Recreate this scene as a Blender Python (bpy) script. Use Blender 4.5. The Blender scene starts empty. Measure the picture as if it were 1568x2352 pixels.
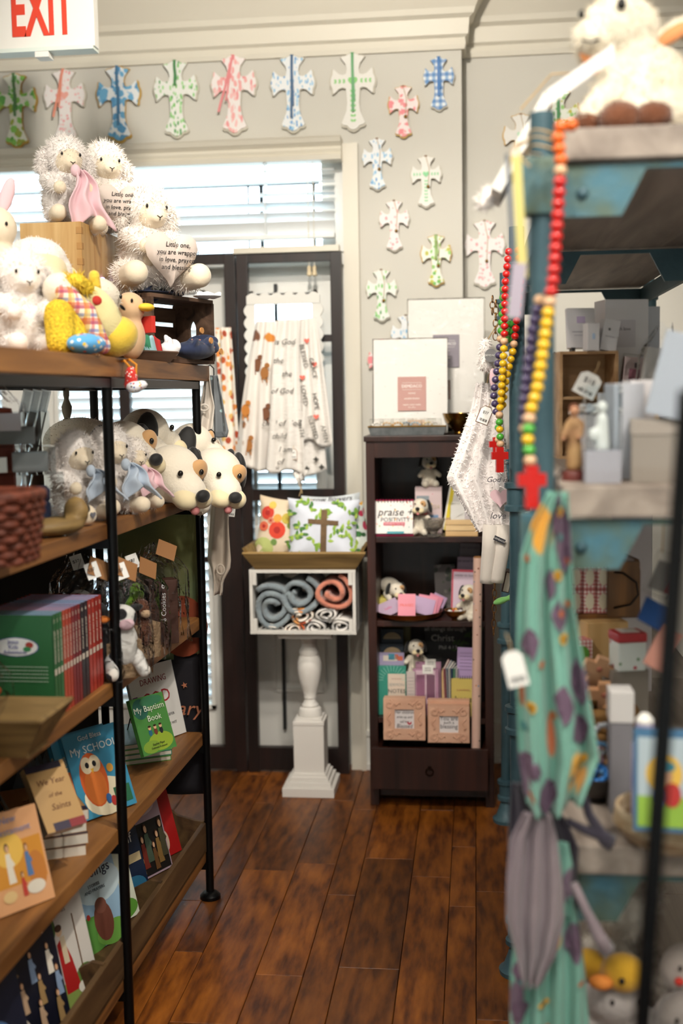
import bpy, bmesh, math, random
import numpy as np
from mathutils import Vector, Matrix, Euler
random.seed(7)
D = bpy.data
SC = bpy.context.scene
COL = SC.collection
R = math.radians

# ------------------------------------------------------------------ camera
CAMZ, FPX = 1.46, 2700.0
_yaw, _pit, _rol = R(6.5445), R(5.6027), R(-0.9455)
_f = Vector((-math.sin(_yaw)*math.cos(_pit), math.cos(_yaw)*math.cos(_pit), -math.sin(_pit)))
_r = Vector((math.cos(_yaw), math.sin(_yaw), 0))
_u = _r.cross(_f)
_r2 = math.cos(_rol)*_r + math.sin(_rol)*_u
_u2 = -math.sin(_rol)*_r + math.cos(_rol)*_u
cam = D.cameras.new('camera'); camo = D.objects.new('camera', cam); COL.objects.link(camo)
camo.matrix_world = Matrix(((_r2.x, _u2.x, -_f.x, 0), (_r2.y, _u2.y, -_f.y, 0), (_r2.z, _u2.z, -_f.z, CAMZ), (0, 0, 0, 1)))
cam.lens = FPX/2352*36; cam.sensor_width = 36; cam.clip_start = .05
cam.dof.use_dof = True; cam.dof.focus_distance = 3.12; cam.dof.aperture_fstop = 1.9
SC.camera = camo
cy_ = SC.cycles; cy_.use_adaptive_sampling = True; cy_.adaptive_threshold = .05; cy_.max_bounces = 6; cy_.diffuse_bounces = 3; cy_.glossy_bounces = 3; cy_.transmission_bounces = 4; cy_.transparent_max_bounces = 10; cy_.caustics_reflective = False; cy_.caustics_refractive = False

# ------------------------------------------------------------------ world, lights, exposure
w = D.worlds.new('world'); SC.world = w; w.use_nodes = True
bg = w.node_tree.nodes['Background']; bg.inputs[0].default_value = (.80, .93, 1, 1); bg.inputs[1].default_value = 5.5
vs = SC.view_settings; vs.view_transform = 'Standard'; vs.look = 'None'; vs.gamma = 1; vs.use_curve_mapping = False
vs.exposure = 0.68

def lamp(name, kind, loc, to, power, color=(1, .93, .82), size=.1, spot=70, blend=.6):
    l = D.lights.new(name, kind); l.energy = power; l.color = color
    if kind == 'SPOT': l.spot_size = R(spot); l.spot_blend = blend; l.shadow_soft_size = size
    elif kind == 'AREA': l.shape = 'DISK'; l.size = size
    o = D.objects.new(name, l); COL.objects.link(o); o.location = loc
    o.rotation_euler = (Vector(to)-Vector(loc)).to_track_quat('-Z', 'Y').to_euler()
    return o
WARM = (1, .92, .81)
LAMPS = [  # track spots: position, target, power, cone
    ((-.35, 2.45, 2.98), (-.62, 4.5, 2.15), 120, 90),
    ((-.25, 1.30, 2.98), (-.12, 4.3, 1.15), 132, 46),
    ((.38, 1.70, 2.98), (-.88, 2.95, 1.20), 88, 62),
    ((.62, .85, 2.98), (.42, 2.7, 1.05), 60, 60),
    ((.30, .50, 2.98), (-.82, 2.35, .75), 54, 54),
    ((-.25, .2, 2.98), (.28, 1.8, 1.35), 26, 50),
]
for i, (p, t, e, s) in enumerate(LAMPS): lamp('track_spot_light', 'SPOT', p, t, e, WARM, .06, s)
for p in ((-.6, -.9, 3.03), (.9, .2, 3.03), (-1.2, 1.2, 3.03)): lamp('ceiling_panel_light', 'AREA', p, (p[0], p[1], 0), 20, (1, .94, .85), .5)  # fill lamps added out of frame to lift the ambient light

# ------------------------------------------------------------------ pixel rays -> real points
def ray(x, y): return _r2*((x-784)/FPX) - _u2*((y-1176)/FPX) + _f
def at(x, y, Y): d = ray(x, y); return Vector((0, 0, CAMZ)) + d*(Y/d.y)          # on the plane y=Y
def onz(x, y, z): d = ray(x, y); return Vector((0, 0, CAMZ)) + d*((z-CAMZ)/d.z)   # on the plane z
def onx(x, y, X): d = ray(x, y); return Vector((0, 0, CAMZ)) + d*(X/d.x)
def mpp(Y): return Y/FPX*1.0

# ------------------------------------------------------------------ materials
MATS = {}
def _lin(c):
    if isinstance(c, str):
        c = [int(c[i:i+2], 16)/255 for i in (0, 2, 4)]
        c = [x/12.92 if x <= .04045 else ((x+.055)/1.055)**2.4 for x in c]
    return (c[0], c[1], c[2], 1)
def _nt(name):
    m = D.materials.new(name); m.use_nodes = True; nt = m.node_tree
    return m, nt, nt.nodes, nt.links, nt.nodes['Principled BSDF']
def mat(name, c='808080', rough=.6, metal=0, var=.0, vs=8, bump=0, bs=60, sheen=0, coat=0, c2=None, emit=0, trans=0, alpha=1, spec=.5, obj=True, scale=(1, 1, 1), detail=3):
    """plain / noise-varied principled material (c2: second colour mixed by noise)"""
    if name in MATS: return MATS[name]
    m, nt, N, L, P = _nt(name)
    P.inputs['Base Color'].default_value = _lin(c); P.inputs['Roughness'].default_value = rough; P.inputs['Metallic'].default_value = metal
    P.inputs['Specular IOR Level'].default_value = spec
    if sheen: P.inputs['Sheen Weight'].default_value = sheen; P.inputs['Sheen Roughness'].default_value = .5
    if coat: P.inputs['Coat Weight'].default_value = coat; P.inputs['Coat Roughness'].default_value = .1
    if trans: P.inputs['Transmission Weight'].default_value = trans
    if alpha < 1: P.inputs['Alpha'].default_value = alpha
    if emit: P.inputs['Emission Color'].default_value = _lin(c); P.inputs['Emission Strength'].default_value = emit
    if var or bump or c2:
        tc = N.new('ShaderNodeTexCoord'); mp = N.new('ShaderNodeMapping'); mp.inputs['Scale'].default_value = scale
        L.new(tc.outputs['Object'], mp.inputs[0])
    if var or c2:
        n = N.new('ShaderNodeTexNoise'); n.inputs['Scale'].default_value = vs; n.inputs['Detail'].default_value = detail; L.new(mp.outputs[0], n.inputs[0])
        r = N.new('ShaderNodeValToRGB'); r.color_ramp.elements[0].position = .35; r.color_ramp.elements[1].position = .65
        a = _lin(c); b = _lin(c2) if c2 else tuple(min(1, x*(1+var)) for x in a[:3])+(1,)
        if not c2: a = tuple(x*(1-var) for x in a[:3])+(1,)
        r.color_ramp.elements[0].color = a; r.color_ramp.elements[1].color = b
        L.new(n.outputs[0], r.inputs[0]); L.new(r.outputs[0], P.inputs['Base Color'])
    if bump:
        n2 = N.new('ShaderNodeTexNoise'); n2.inputs['Scale'].default_value = bs; n2.inputs['Detail'].default_value = 4; L.new(mp.outputs[0], n2.inputs[0])
        bn = N.new('ShaderNodeBump'); bn.inputs['Strength'].default_value = bump; bn.inputs['Distance'].default_value = .01
        L.new(n2.outputs[0], bn.inputs['Height']); L.new(bn.outputs[0], P.inputs['Normal'])
    MATS[name] = m; return m
def wood(name, dark, light, rough=.45, scale=(3, 3, 40), axis=1, ring=3.5, coat=0, bump=.15, rnd=True):
    """grain stretched along an object axis; each object gets its own tone and offset"""
    if name in MATS: return MATS[name]
    m, nt, N, L, P = _nt(name)
    tc = N.new('ShaderNodeTexCoord'); mp = N.new('ShaderNodeMapping'); oi = N.new('ShaderNodeObjectInfo')
    s = [ring*9]*3; s[axis] = ring*.7; mp.inputs['Scale'].default_value = s
    L.new(tc.outputs['Object'], mp.inputs[0])
    cmb = N.new('ShaderNodeCombineXYZ'); mu = N.new('ShaderNodeMath'); mu.operation = 'MULTIPLY'; mu.inputs[1].default_value = 37
    L.new(oi.outputs['Random'], mu.inputs[0])
    for i in range(3): L.new(mu.outputs[0], cmb.inputs[i])
    L.new(cmb.outputs[0], mp.inputs['Location'])
    n = N.new('ShaderNodeTexNoise'); n.inputs['Scale'].default_value = 1; n.inputs['Detail'].default_value = 6; n.inputs['Distortion'].default_value = 1.2
    L.new(mp.outputs[0], n.inputs[0])
    r = N.new('ShaderNodeValToRGB'); e = r.color_ramp.elements
    e[0].position = .3; e[0].color = _lin(dark); e[1].position = .68; e[1].color = _lin(light)
    L.new(n.outputs[0], r.inputs[0])
    hs = N.new('ShaderNodeHueSaturation'); mr = N.new('ShaderNodeMapRange'); mr.inputs[3].default_value = .72 if rnd else .95; mr.inputs[4].default_value = 1.28 if rnd else 1.05
    L.new(oi.outputs['Random'], mr.inputs[0]); L.new(mr.outputs[0], hs.inputs['Value']); L.new(r.outputs[0], hs.inputs['Color']); L.new(hs.outputs[0], P.inputs['Base Color'])
    P.inputs['Roughness'].default_value = rough
    if coat: P.inputs['Coat Weight'].default_value = coat; P.inputs['Coat Roughness'].default_value = .25
    bn = N.new('ShaderNodeBump'); bn.inputs['Strength'].default_value = bump; bn.inputs['Distance'].default_value = .004
    L.new(n.outputs[0], bn.inputs['Height']); L.new(bn.outputs[0], P.inputs['Normal'])
    MATS[name] = m; return m
def planks(name, dark, mid, light):
    """hand scraped hickory: wavy cathedral figure per plank, own tone per plank"""
    m, nt, N, L, P = _nt(name); tc = N.new('ShaderNodeTexCoord'); mp = N.new('ShaderNodeMapping'); oi = N.new('ShaderNodeObjectInfo')
    cmb = N.new('ShaderNodeCombineXYZ'); mu = N.new('ShaderNodeMath'); mu.operation = 'MULTIPLY'; mu.inputs[1].default_value = 53
    L.new(oi.outputs['Random'], mu.inputs[0]); L.new(mu.outputs[0], cmb.inputs[0]); L.new(mu.outputs[0], cmb.inputs[1]); L.new(cmb.outputs[0], mp.inputs['Location'])
    mp.inputs['Scale'].default_value = (11, 2.2, 1); L.new(tc.outputs['Object'], mp.inputs[0])
    n = N.new('ShaderNodeTexNoise'); n.inputs['Scale'].default_value = .9; n.inputs['Detail'].default_value = 2; L.new(mp.outputs[0], n.inputs[0])
    m1 = N.new('ShaderNodeMath'); m1.operation = 'MULTIPLY'; m1.inputs[1].default_value = 22; L.new(n.outputs[0], m1.inputs[0])
    sn = N.new('ShaderNodeMath'); sn.operation = 'SINE'; L.new(m1.outputs[0], sn.inputs[0])
    n2 = N.new('ShaderNodeTexNoise'); n2.inputs['Scale'].default_value = 5; n2.inputs['Detail'].default_value = 5; L.new(mp.outputs[0], n2.inputs[0])
    ad = N.new('ShaderNodeMath'); ad.operation = 'MULTIPLY_ADD'; ad.inputs[1].default_value = .15; L.new(sn.outputs[0], ad.inputs[0]); L.new(n2.outputs[0], ad.inputs[2])
    r = N.new('ShaderNodeValToRGB'); e = r.color_ramp.elements; e[0].position = .2; e[0].color = _lin(dark); e[1].position = .88; e[1].color = _lin(light); q = e.new(.48); q.color = _lin(mid)
    L.new(ad.outputs[0], r.inputs[0]); hs = N.new('ShaderNodeHueSaturation'); mr = N.new('ShaderNodeMapRange'); mr.inputs[3].default_value = .62; mr.inputs[4].default_value = 1.25
    L.new(oi.outputs['Random'], mr.inputs[0]); L.new(mr.outputs[0], hs.inputs['Value']); L.new(r.outputs[0], hs.inputs['Color']); L.new(hs.outputs[0], P.inputs['Base Color'])
    P.inputs['Roughness'].default_value = .42; P.inputs['Specular IOR Level'].default_value = .4
    bn = N.new('ShaderNodeBump'); bn.inputs['Strength'].default_value = .35; bn.inputs['Distance'].default_value = .003; L.new(ad.outputs[0], bn.inputs['Height']); L.new(bn.outputs[0], P.inputs['Normal'])
    MATS[name] = m; return m
def spots(name, base, cols, scale=30, thr=.35, rough=.8, stretch=(1, 1, 1), sheen=.2, soft=.03, kind='F1', dens=1.0, bump=.1, distort=0):
    """scattered voronoi print on cloth or paper: each cell takes one of cols"""
    if name in MATS: return MATS[name]
    m, nt, N, L, P = _nt(name)
    tc = N.new('ShaderNodeTexCoord'); mp = N.new('ShaderNodeMapping'); mp.inputs['Scale'].default_value = stretch; L.new(tc.outputs['Object'], mp.inputs[0])
    src = mp.outputs[0]
    if distort:
        nz = N.new('ShaderNodeTexNoise'); nz.inputs['Scale'].default_value = scale*.8; L.new(src, nz.inputs[0])
        mx0 = N.new('ShaderNodeVectorMath'); mx0.operation = 'MULTIPLY_ADD'; mx0.inputs[1].default_value = (distort,)*3
        L.new(nz.outputs['Color'], mx0.inputs[0]); L.new(src, mx0.inputs[2]); src = mx0.outputs[0]
    v = N.new('ShaderNodeTexVoronoi'); v.inputs['Scale'].default_value = scale; v.feature = kind; L.new(src, v.inputs[0])
    sep = N.new('ShaderNodeSeparateColor'); L.new(v.outputs['Color'], sep.inputs[0])
    ramp = N.new('ShaderNodeValToRGB'); ramp.color_ramp.interpolation = 'CONSTANT'; el = ramp.color_ramp.elements
    while len(el) < len(cols): el.new(.5)
    for i, c in enumerate(cols): el[i].position = i/len(cols); el[i].color = _lin(c)
    L.new(sep.outputs[0], ramp.inputs[0])
    mr = N.new('ShaderNodeMapRange'); mr.inputs[1].default_value = thr-soft; mr.inputs[2].default_value = thr+soft; mr.inputs[3].default_value = 1; mr.inputs[4].default_value = 0
    L.new(v.outputs['Distance'], mr.inputs[0])
    gt = N.new('ShaderNodeMath'); gt.operation = 'LESS_THAN'; gt.inputs[1].default_value = dens; L.new(sep.outputs[1], gt.inputs[0])
    mul = N.new('ShaderNodeMath'); mul.operation = 'MULTIPLY'; L.new(mr.outputs[0], mul.inputs[0]); L.new(gt.outputs[0], mul.inputs[1])
    mix = N.new('ShaderNodeMix'); mix.data_type = 'RGBA'; mix.inputs[6].default_value = _lin(base)
    L.new(mul.outputs[0], mix.inputs[0]); L.new(ramp.outputs[0], mix.inputs[7]); L.new(mix.outputs[2], P.inputs['Base Color'])
    P.inputs['Roughness'].default_value = rough
    if sheen: P.inputs['Sheen Weight'].default_value = sheen
    MATS[name] = m; return m
def checks(name, base, cols, scale=60, rough=.8, w=.5):
    """gingham / plaid from two crossed stripe waves"""
    if name in MATS: return MATS[name]
    m, nt, N, L, P = _nt(name)
    tc = N.new('ShaderNodeTexCoord'); prev = None
    for k, (c, ax, s) in enumerate(cols):
        sp = N.new('ShaderNodeSeparateXYZ'); L.new(tc.outputs['Object'], sp.inputs[0])
        mu = N.new('ShaderNodeMath'); mu.operation = 'MULTIPLY'; mu.inputs[1].default_value = s; L.new(sp.outputs[ax], mu.inputs[0])
        fr = N.new('ShaderNodeMath'); fr.operation = 'FRACT'; L.new(mu.outputs[0], fr.inputs[0])
        lt = N.new('ShaderNodeMath'); lt.operation = 'LESS_THAN'; lt.inputs[1].default_value = w; L.new(fr.outputs[0], lt.inputs[0])
        ml = N.new('ShaderNodeMath'); ml.operation = 'MULTIPLY'; ml.inputs[1].default_value = .62; L.new(lt.outputs[0], ml.inputs[0])
        mix = N.new('ShaderNodeMix'); mix.data_type = 'RGBA'; mix.inputs[7].default_value = _lin(c)
        if prev is None: mix.inputs[6].default_value = _lin(base)
        else: L.new(prev, mix.inputs[6])
        L.new(ml.outputs[0], mix.inputs[0]); prev = mix.outputs[2]
    L.new(prev, P.inputs['Base Color']); P.inputs['Roughness'].default_value = rough
    MATS[name] = m; return m
def clear(name, tint='ffffff', strength=.12, rough=.08, film=.0):
    """thin clear plastic / glass sheet: mostly see-through with glossy glints"""
    if name in MATS: return MATS[name]
    m, nt, N, L, P = _nt(name)
    tr = N.new('ShaderNodeBsdfTransparent'); tr.inputs[0].default_value = _lin(tint)
    gl = N.new('ShaderNodeBsdfGlossy'); gl.inputs['Roughness'].default_value = rough
    mix = N.new('ShaderNodeMixShader'); fr = N.new('ShaderNodeLayerWeight'); fr.inputs[0].default_value = strength
    if film:
        tc = N.new('ShaderNodeTexCoord'); n = N.new('ShaderNodeTexNoise'); n.inputs['Scale'].default_value = film; n.inputs['Detail'].default_value = 3; L.new(tc.outputs['Object'], n.inputs[0])
        bn = N.new('ShaderNodeBump'); bn.inputs['Strength'].default_value = 1; bn.inputs['Distance'].default_value = .02; L.new(n.outputs[0], bn.inputs['Height'])
        L.new(bn.outputs[0], gl.inputs['Normal']); L.new(bn.outputs[0], fr.inputs['Normal'])
    L.new(fr.outputs['Fresnel'], mix.inputs[0]); L.new(tr.outputs[0], mix.inputs[1]); L.new(gl.outputs[0], mix.inputs[2])
    L.new(mix.outputs[0], N['Material Output'].inputs[0])
    MATS[name] = m; return m

# ------------------------------------------------------------------ mesh builder
def rotm(rx=0, ry=0, rz=0): return Euler((R(rx), R(ry), R(rz))).to_matrix().to_4x4()
class B:
    def __init__(s): s.v = []; s.f = []
    def add(s, vs, fs, M=None):
        o = len(s.v)
        if M is not None: vs = [M @ Vector(p) for p in vs]
        s.v += [tuple(p) for p in vs]; s.f += [tuple(i+o for i in f) for f in fs]; return s
    def box(s, sx, sy, sz, c=(0, 0, 0), rot=None, bev=0, taper=None):
        bm = bmesh.new(); bmesh.ops.create_cube(bm, size=1)
        for v in bm.verts: v.co = (v.co.x*sx, v.co.y*sy, v.co.z*sz)
        if taper:
            for v in bm.verts:
                if v.co.z > 0: v.co.x *= taper; v.co.y *= taper
        if bev: bmesh.ops.bevel(bm, geom=bm.edges[:], offset=bev, segments=2, affect='EDGES', profile=.7)
        bm.verts.index_update()
        M = Matrix.Translation(c) @ (rot if rot is not None else Matrix())
        s.add([v.co.copy() for v in bm.verts], [[v.index for v in f.verts] for f in bm.faces], M); bm.free(); return s
    def tube(s, pts, r, n=8, cap=True, closed=False):
        pts = [Vector(p) for p in pts]; rs = r if isinstance(r, (list, tuple)) else [r]*len(pts)
        vs, fs = [], []; up = None
        for i, p in enumerate(pts):
            a = pts[i-1] if (i > 0 or closed) else p; b = pts[(i+1) % len(pts)] if (i < len(pts)-1 or closed) else p
            t = (b-a).normalized() if (b-a).length > 1e-9 else Vector((0, 0, 1))
            if up is None: up = Vector((0, 0, 1)) if abs(t.z) < .9 else Vector((1, 0, 0))
            x = (up - t*up.dot(t)).normalized(); y = t.cross(x); up = x
            for k in range(n):
                g = 2*math.pi*k/n; vs.append(p + (x*math.cos(g)+y*math.sin(g))*rs[i])
        m = len(pts); rng = m if closed else m-1
        for i in range(rng):
            for k in range(n):
                fs.append((i*n+k, i*n+(k+1) % n, ((i+1) % m)*n+(k+1) % n, ((i+1) % m)*n+k))
        if cap and not closed: fs.append(tuple(range(n))[::-1]); fs.append(tuple(range((m-1)*n, m*n)))
        return s.add(vs, fs)
    def cyl(s, p, q, r, r2=None, n=16): return s.tube([p, q], [r, r if r2 is None else r2], n)
    def lathe(s, prof, n=24, c=(0, 0, 0), M=None, cap=True):
        vs = [(r*math.cos(2*math.pi*k/n), r*math.sin(2*math.pi*k/n), z) for r, z in prof for k in range(n)]
        fs = [(i*n+k, i*n+(k+1) % n, (i+1)*n+(k+1) % n, (i+1)*n+k) for i in range(len(prof)-1) for k in range(n)]
        if cap: fs.append(tuple(range(n))[::-1]); fs.append(tuple(range((len(prof)-1)*n, len(prof)*n)))
        return s.add(vs, fs, Matrix.Translation(c) @ (M if M is not None else Matrix()))
    def ell(s, rx, ry=None, rz=None, c=(0, 0, 0), rot=None, n=18, m=12, ns=0, nf=10, seed=0):
        ry = rx if ry is None else ry; rz = rx if rz is None else rz
        from mathutils import noise
        vs = [(0, 0, rz)]
        for i in range(1, m):
            t = math.pi*i/m
            for k in range(n):
                g = 2*math.pi*k/n; vs.append((rx*math.sin(t)*math.cos(g), ry*math.sin(t)*math.sin(g), rz*math.cos(t)))
        vs.append((0, 0, -rz))
        if ns: vs = [Vector(p)*(1+ns*noise.noise(Vector(p)*nf+Vector((seed*7.1, seed*3.3, 0)))) for p in vs]
        fs = [(0, 1+k, 1+(k+1) % n) for k in range(n)]
        for i in range(m-2):
            for k in range(n): fs.append((1+i*n+k, 1+(i+1)*n+k, 1+(i+1)*n+(k+1) % n, 1+i*n+(k+1) % n))
        e = len(vs)-1; fs += [(e, 1+(m-2)*n+(k+1) % n, 1+(m-2)*n+k) for k in range(n)]
        return s.add(vs, fs, Matrix.Translation(c) @ (rot if rot is not None else Matrix()))
    def prism(s, poly, d, M=None, y0=0):
        """outline in the x-z plane, front face at y0 (towards -y), thickness d towards +y"""
        n = len(poly); vs = [(x, y0, z) for x, z in poly]+[(x, y0+d, z) for x, z in poly]
        fs = [tuple(range(n)), tuple(range(2*n-1, n-1, -1))]+[(i, i+n, (i+1) % n+n, (i+1) % n) for i in range(n)]
        return s.add(vs, fs, M)
    def grid(s, fn, nu, nv, th=0, M=None):
        P = [[Vector(fn(i/nu, j/nv)) for j in range(nv+1)] for i in range(nu+1)]
        vs = [p for row in P for p in row]; w_ = nv+1
        fs = [(i*w_+j, (i+1)*w_+j, (i+1)*w_+j+1, i*w_+j+1) for i in range(nu) for j in range(nv)]
        if th:
            nr = []
            for i in range(nu+1):
                for j in range(nv+1):
                    a = P[min(i+1, nu)][j]-P[max(i-1, 0)][j]; b = P[i][min(j+1, nv)]-P[i][max(j-1, 0)]
                    q = a.cross(b); nr.append(q.normalized() if q.length > 1e-12 else Vector((0, 1, 0)))
            k = len(vs); vs = vs+[p+q*th for p, q in zip(vs, nr)]
            fs = fs+[tuple(reversed([i+k for i in f])) for f in fs]
            bd = [i*w_ for i in range(nu)]+[nu*w_+j for j in range(nv)]+[i*w_+nv for i in range(nu, 0, -1)]+[j for j in range(nv, 0, -1)]
            fs += [(bd[i], bd[i]+k, bd[(i+1) % len(bd)]+k, bd[(i+1) % len(bd)]) for i in range(len(bd))]
        return s.add(vs, fs, M)
    def mesh(s, name, smooth=False, fix=True):
        me = D.meshes.new(name); me.from_pydata(s.v, [], s.f); me.update()
        if fix:
            bm = bmesh.new(); bm.from_mesh(me); bmesh.ops.recalc_face_normals(bm, faces=bm.faces); bm.to_mesh(me); bm.free()
        if smooth:
            me.polygons.foreach_set('use_smooth', [True]*len(me.polygons))
            if smooth != 'all':
                try: me.set_sharp_from_angle(angle=R(40))
                except Exception: pass
        return me
    def build(s, name, m, parent=None, loc=None, rot=None, smooth=False, fix=True):
        return put(name, s.mesh(name, smooth, fix), m, parent, loc, rot)
def put(name, me, m, parent=None, loc=None, rot=None):
    o = D.objects.new(name, me); COL.objects.link(o)
    if m is not None:
        if len(me.materials) == 0: me.materials.append(m)
        elif me.materials[0] != m: o.material_slots[0].link = 'OBJECT'; o.material_slots[0].material = m
    if parent: o.parent = parent
    if loc is not None: o.location = loc
    if rot is not None: o.rotation_euler = [R(a) for a in rot]
    return o
def tag(o, label=None, cat=None, group=None, kind=None):
    if label: o['label'] = label
    if cat: o['category'] = cat
    if group: o['group'] = group
    if kind: o['kind'] = kind
    return o
def thing(name, label, cat, loc=(0, 0, 0), rot=(0, 0, 0), group=None):
    o = D.objects.new(name, None); COL.objects.link(o); o.empty_display_size = .02
    o.location = loc; o.rotation_euler = [R(a) for a in rot]; return tag(o, label, cat, group)
def struct(o): o['kind'] = 'structure'; return o
def copy_tree(o, parent=None):
    c = o.copy(); COL.objects.link(c)
    if parent: c.parent = parent
    for ch in list(o.children): copy_tree(ch, c)
    return c
_tc = {}
def text(s, size, m, parent, loc, rot=(90, 0, 0), ext=.0003, shear=0, name='lettering', align='CENTER', sx=1, bold=0):
    k = (s, round(size, 5), shear, align, bold)
    if k not in _tc:
        c = D.curves.new('t', 'FONT'); c.body = s; c.size = size; c.align_x = align; c.align_y = 'CENTER'; c.extrude = ext; c.shear = shear; c.resolution_u = 2; c.offset = bold
        c.space_line = .85
        me = evaluated(D.objects.new('t', c), 'lettering'); D.curves.remove(c); _tc[k] = me
    o = put(name, _tc[k], m, parent, loc, rot); o.scale.x = sx
    return o
TMPS = D.scenes.new('workbench'); TMPV = TMPS.view_layers[0]
def evaluated(o, name):
    TMPS.collection.objects.link(o)
    with bpy.context.temp_override(scene=TMPS, view_layer=TMPV):
        dg = bpy.context.evaluated_depsgraph_get(); r = D.meshes.new_from_object(o.evaluated_get(dg))
    r.name = name; D.objects.remove(o); return r
def remesh(b, voxel, smooth=3, name='body'):
    """melt overlapping lumps into one continuous skin"""
    me = b.mesh(name); o = D.objects.new('tmp', me)
    a = o.modifiers.new('r', 'REMESH'); a.mode = 'VOXEL'; a.voxel_size = voxel
    if smooth: q = o.modifiers.new('s', 'SMOOTH'); q.iterations = smooth; q.factor = .6
    r = evaluated(o, name); D.meshes.remove(me)
    r.polygons.foreach_set('use_smooth', [True]*len(r.polygons)); return r
def fur(me, n, length, width=.002, droop=.3, seed=1, jit=.6):
    """add n short tapered tufts to the surface of a mesh"""
    rg = np.random.default_rng(seed); np_ = len(me.polygons)
    ar = np.zeros(np_); me.polygons.foreach_get('area', ar)
    nv = len(me.vertices); co = np.zeros(nv*3); me.vertices.foreach_get('co', co); co = co.reshape(-1, 3)
    nr = np.zeros(np_*3); me.polygons.foreach_get('normal', nr); nr = nr.reshape(-1, 3)
    idx = rg.choice(np_, n, p=ar/ar.sum()); fv = [tuple(p.vertices) for p in me.polygons]
    tri = np.array([f[:3] for f in fv])[idx]; w_ = rg.random((n, 3)); w_ /= w_.sum(1, keepdims=True)
    p = (co[tri]*w_[:, :, None]).sum(1); m_ = nr[idx]
    d = m_+rg.normal(0, jit, (n, 3))*.7; d[:, 2] -= droop; d /= np.linalg.norm(d, axis=1, keepdims=True)
    t = np.cross(d, rg.normal(0, 1, (n, 3))); t /= np.linalg.norm(t, axis=1, keepdims=True)+1e-9
    L_ = length*(.5+rg.random((n, 1)))
    vs = np.stack([p-t*width*.5-m_*.001, p+t*width*.5-m_*.001, p+d*L_], 1).reshape(-1, 3)
    fs = [(nv+3*q, nv+3*q+1, nv+3*q+2) for q in range(n)]
    m2 = D.meshes.new(me.name); allv = np.vstack([co, vs])
    m2.from_pydata(allv.tolist(), [], fv+fs); m2.update()
    m2.polygons.foreach_set('use_smooth', [True]*len(m2.polygons)); return m2
# ================================================================== SETTING
WY = 4.50                       # inner face of the back wall
M_wall = mat('wall_paint', 'd6d3ca', .85, bump=.02, bs=200)
M_trim = mat('trim_paint', 'e2dccd', .45)
M_white = mat('white_paint', 'e4e2dc', .5)
M_ceil = mat('ceiling_paint', 'e6e1d6', .9)
M_dark = wood('espresso_wood', '0f0706', '25120e', .4, axis=2, ring=2.0, rnd=False)
M_black = mat('black_metal', '0b0b0c', .38, .6)
M_glass = clear('window_glass', 'f4fbff', .05, .02)
M_brass = mat('brass', '9a7434', .3, 1)
M_plank = planks('hickory_plank', '4a2209', '7a4313', '9e5c1e')
M_sub = mat('subfloor', '140904', .8)

fl = struct(B().box(7, 9, .02, (0, 2, -.025)).build('floor', M_sub))
edges = []; x = -2.33; seq = (.123, .084, .157, .118, .077, .161); k = 0
xs = [-.725]
i = 0; wl = (.161, .123, .084, .157, .118, .077)
while xs[-1] < 1.3: xs.append(xs[-1]+wl[i % 6]); i += 1
i = 0
while xs[0] > -1.75: i -= 1; xs.insert(0, xs[0]-wl[i % 6])
pm = {}
for a, b in zip(xs[:-1], xs[1:]):
    y = 1.55 - random.random()*.6
    while y < 4.62:
        L_ = random.choice((.45, .58, .72, .9, 1.15)); y2 = min(y+L_, 4.62)
        key = (round(b-a, 3), round(y2-y, 3))
        if key not in pm:
            bb = B().box(b-a-.0016, y2-y-.0016, .016, (0, 0, 0)); bm = bmesh.new(); me = bb.mesh('plank'); bm.from_mesh(me)
            bmesh.ops.bevel(bm, geom=[e for e in bm.edges if all(v.co.z > 0 for v in e.verts)], offset=.0014, segments=1, affect='EDGES'); bm.to_mesh(me); bm.free(); pm[key] = me
        put('plank', pm[key], M_plank, fl, ((a+b)/2, (y+y2)/2, -.008)); y = y2
struct(B().box(7, .5, .016, (0, 1.0-.25, -.008)).build('floor_front', M_plank))

CX = -.044                       # outside corner of the back wall
OPL, OPR, OPT = -2.15, -.475, 2.36
wb = B()
wb.box(CX-OPR, .12, 3.05, ((CX+OPR)/2, WY+.06, 1.525)); wb.box(OPR-OPL, .12, 3.05-OPT, ((OPL+OPR)/2, WY+.06, (3.05+OPT)/2)); wb.box(.5, .12, 3.05, (OPL-.25, WY+.06, 1.525))
struct(wb.build('wall_back', M_wall))
struct(B().box(2.9, .12, 3.05, (CX+1.45, WY+.18, 1.525)).build('wall_back_recess', M_wall))
struct(B().box(.1, 9, 3.05, (-2.5, .5, 1.525)).build('wall_left', M_wall))
struct(B().box(.1, 9, 3.05, (2.3, .5, 1.525)).build('wall_right', M_wall))
struct(B().box(5, .1, 3.05, (0, -3, 1.525)).build('wall_front', M_wall))
struct(B().box(5, 8, .08, (0, .8, 3.09)).build('ceiling', M_ceil))
prof = [(0, 2.725), (.012, 2.725), (.016, 2.742), (.014, 2.765), (.026, 2.775), (.030, 2.83), (.046, 2.842), (.052, 2.862), (.075, 2.90), (.105, 2.945), (.112, 2.965), (.125, 2.975), (.13, 3.05), (0, 3.05)]
def crown(name, p, q, out, ext=(0, 0)):
    p = Vector((p[0], p[1], 0)); q = Vector((q[0], q[1], 0)); o = Vector((out[0], out[1], 0)); d = (q-p).normalized(); n = len(prof)
    vs = [p+o*a-d*a*ext[0]+Vector((0, 0, z)) for a, z in prof]+[q+o*a+d*a*ext[1]+Vector((0, 0, z)) for a, z in prof]
    fs = [tuple(range(n)), tuple(range(2*n-1, n-1, -1))]+[(i, i+n, (i+1) % n+n, (i+1) % n) for i in range(n)]
    return struct(B().add(vs, fs).build(name, M_trim))
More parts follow.
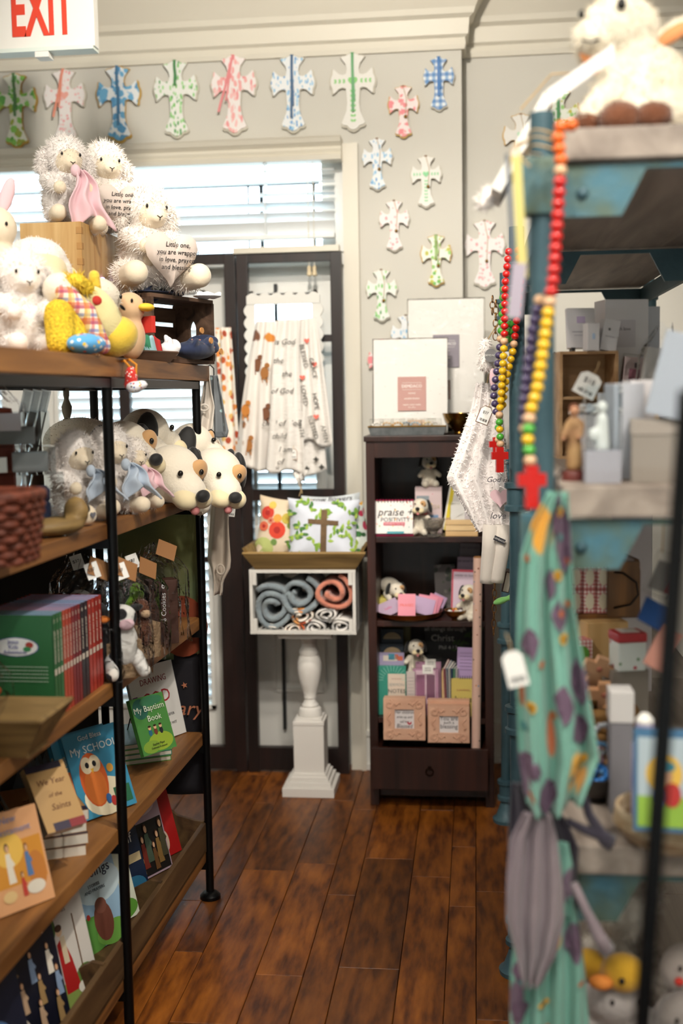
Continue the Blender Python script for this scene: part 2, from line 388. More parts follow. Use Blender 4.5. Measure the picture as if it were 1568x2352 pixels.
crown('trim_1', (-2.45, WY), (CX, WY), (0, -1), (0, 1)); crown('trim_2', (CX, WY), (CX, WY+.12), (1, 0), (1, -1)); crown('trim_3', (CX, WY+.12), (2.25, WY+.12), (0, -1), (-1, 0))
# door casing and baseboards
cs = B().box(.052, .03, 2.40, (OPR+.012, WY-.012, 1.20)); cs.box(.018, .04, 2.40, (OPR+.036, WY-.017, 1.20))
struct(cs.build('trim_4', M_trim))
for nm, x0, x1, yy in (('baseboard_back', OPR+.045, CX, WY), ('baseboard_recess', CX, 2.25, WY+.12)):
    bb = B().box(x1-x0, .016, .15, ((x0+x1)/2, yy-.008, .075)); bb.box(x1-x0, .022, .02, ((x0+x1)/2, yy-.011, .145)); bb.box(x1-x0, .026, .025, ((x0+x1)/2, yy-.013, .0125))
    struct(bb.build(nm, M_white))
# window transom over the doors
wn = struct(D.objects.new('window_1', None)); COL.objects.link(wn)
B().box(OPR-OPL, .10, .05, ((OPL+OPR)/2, WY+.07, 1.985)).box(.10, .10, .35, (OPR-.05, WY+.07, 2.18)).build('window_frame', M_white, wn)
M_iron = mat('dark_muntin', '14181a', .5)
mu = B().box(1.6, .02, .014, ((OPL+OPR)/2-.08, WY+.10, 2.285))
mu.box(1.6, .02, .016, ((OPL+OPR)/2-.08, WY+.10, 2.018))
B().box(.012, .018, .28, (-.615, WY+.10, 2.15)).build('muntin', M_iron, wn); mu.build('muntin', M_iron, wn)
for xx in (-.82, -.872, -1.25, -1.6): B().box(.014 if xx != -.872 else .006, .018, .28, (xx, WY+.10, 2.15)).build('muntin', M_iron, wn)
B().box(1.68, .004, .34, ((OPL+OPR)/2, WY+.115, 2.19)).build('pane', M_glass, wn)
# doors with blinds behind their panes
M_slat = mat('blind_slat', 'eef0f0', .45)
def door(name, x0, x1, lx0, lx1, lz0, lz1, slat_top, panel=None):
    d = struct(D.objects.new(name, None)); COL.objects.link(d); y = WY+.065
    f = B().box(lx0-x0, .045, 1.97, ((x0+lx0)/2, y, .985)).box(x1-lx1, .045, 1.97, ((x1+lx1)/2, y, .985)).box(lx1-lx0, .045, 1.97-lz1, ((lx0+lx1)/2, y, (1.97+lz1)/2)).box(lx1-lx0, .045, lz0, ((lx0+lx1)/2, y, lz0/2))
    f.build('door_leaf', M_white, d)
    g = B(); t = .016
    for s in (-1, 1): g.box(t, .02, lz1-lz0, ((lx0 if s < 0 else lx1)-s*t/2, y-.025, (lz0+lz1)/2))
    g.box(lx1-lx0, .02, t, ((lx0+lx1)/2, y-.025, lz0+t/2)).box(lx1-lx0, .02, t, ((lx0+lx1)/2, y-.025, lz1-t/2)); g.build('glazing_bead', M_white, d)
    B().box(lx1-lx0, .004, lz1-lz0, ((lx0+lx1)/2, y+.03, (lz0+lz1)/2)).build('pane', M_glass, d)
    sl = B().box(lx1-lx0-.02, .048, .003, rot=rotm(-52)).mesh('slat'); z = lz0+.03
    while z < slat_top:
        put('slat', sl, M_slat, d, ((lx0+lx1)/2, y-.008, z)); z += .043
    B().box(lx1-lx0-.01, .05, .04, ((lx0+lx1)/2, y-.01, lz1-.03)).build('head_rail', M_slat, d)
    if panel:
        px0, px1, pz0, pz1 = panel; q = B(); cx_, cz_ = (px0+px1)/2, (pz0+pz1)/2
        for k_, (a, b) in enumerate(((px0, pz0), (px1, pz0))): q.box(.014, .014, pz1-pz0, (a, y-.026, cz_))
        q.box(px1-px0, .014, .014, (cx_, y-.026, pz0)); q.box(px1-px0, .014, .014, (cx_, y-.026, pz1)); q.box(px1-px0-.07, .008, pz1-pz0-.07, (cx_, y-.024, cz_), bev=.003)
        q.build('raised_panel', M_white, d)
    return d
door('door_1', -1.78, -.945, -1.66, -1.04, .22, 1.88, 1.84)
door('door_3', -2.16, -1.79, -2.08, -1.86, .22, 1.88, 1.84)
door('door_2', -.925, -.485, -.865, -.60, .82, 1.87, 1.62, (-.80, -.60, .30, .72))
B().box(.012, .02, 1.75, (-.76, WY+.028, 1.02)).build('muntin', M_iron, D.objects['door_2'])
# exterior ground so that daylight behaves as outdoors
struct(B().box(12, 8, .05, (0, WY+4.6, -.1)).build('ground_outside', mat('paving_outside', '9a968c', .9)))

# ================================================================== BLIND over the transom
bl = thing('window_blind', 'white two inch slat blind with moulded valance across the transom window', 'blind', (-1.32, WY, 2.0))
vp_ = [(0, .335), (.075, .335), (.078, .352), (.066, .36), (.072, .372), (.066, .384), (.082, .398), (.088, .412), (.092, .418), (0, .418)]
vb = B(); n = len(vp_); x0, x1 = -.80, .832
vs_ = [(x0, -a, z) for a, z in vp_]+[(x1, -a, z) for a, z in vp_]
vb.add(vs_, [tuple(range(n)), tuple(range(2*n-1, n-1, -1))]+[(i, i+n, (i+1) % n+n, (i+1) % n) for i in range(n)]); vb.build('valance', M_trim, bl)
sm = B().grid(lambda u, v: ((u-.5)*1.60, (v-.5)*.05, .003*math.cos((v-.5)*math.pi)), 1, 6, .0028).mesh('slat')
for i, (z, t) in enumerate(((.305, 8), (.262, 4), (.219, -4), (.176, -28), (.133, -45), (.096, -58))): put('slat', sm, M_slat, bl, (0, -.035, z), (t, 0, 0))
B().box(1.60, .05, .016, (0, -.035, .062), bev=.004).build('bottom_rail', M_slat, bl)
for xx in (-.52, .02, .54): B().box(.004, .052, .27, (xx, -.035, .20)).build('ladder_cord', M_slat, bl)
for xx in (.705, .725):
    p = (xx, -.068, .33); c_ = B().cyl(p, (xx, -.07, -.06), .0017, n=6).build('pull_cord', M_trim, bl)
    B().lathe([(.003, .0), (.0085, -.006), (.007, -.02), (.0095, -.026), (.0095, -.036), (.004, -.04)], 12, (xx, -.07, -.05)).build('cord_tassel', mat('tassel_wood', 'd9c7a4', .5), c_, smooth=True)

# ================================================================== DARK FOLDING SCREEN in front of the doors
SY = 4.435
def screen_panel(name, x0, x1, label, extra=()):
    t = thing(name, label, 'screen', (x0, SY, 0)); W_ = x1-x0; H_ = 2.0
    for xx in (.021, W_-.021): B().box(.042, .035, H_, (xx, 0, H_/2), bev=.002).build('stile', M_dark, t)
    for z, h in ((1.983, .034), (1.68, .026), (1.09, .042), (.055, .09))+tuple(extra): B().box(W_-.084, .03, h, (W_/2, 0, z)).build('rail', M_dark, t)
    return t
screen_panel('folding_screen', -.890, -.493, 'dark brown open framed screen panel directly behind the white pedestal', ((.84, .02),))
s2 = screen_panel('folding_screen', -1.36, -.896, 'dark brown open framed screen panel half hidden behind the black metal shelves', ((.84, .02),))
B().box(.045, .03, 1.0, (.40, -.002, .55)).build('stile', M_dark, s2)
B().box(.40, .05, .022, (.0, .0, 2.011)).build('cap_strip', M_trim, D.objects['folding_screen']).location.x = .19

# ================================================================== EXIT SIGN and track lamps
es = thing('exit_sign', 'white hanging EXIT sign with red letters in the upper left corner', 'exit sign', (-1.345, 3.70, 2.56), (0, 0, 0))
M_plw = mat('white_plastic', 'eeece6', .4)
B().box(.335, .045, .235, (0, .022, .125), bev=.004).build('housing', M_plw, es)
B().box(.325, .06, .012, (0, .024, .004)).build('lens_strip', mat('clear_lens', 'dfe9e2', .25), es)
B().box(.045, .05, .018, (-.005, .02, -.011), bev=.003).build('test_module', M_plw, es)
B().cyl((0, .02, .24), (0, .02, .50), .014).build('stem', M_plw, es)
text('EXIT', .222, mat('exit_red', 'e2452e', .5), es, (0, -.001, .118), ext=.002, sx=.45, bold=.006)
M_grey = mat('lamp_grey', '8f9690', .4, .3)
for i, (p, t, e, s) in enumerate(LAMPS):
    lab = ['grey track lamp aimed at the wall of crosses, its rim just showing at the top', 'grey track lamp aimed at the dark bookcase', 'grey track lamp aimed at the plush toy shelf', 'grey track lamp aimed at the blue pipe shelves', 'grey track lamp aimed at the book shelves', 'grey track lamp aimed at the near blue column'][i]
    d = (Vector(t)-Vector(p)).normalized(); o = thing('track_lamp', lab, 'lamp', p, group='track lamps on the ceiling'); q = d.to_track_quat('Z', 'Y').to_matrix().to_4x4()
    B().lathe([(.03, -.14), (.042, -.12), (.05, -.02), (.06, .015), (.055, .015), (.045, -.02), (.036, -.115)], 20, M=q, cap=False).build('shade', M_grey, o, smooth=True)
    B().cyl((0, 0, -.02), (0, 0, .075), .012).build('stem', M_grey, o)
tl = thing('track_lamp', 'grey lamp shade cut off by the top edge between sign and crosses', 'lamp', at(385, -62, 3.3), group='track lamps on the ceiling')
B().lathe([(.02, .16), (.05, .14), (.06, .0), (.055, .0), (.045, .13)], 20, M=rotm(0, 24, 0), cap=False).build('shade', M_grey, tl, smooth=True)
B().cyl((0.05, 0, .1), (0.05, 0, .23), .012).build('stem', M_grey, tl)

for i, p in enumerate(((-.6, -.9), (.9, .2), (-1.2, 1.2))):
    o = thing('ceiling_light', ['round ceiling light over the shop floor behind the camera', 'round ceiling light above the right hand shelves', 'round ceiling light above the left hand shelves'][i], 'lamp', (p[0], p[1], 3.05), group='round ceiling lights')  # made-up fixtures around the added fill lamps, out of frame
    B().lathe([(.27, -.001), (.275, -.03), (.262, -.03), (.258, -.008)], 32, cap=False).build('housing', M_plw, o, smooth=True); B().lathe([(.001, -.012), (.258, -.011)], 32, cap=False).build('diffuser', mat('lamp_diffuser', 'fff4e2', .5, emit=1.5), o)
# ================================================================== CROSSES
def cross_outline(W_, H_):
    a, b = .115*W_*1.35, .27*W_; up, dn, sd = .36*H_, .64*H_, .5*W_; pts = []
    def arm(L_, nk, en):   # arm pointing +z, right half then mirrored
        h = [(nk, nk), (nk*.86, L_*.45), (nk*1.0, L_*.62), (en*.98, L_*.86), (en*.86, L_*.90), (en*.52, L_*.915), (en*.40, L_*.955), (en*.2, L_*.99), (0, L_)]
        return h
    for k_, L_ in enumerate((up, sd, dn, sd)):
        h = arm(L_, a, b); full = [(-x_, z_) for x_, z_ in h][:-1]+[(x_, z_) for x_, z_ in reversed(h)]
        g = -k_*math.pi/2
        for x_, z_ in full: pts.append((x_*math.cos(g)-z_*math.sin(g), x_*math.sin(g)+z_*math.cos(g)))
    return pts
M_cw = mat('cross_white', 'eceae4', .6); M_gold = mat('cross_gold_edge', 'c8a04a', .5); M_cs = mat('cross_side', 'cfcabc', .7)
G1, G2, P1, P2, B1, B2 = '7fc96b', '4f9f55', 'f2a4a0', 'ea7f86', '7cb9de', '3f7fbf'
PAT = {
    'toile_green': spots('toile_green', 'eef0e2', ['8fcf62', '6fb95a', 'a8b84e'], 40, .52, .6, distort=.03),
    'leaf_green': spots('leaf_green', 'eef0ea', [G1, G2, '9bd88a'], 62, .42, .6, (1.7, 1, .8), dens=.85),
    'pink': spots('pink_print', 'f4ecea', ['f3b0ae', 'ef9c9e', 'f6c4c2'], 50, .46, .6, (1.5, 1, .7), dens=.9, distort=.02),
    'blush': spots('blush_print', 'f3edec', ['f3bcbe', 'efa6ac'], 72, .36, .6, dens=.8),
    'toile_blue': spots('toile_blue', 'e9eef2', ['6fb2dc', '5a9ccc'], 38, .54, .6, distort=.03),
    'sky': spots('sky_print', 'eef2f5', ['8cc2e6', '5f9fd8', 'a4cfee'], 68, .42, .6, (1.7, 1, .8), dens=.85),
    'gingham': checks('gingham_blue', 'eaf1f6', [('3d8fd0', 0, 42), ('2f78bd', 2, 42)], w=.5),
    'pinkbold': spots('pink_bold', 'f3e6e4', ['f08f95', 'ef9fa0'], 45, .46, .6, distort=.03),
    'lime': spots('lime_print', 'eef2e6', ['9bd07a', '7ec062', 'c7c85a'], 62, .48, .6, dens=.85),
    'plain': M_cw}
def heart(s):
    pts = []
    for k_ in range(24):
        t = 2*math.pi*k_/24; pts.append((s*16*math.sin(t)**3/16, s*(13*math.cos(t)-5*math.cos(2*t)-2*math.cos(3*t)-math.cos(4*t))/16))
    return pts
def leafpoly(cx_, cz_, L_, w_, ang):
    c_, s_ = math.cos(ang), math.sin(ang)
    return [(cx_+x_*c_-z_*s_, cz_+x_*s_+z_*c_) for x_, z_ in ((0, 0), (w_*.8, L_*.35), (w_*.7, L_*.65), (0, L_), (-w_*.7, L_*.65), (-w_*.8, L_*.35))]
def cross(px, pt, pb, pat, label, rim=None, ribbon=None, bead=False, Y=WY, deco=None, tilt=0):
    top = at(px, pt, Y); bot = at(px+(pb-pt)*.016, pb, Y); H_ = top.z-bot.z; W_ = H_*.62
    t = thing('wall_cross', label, 'wall cross', (top.x, Y-.004, top.z-.36*H_), (0, tilt, 0), 'painted wooden crosses on the wall')
    pol = cross_outline(W_, H_)
    B().prism(pol, .010, y0=-.010).build('wooden_back', M_gold if rim else M_cs, t)
    B().prism([(x_*.93, z_*.955) for x_, z_ in pol], .006, y0=-.0155).build('painted_face', PAT[pat], t)
    if deco:
        col = mat('deco_'+deco[1], deco[1], .6)
        if 'h' in deco[0]: B().prism(heart(W_*.10), .002, y0=-.0175).build('painted_heart', col, t)
        if 'l' in deco[0]:
            lb = B()
            for k_ in range(7):
                z_ = -.14*H_-k_*.062*H_
                for s in (-1, 1): lb.prism(leafpoly(0, z_, .045*H_, .018*H_, s*-.9), .0015, y0=-.017)
            for k_ in range(3):
                for s in (-1, 1):
                    for q in (-1, 1): lb.prism(leafpoly(s*(.16+.09*k_)*W_, 0, .04*H_, .016*H_, s*(-math.pi/2)+q*.7), .0015, y0=-.017)
            lb.build('painted_leaves', col, t)
    if ribbon:
        c_ = mat('ribbon_'+ribbon[0], ribbon[0], .5); L_ = ribbon[1]*H_; x_ = ribbon[2] if len(ribbon) > 2 else 0; w_ = .006
        rb = B().grid(lambda u, v: ((v-.5)*w_*1.6+x_*u*W_, -.021-.003*math.sin(u*9), .33*H_-u*L_), 12, 1, .001)
        rb.grid(lambda u, v: ((v-.5)*w_+x_*u*W_*.6+.006*u, -.024-.002*math.sin(u*7), .33*H_-u*L_*.8), 12, 1, .001)
        rb.tube([(0, -.02, .33*H_), (.004, -.022, .345*H_), (0, -.012, .35*H_), (-.004, -.022, .345*H_), (0, -.02, .33*H_)], .0025, 6); rb.build('ribbon', c_, t)
    if bead:
        B().tube([(0, -.016, .33*H_), (.012, -.019, .1*H_), (.008, -.02, -.22*H_)], .0011, 5).build('cord', mat('jute', 'b59a6a', .9), t)
        B().tube([(-.005, -.016, .33*H_), (0, -.017, .348*H_), (.005, -.016, .33*H_)], .002, 5).build('hanging_loop', mat('copper_wire', '8a5a34', .4, .8), t)
        B().ell(.0062, c=(.008, -.02, -.24*H_), n=12, m=8).build('bead', M_brass, t, smooth='all')
cross(36, 170, 343, 'toile_green', 'large gold rimmed green toile cross beside the left frame edge', True, ('5f8f58', .55))
cross(149, 160, 331, 'blush', 'large white cross with coral heart and coral ribbon, below the EXIT sign', None, ('ef9a83', .62, -.25), deco=('h', 'f2b0a4'))
cross(272, 153, 331, 'toile_blue', 'large gold rimmed blue toile cross with dark blue ribbon', True, ('4b7da6', .75))
cross(404, 140, 320, 'leaf_green', 'large white cross with scattered green leaves, fourth of the top row', None, ('4e8f56', .3))
cross(537, 128, 313, 'pink', 'large pink printed cross with loose pink ribbon at its side', None, ('ea8f92', .68, -.32))
cross(672, 128, 308, 'sky', 'large white cross with pale blue motifs and long navy ribbon', None, ('3c6288', .78, -.03))
cross(810, 123, 305, 'plain', 'large white cross with green heart and leaf wreath, right end of top row', None, ('5da56a', .72), deco=('hl', '8fd37f'))
cross(1007, 133, 258, 'gingham', 'blue gingham cross, the highest near the wall corner', None, ('3a77b8', .7))
cross(926, 198, 320, 'pinkbold', 'small gold rimmed bold pink cross with brass bead', True, None, True)
cross(866, 318, 440, 'sky', 'small pale blue leafy cross with brass bead right of the blind', None, None, True)
cross(978, 358, 480, 'plain', 'small white cross with green heart and brass bead', None, None, True, deco=('hl', '8fd8a0'))
cross(905, 460, 580, 'blush', 'small faint pink cross with copper loop and brass bead', None, None, True)
cross(1001, 540, 660, 'lime', 'small gold rimmed lime green cross above the large packaged blanket', True, ('8fae62', .45), True)
cross(876, 618, 741, 'leaf_green', 'small white cross with green leaves and brass bead, lowest whole cross', None, None, True)
cross(932, 722, 842, 'sky', 'small blue leaf cross half hidden behind the packaged blankets', None, None, True)
cross(880, 782, 906, 'pinkbold', 'small bold pink cross, only one arm showing beside the packaged blanket', None, None, True)
cross(1112, 505, 665, 'blush', 'pale pink cross on the recessed wall behind the blue column', None, None, True, Y=WY+.12)
cross(1195, 262, 400, 'plain', 'gold rimmed white cross on the recessed wall left of the blue column top', True, None, True, Y=WY+.12, deco=('h', 'bfe3c4'))
cross(1280, 205, 380, 'lime', 'gold rimmed green leaf cross peeking out behind the column top', True, ('4a8f57', .6), Y=WY+.12)
# ================================================================== LEFT SHELVING UNIT (black pipe frame, stained boards)
M_board = wood('stained_board', '5a3518', 'a5713c', .5, axis=1, ring=2.2, bump=.2, rnd=False)
LO, LR = Vector((-.781, 3.263, 0)), -1.32
LZ = {1: 1.555, 2: 1.19, 3: .835, 4: .495, 5: .145}
su = thing('shelving_unit', 'black pipe shelving unit with five brown stained boards along the left side', 'shelves', LO, (0, 0, LR))
for lv, z in LZ.items():
    th = .044 if lv == 1 else .034
    x0, x1, y0, y1 = (-.325, .014, -1.85, .105) if lv == 1 else (-.315, -.008, -1.85, .012)
    B().box(x1-x0, y1-y0, th, ((x0+x1)/2, (y0+y1)/2, z-th/2), bev=.003).build('shelf_board', M_board, su)
for yy in (0, -.757, -1.51):
    for xx in (0, -.30):
        p = B().cyl((xx, yy, .012), (xx, yy, 1.511), .0118, n=16).build('post', M_black, su, smooth=True)
        B().lathe([(.030, 0), (.030, .010), (.022, .018), (.013, .022)], 20, (xx, yy, 0)).build('foot', M_black, p, smooth=True)
    for lv, z in LZ.items():
        th = .044 if lv == 1 else .034
        B().box(.30, .022, .022, (-.15, yy, z-th-.011)).build('cross_bar', M_black, su)
for xx in (0, -.30): B().box(.02, 1.80, .020, (xx, -.90, 1.498)).build('top_rail', M_black, su)
M_gap_dark = mat('dark_backing', '120e0b', .9)
B().box(.008, 1.80, .98, (-.325, -.90, .66)).build('back_panel', M_gap_dark, su)  # added dark sheet, stands in for the dark gaps behind the shelves
def lw(x, y, z): return su.matrix_basis @ Vector((x, y, z))

# ================================================================== PEDESTAL + WHITE CRATE + WOOD TROUGH
PC = Vector((-.615, 4.235, 0))
pz = lambda py: at(705, py, 4.20).z
pd = thing('pedestal', 'white painted baluster pedestal holding the white crate', 'pedestal', PC)
M_pw = mat('pedestal_white', 'dedad4', .55, bump=.05, bs=40)
B().box(.192, .192, .034, (0, 0, .017), bev=.003).box(.166, .166, .018, (0, 0, .043), bev=.003).box(.146, .146, .016, (0, 0, .060), bev=.003).box(.128, .128, .012, (0, 0, .073), bev=.002).build('base', M_pw, pd)
B().box(.112, .112, .185, (0, 0, .17)).box(.116, .116, .014, (0, 0, .266), bev=.003).box(.098, .098, .012, (0, 0, .277), bev=.003).build('plinth', M_pw, pd)
z0 = .282
B().lathe([(.044, z0), (.046, z0+.012), (.040, z0+.03), (.030, z0+.036), (.032, z0+.042), (.022, z0+.056), (.021, z0+.066), (.024, z0+.070), (.022, z0+.076), (.030, z0+.10), (.040, z0+.14), (.0445, z0+.175), (.0445, z0+.20), (.038, z0+.225), (.034, z0+.23), (.037, z0+.238), (.035, z0+.25), (.028, z0+.262), (.027, z0+.28), (.036, z0+.298), (.036, z0+.31)], 32, cap=True).build('baluster', M_pw, pd, smooth=True)
ztop = .592
B().box(.195, .195, .022, (0, 0, ztop+.011), bev=.002).build('top_plate', M_pw, pd)
ztop += .022
CY = 4.105
cx0, cx1 = at(573, 1400, CY).x, at(817, 1400, CY).x
cW = cx1-cx0; cH = at(700, 1309, CY).z-ztop; cD = .27
cr = thing('white_crate', 'white painted slatted crate on its side holding rolled blankets', 'crate', ((cx0+cx1)/2, CY, ztop))
M_crw = mat('crate_white', 'd5d2cc', .65, var=.06, vs=20)
for s, nm in ((0, 'bottom'), (1, 'top')):
    for k_ in range(3): B().box(cW, cD/3-.006, .012, (0, cD*(k_+.5)/3, .006+s*(cH-.012)), bev=.0015).build('slat', M_crw, cr)
for s in (-1, 1):
    for k_ in range(3): B().box(.011, cD/3-.006, cH-.024, (s*(cW/2-.006), cD*(k_+.5)/3, cH/2), bev=.0015).build('slat', M_crw, cr)
    for zz in (.03, cH-.03): B().box(.014, .014, .05, (s*(cW/2-.019), .009, zz)).build('corner_block', M_crw, cr)
for k_ in range(4): B().box(cW-.03, .010, cH/4-.022, (0, cD-.006, .02+(k_+.5)*(cH-.03)/4)).build('slat', M_crw, cr)
tz = ztop+cH
TY = 4.07
tx0, tx1 = at(558, 1268, TY).x, at(841, 1268, TY).x; tW = tx1-tx0; tH = .062; tD = .30
tr = thing('wooden_trough', 'flared wooden trough tray on the white crate holding throw pillows', 'tray', ((tx0+tx1)/2-.004, TY, tz))
M_tw = wood('trough_wood', '5a4526', '9a7d4c', .6, axis=0, ring=2.5, rnd=False)
a, b = tW/2, tW/2-.04
def slab(name, q, th, par, m):
    q = [Vector(p) for p in q]; n_ = (q[1]-q[0]).cross(q[3]-q[0]).normalized()*th
    return B().add(q+[p+n_ for p in q], [(0, 1, 2, 3), (7, 6, 5, 4), (0, 4, 5, 1), (1, 5, 6, 2), (2, 6, 7, 3), (3, 7, 4, 0)]).build(name, m, par)
slab('front_board', [(-b, .04, 0), (b, .04, 0), (a, 0, tH), (-a, 0, tH)], -.012, tr, M_tw)
slab('back_board', [(-b, tD-.04, 0), (b, tD-.04, 0), (a, tD, tH), (-a, tD, tH)], .012, tr, M_tw)
for s in (-1, 1): slab('end_board', [(s*b, .04, 0), (s*b, tD-.04, 0), (s*a, tD, tH+.02), (s*a, 0, tH+.02)], s*-.012, tr, M_tw)
B().box(2*b, tD-.08, .010, (0, tD/2, .005)).build('bottom', M_tw, tr)

# ================================================================== DARK BOOKCASE
KX0, KX1, KY = -.380, .060, 4.08
bc = thing('bookcase', 'dark espresso bookcase with open shelves and a pulled out bottom drawer', 'bookcase', ((KX0+KX1)/2, KY, 0))
kw = KX1-KX0; kd = .34
M_esp = wood('bookcase_wood', '180a07', '3b1d14', .38, axis=2, ring=1.6, rnd=False)
for s in (-1, 1): B().box(.030, kd, 1.302, (s*(kw/2-.015), kd/2, .651), bev=.002).build('side_panel', M_esp, bc)
B().box(kw+.012, kd+.01, .020, (0, kd/2-.003, 1.312), bev=.003).build('top', M_esp, bc)
B().box(kw-.06, .022, .055, (0, .011, 1.274)).build('top_rail', M_esp, bc)
B().box(kw-.05, .010, 1.22, (0, kd-.006, .69)).build('back', M_esp, bc)
KS = {1: .967, 2: .668, 3: .32}
for z in KS.values(): B().box(kw-.06, kd-.02, .020, (0, kd/2, z-.010), bev=.002).build('shelf', M_esp, bc)
dr = B().box(kw-.035, .02, .148, (-.005, -.062, .158), bev=.002)
do = dr.build('drawer', M_esp, bc)
B().box(kw-.07, .34, .010, (0, .11, .095)).build('drawer_bottom', M_esp, do)
for s in (-1, 1): B().box(.012, .34, .115, (s*(kw/2-.036), .11, .155)).build('drawer_side', M_esp, do)
B().tube([(.013*math.cos(t*math.pi/8)-.005, -.078, .150+.013*math.sin(t*math.pi/8)) for t in range(16)], .0022, 6, closed=True).lathe([(.008, 0), (.006, .006)], 12, (-.005, -.073, .163), rotm(90)).build('ring_pull', mat('dark_bronze', '2a1c16', .35, .9), do, smooth=True)
B().box(kw-.06, .02, .06, (0, .06, .05)).build('toe_rail', M_esp, bc)

# ================================================================== BLUE PIPE SHELVES on the right
M_blue = mat('blue_enamel', '43616b', .5, .1, c2='33505a', vs=6, bump=.12, bs=90)
M_bluew = mat('blue_enamel_worn', '44707f', .5, .1, c2='54634f', vs=14, bump=.15, bs=70)
M_gplank = wood('grey_shelf_wood', '776b62', 'a99c90', .6, axis=1, ring=1.5, rnd=False)
UX, UYS = .100, (1.80, 2.88, 3.95)
UZ = {1: 1.843, 2: 1.319, 3: .765, 4: .22}; UD = .46
bu = thing('pipe_shelf_unit', 'tall teal blue cast pipe shelving with grey wooden shelves along the right', 'shelves', (UX, 0, 0))
for i, yy in enumerate(UYS):
    for xx in (0, UD):
        r = .0185 if xx == 0 else .018
        ztop_ = 1.87 if i == 0 else 1.855
        po = B().cyl((xx, yy, .03), (xx, yy, ztop_), r, n=24).build('post', M_blue, bu, smooth=True)
        B().lathe([(.046, 0), (.048, .012), (.036, .022), (.026, .05), (.020, .07)], 24, (xx, yy, 0)).build('foot', M_blue, po, smooth=True)
        for lv, z in UZ.items():
            if xx == 0 and i == 0: c_ = B().box(.058, .05, .082, (xx-.004, yy, z-.080), bev=.004)
            else: c_ = B().lathe([(.019, -.115), (.031, -.112), (.031, -.100), (.025, -.096), (.025, -.060), (.031, -.056), (.031, -.044), (.019, -.041)], 24, (xx, yy, z-.03))
            c_.build('collar', M_bluew if i == 0 else M_blue, po, smooth=True)
for lv, z in UZ.items():
    for i, yy in enumerate(UYS):
        gp = [(.018, -.125), (.115, -.125), (.150, -.058), (UD-.15, -.058), (UD-.115, -.125), (UD-.018, -.125), (UD-.018, -.050), (.018, -.050)]
        g = B().prism([(a_, z+b_) for a_, b_ in gp], .012, y0=yy-.006).build('cross_beam', M_bluew if i == 0 else M_blue, bu)
        for xx in (.058, UD-.058): B().lathe([(.0, .008), (.006, .006), (.0095, 0), (.0095, -.004)], 12, (xx, yy-.006, z-.092), rotm(90)).build('bolt', M_blue, g, smooth=True)
    for xx in (0.0, UD): B().box(.012, UYS[-1]-UYS[0], .05, (xx+(.02 if xx == 0 else -.02), (UYS[0]+UYS[-1])/2, z-.075)).build('side_beam', M_blue, bu)
    for k_ in range(2):
        y0 = UYS[k_]-(.02 if k_ == 0 else 0); y1 = UYS[k_+1]+(.05 if k_ == 1 else 0)
        B().box(UD-.05, y1-y0-.004, .045, (UD/2+.004, (y0+y1)/2, z-.0225), bev=.003).build('shelf_plank', M_gplank, bu)
# ================================================================== PLUSH TOOLKIT
M_wool = mat('white_wool', 'f6efea', .95, sheen=.6, bump=.2, bs=120); M_wool2 = mat('warm_wool', 'f3eae1', .95, sheen=.6, bump=.2, bs=120)
M_cream = mat('cream_velour', 'ecdcc2', .9, sheen=.4, bump=.08, bs=300); M_creamy = mat('pale_yellow_velour', 'ead9b0', .9, sheen=.4)
M_offw = mat('offwhite_plush', 'e9dfcd', .9, sheen=.4, bump=.25, bs=180); M_blk = mat('black_felt', '0d0c0d', .7, sheen=.3); M_eye = mat('eye_black', '15110f', .15)
M_pinkf = mat('pink_fabric', 'ecc6cd', .8, sheen=.3); M_bluef = mat('pale_blue_fabric', 'b9c6d6', .8, sheen=.3); M_thread = mat('dark_thread', '2a2320', .8)
M_tagc = mat('tag_card', 'f3f1ec', .6); M_kraft = mat('kraft_card', '9a6c42', .7); M_string = mat('twine', 'c3a67a', .9); M_ink = mat('ink', '1c1a1c', .7); M_greyt = mat('grey_ink', '55525a', .7)
def shape(b, sh, s=1):
    for q in sh:
        if q[0] == 'e':
            c, r = q[1], q[2]; ro = rotm(*q[3]) if len(q) > 3 else None
            b.ell(r[0]*s, r[1]*s, r[2]*s, [v*s for v in c], ro, 20, 14)
        else:
            p, t, r1, r2 = q[1:5]; k = 8; pts = []; rs = []
            P_, T_ = Vector(p)*s, Vector(t)*s
            for i in range(k+1): pts.append(P_.lerp(T_, i/k)); rs.append((r1+(r2-r1)*i/k)*s)
            b.tube(pts, rs, 14); b.ell(r1*s, c=P_, n=14, m=10); b.ell(r2*s, c=T_, n=14, m=10)
    return b
def part(par, name, m, sh, s=1, vox=None, tuft=None, seed=1, smooth=2):
    b = shape(B(), sh, s); me = remesh(b, vox or .0055*max(.6, min(1.6, s)), smooth, name)
    if tuft: me = fur(me, tuft[0], tuft[1], tuft[2] if len(tuft) > 2 else .0022, seed=seed)
    return put(name, me, m, par)
def simple(par, name, m, sh, s=1): return shape(B(), sh, s).build(name, m, par, smooth='all')
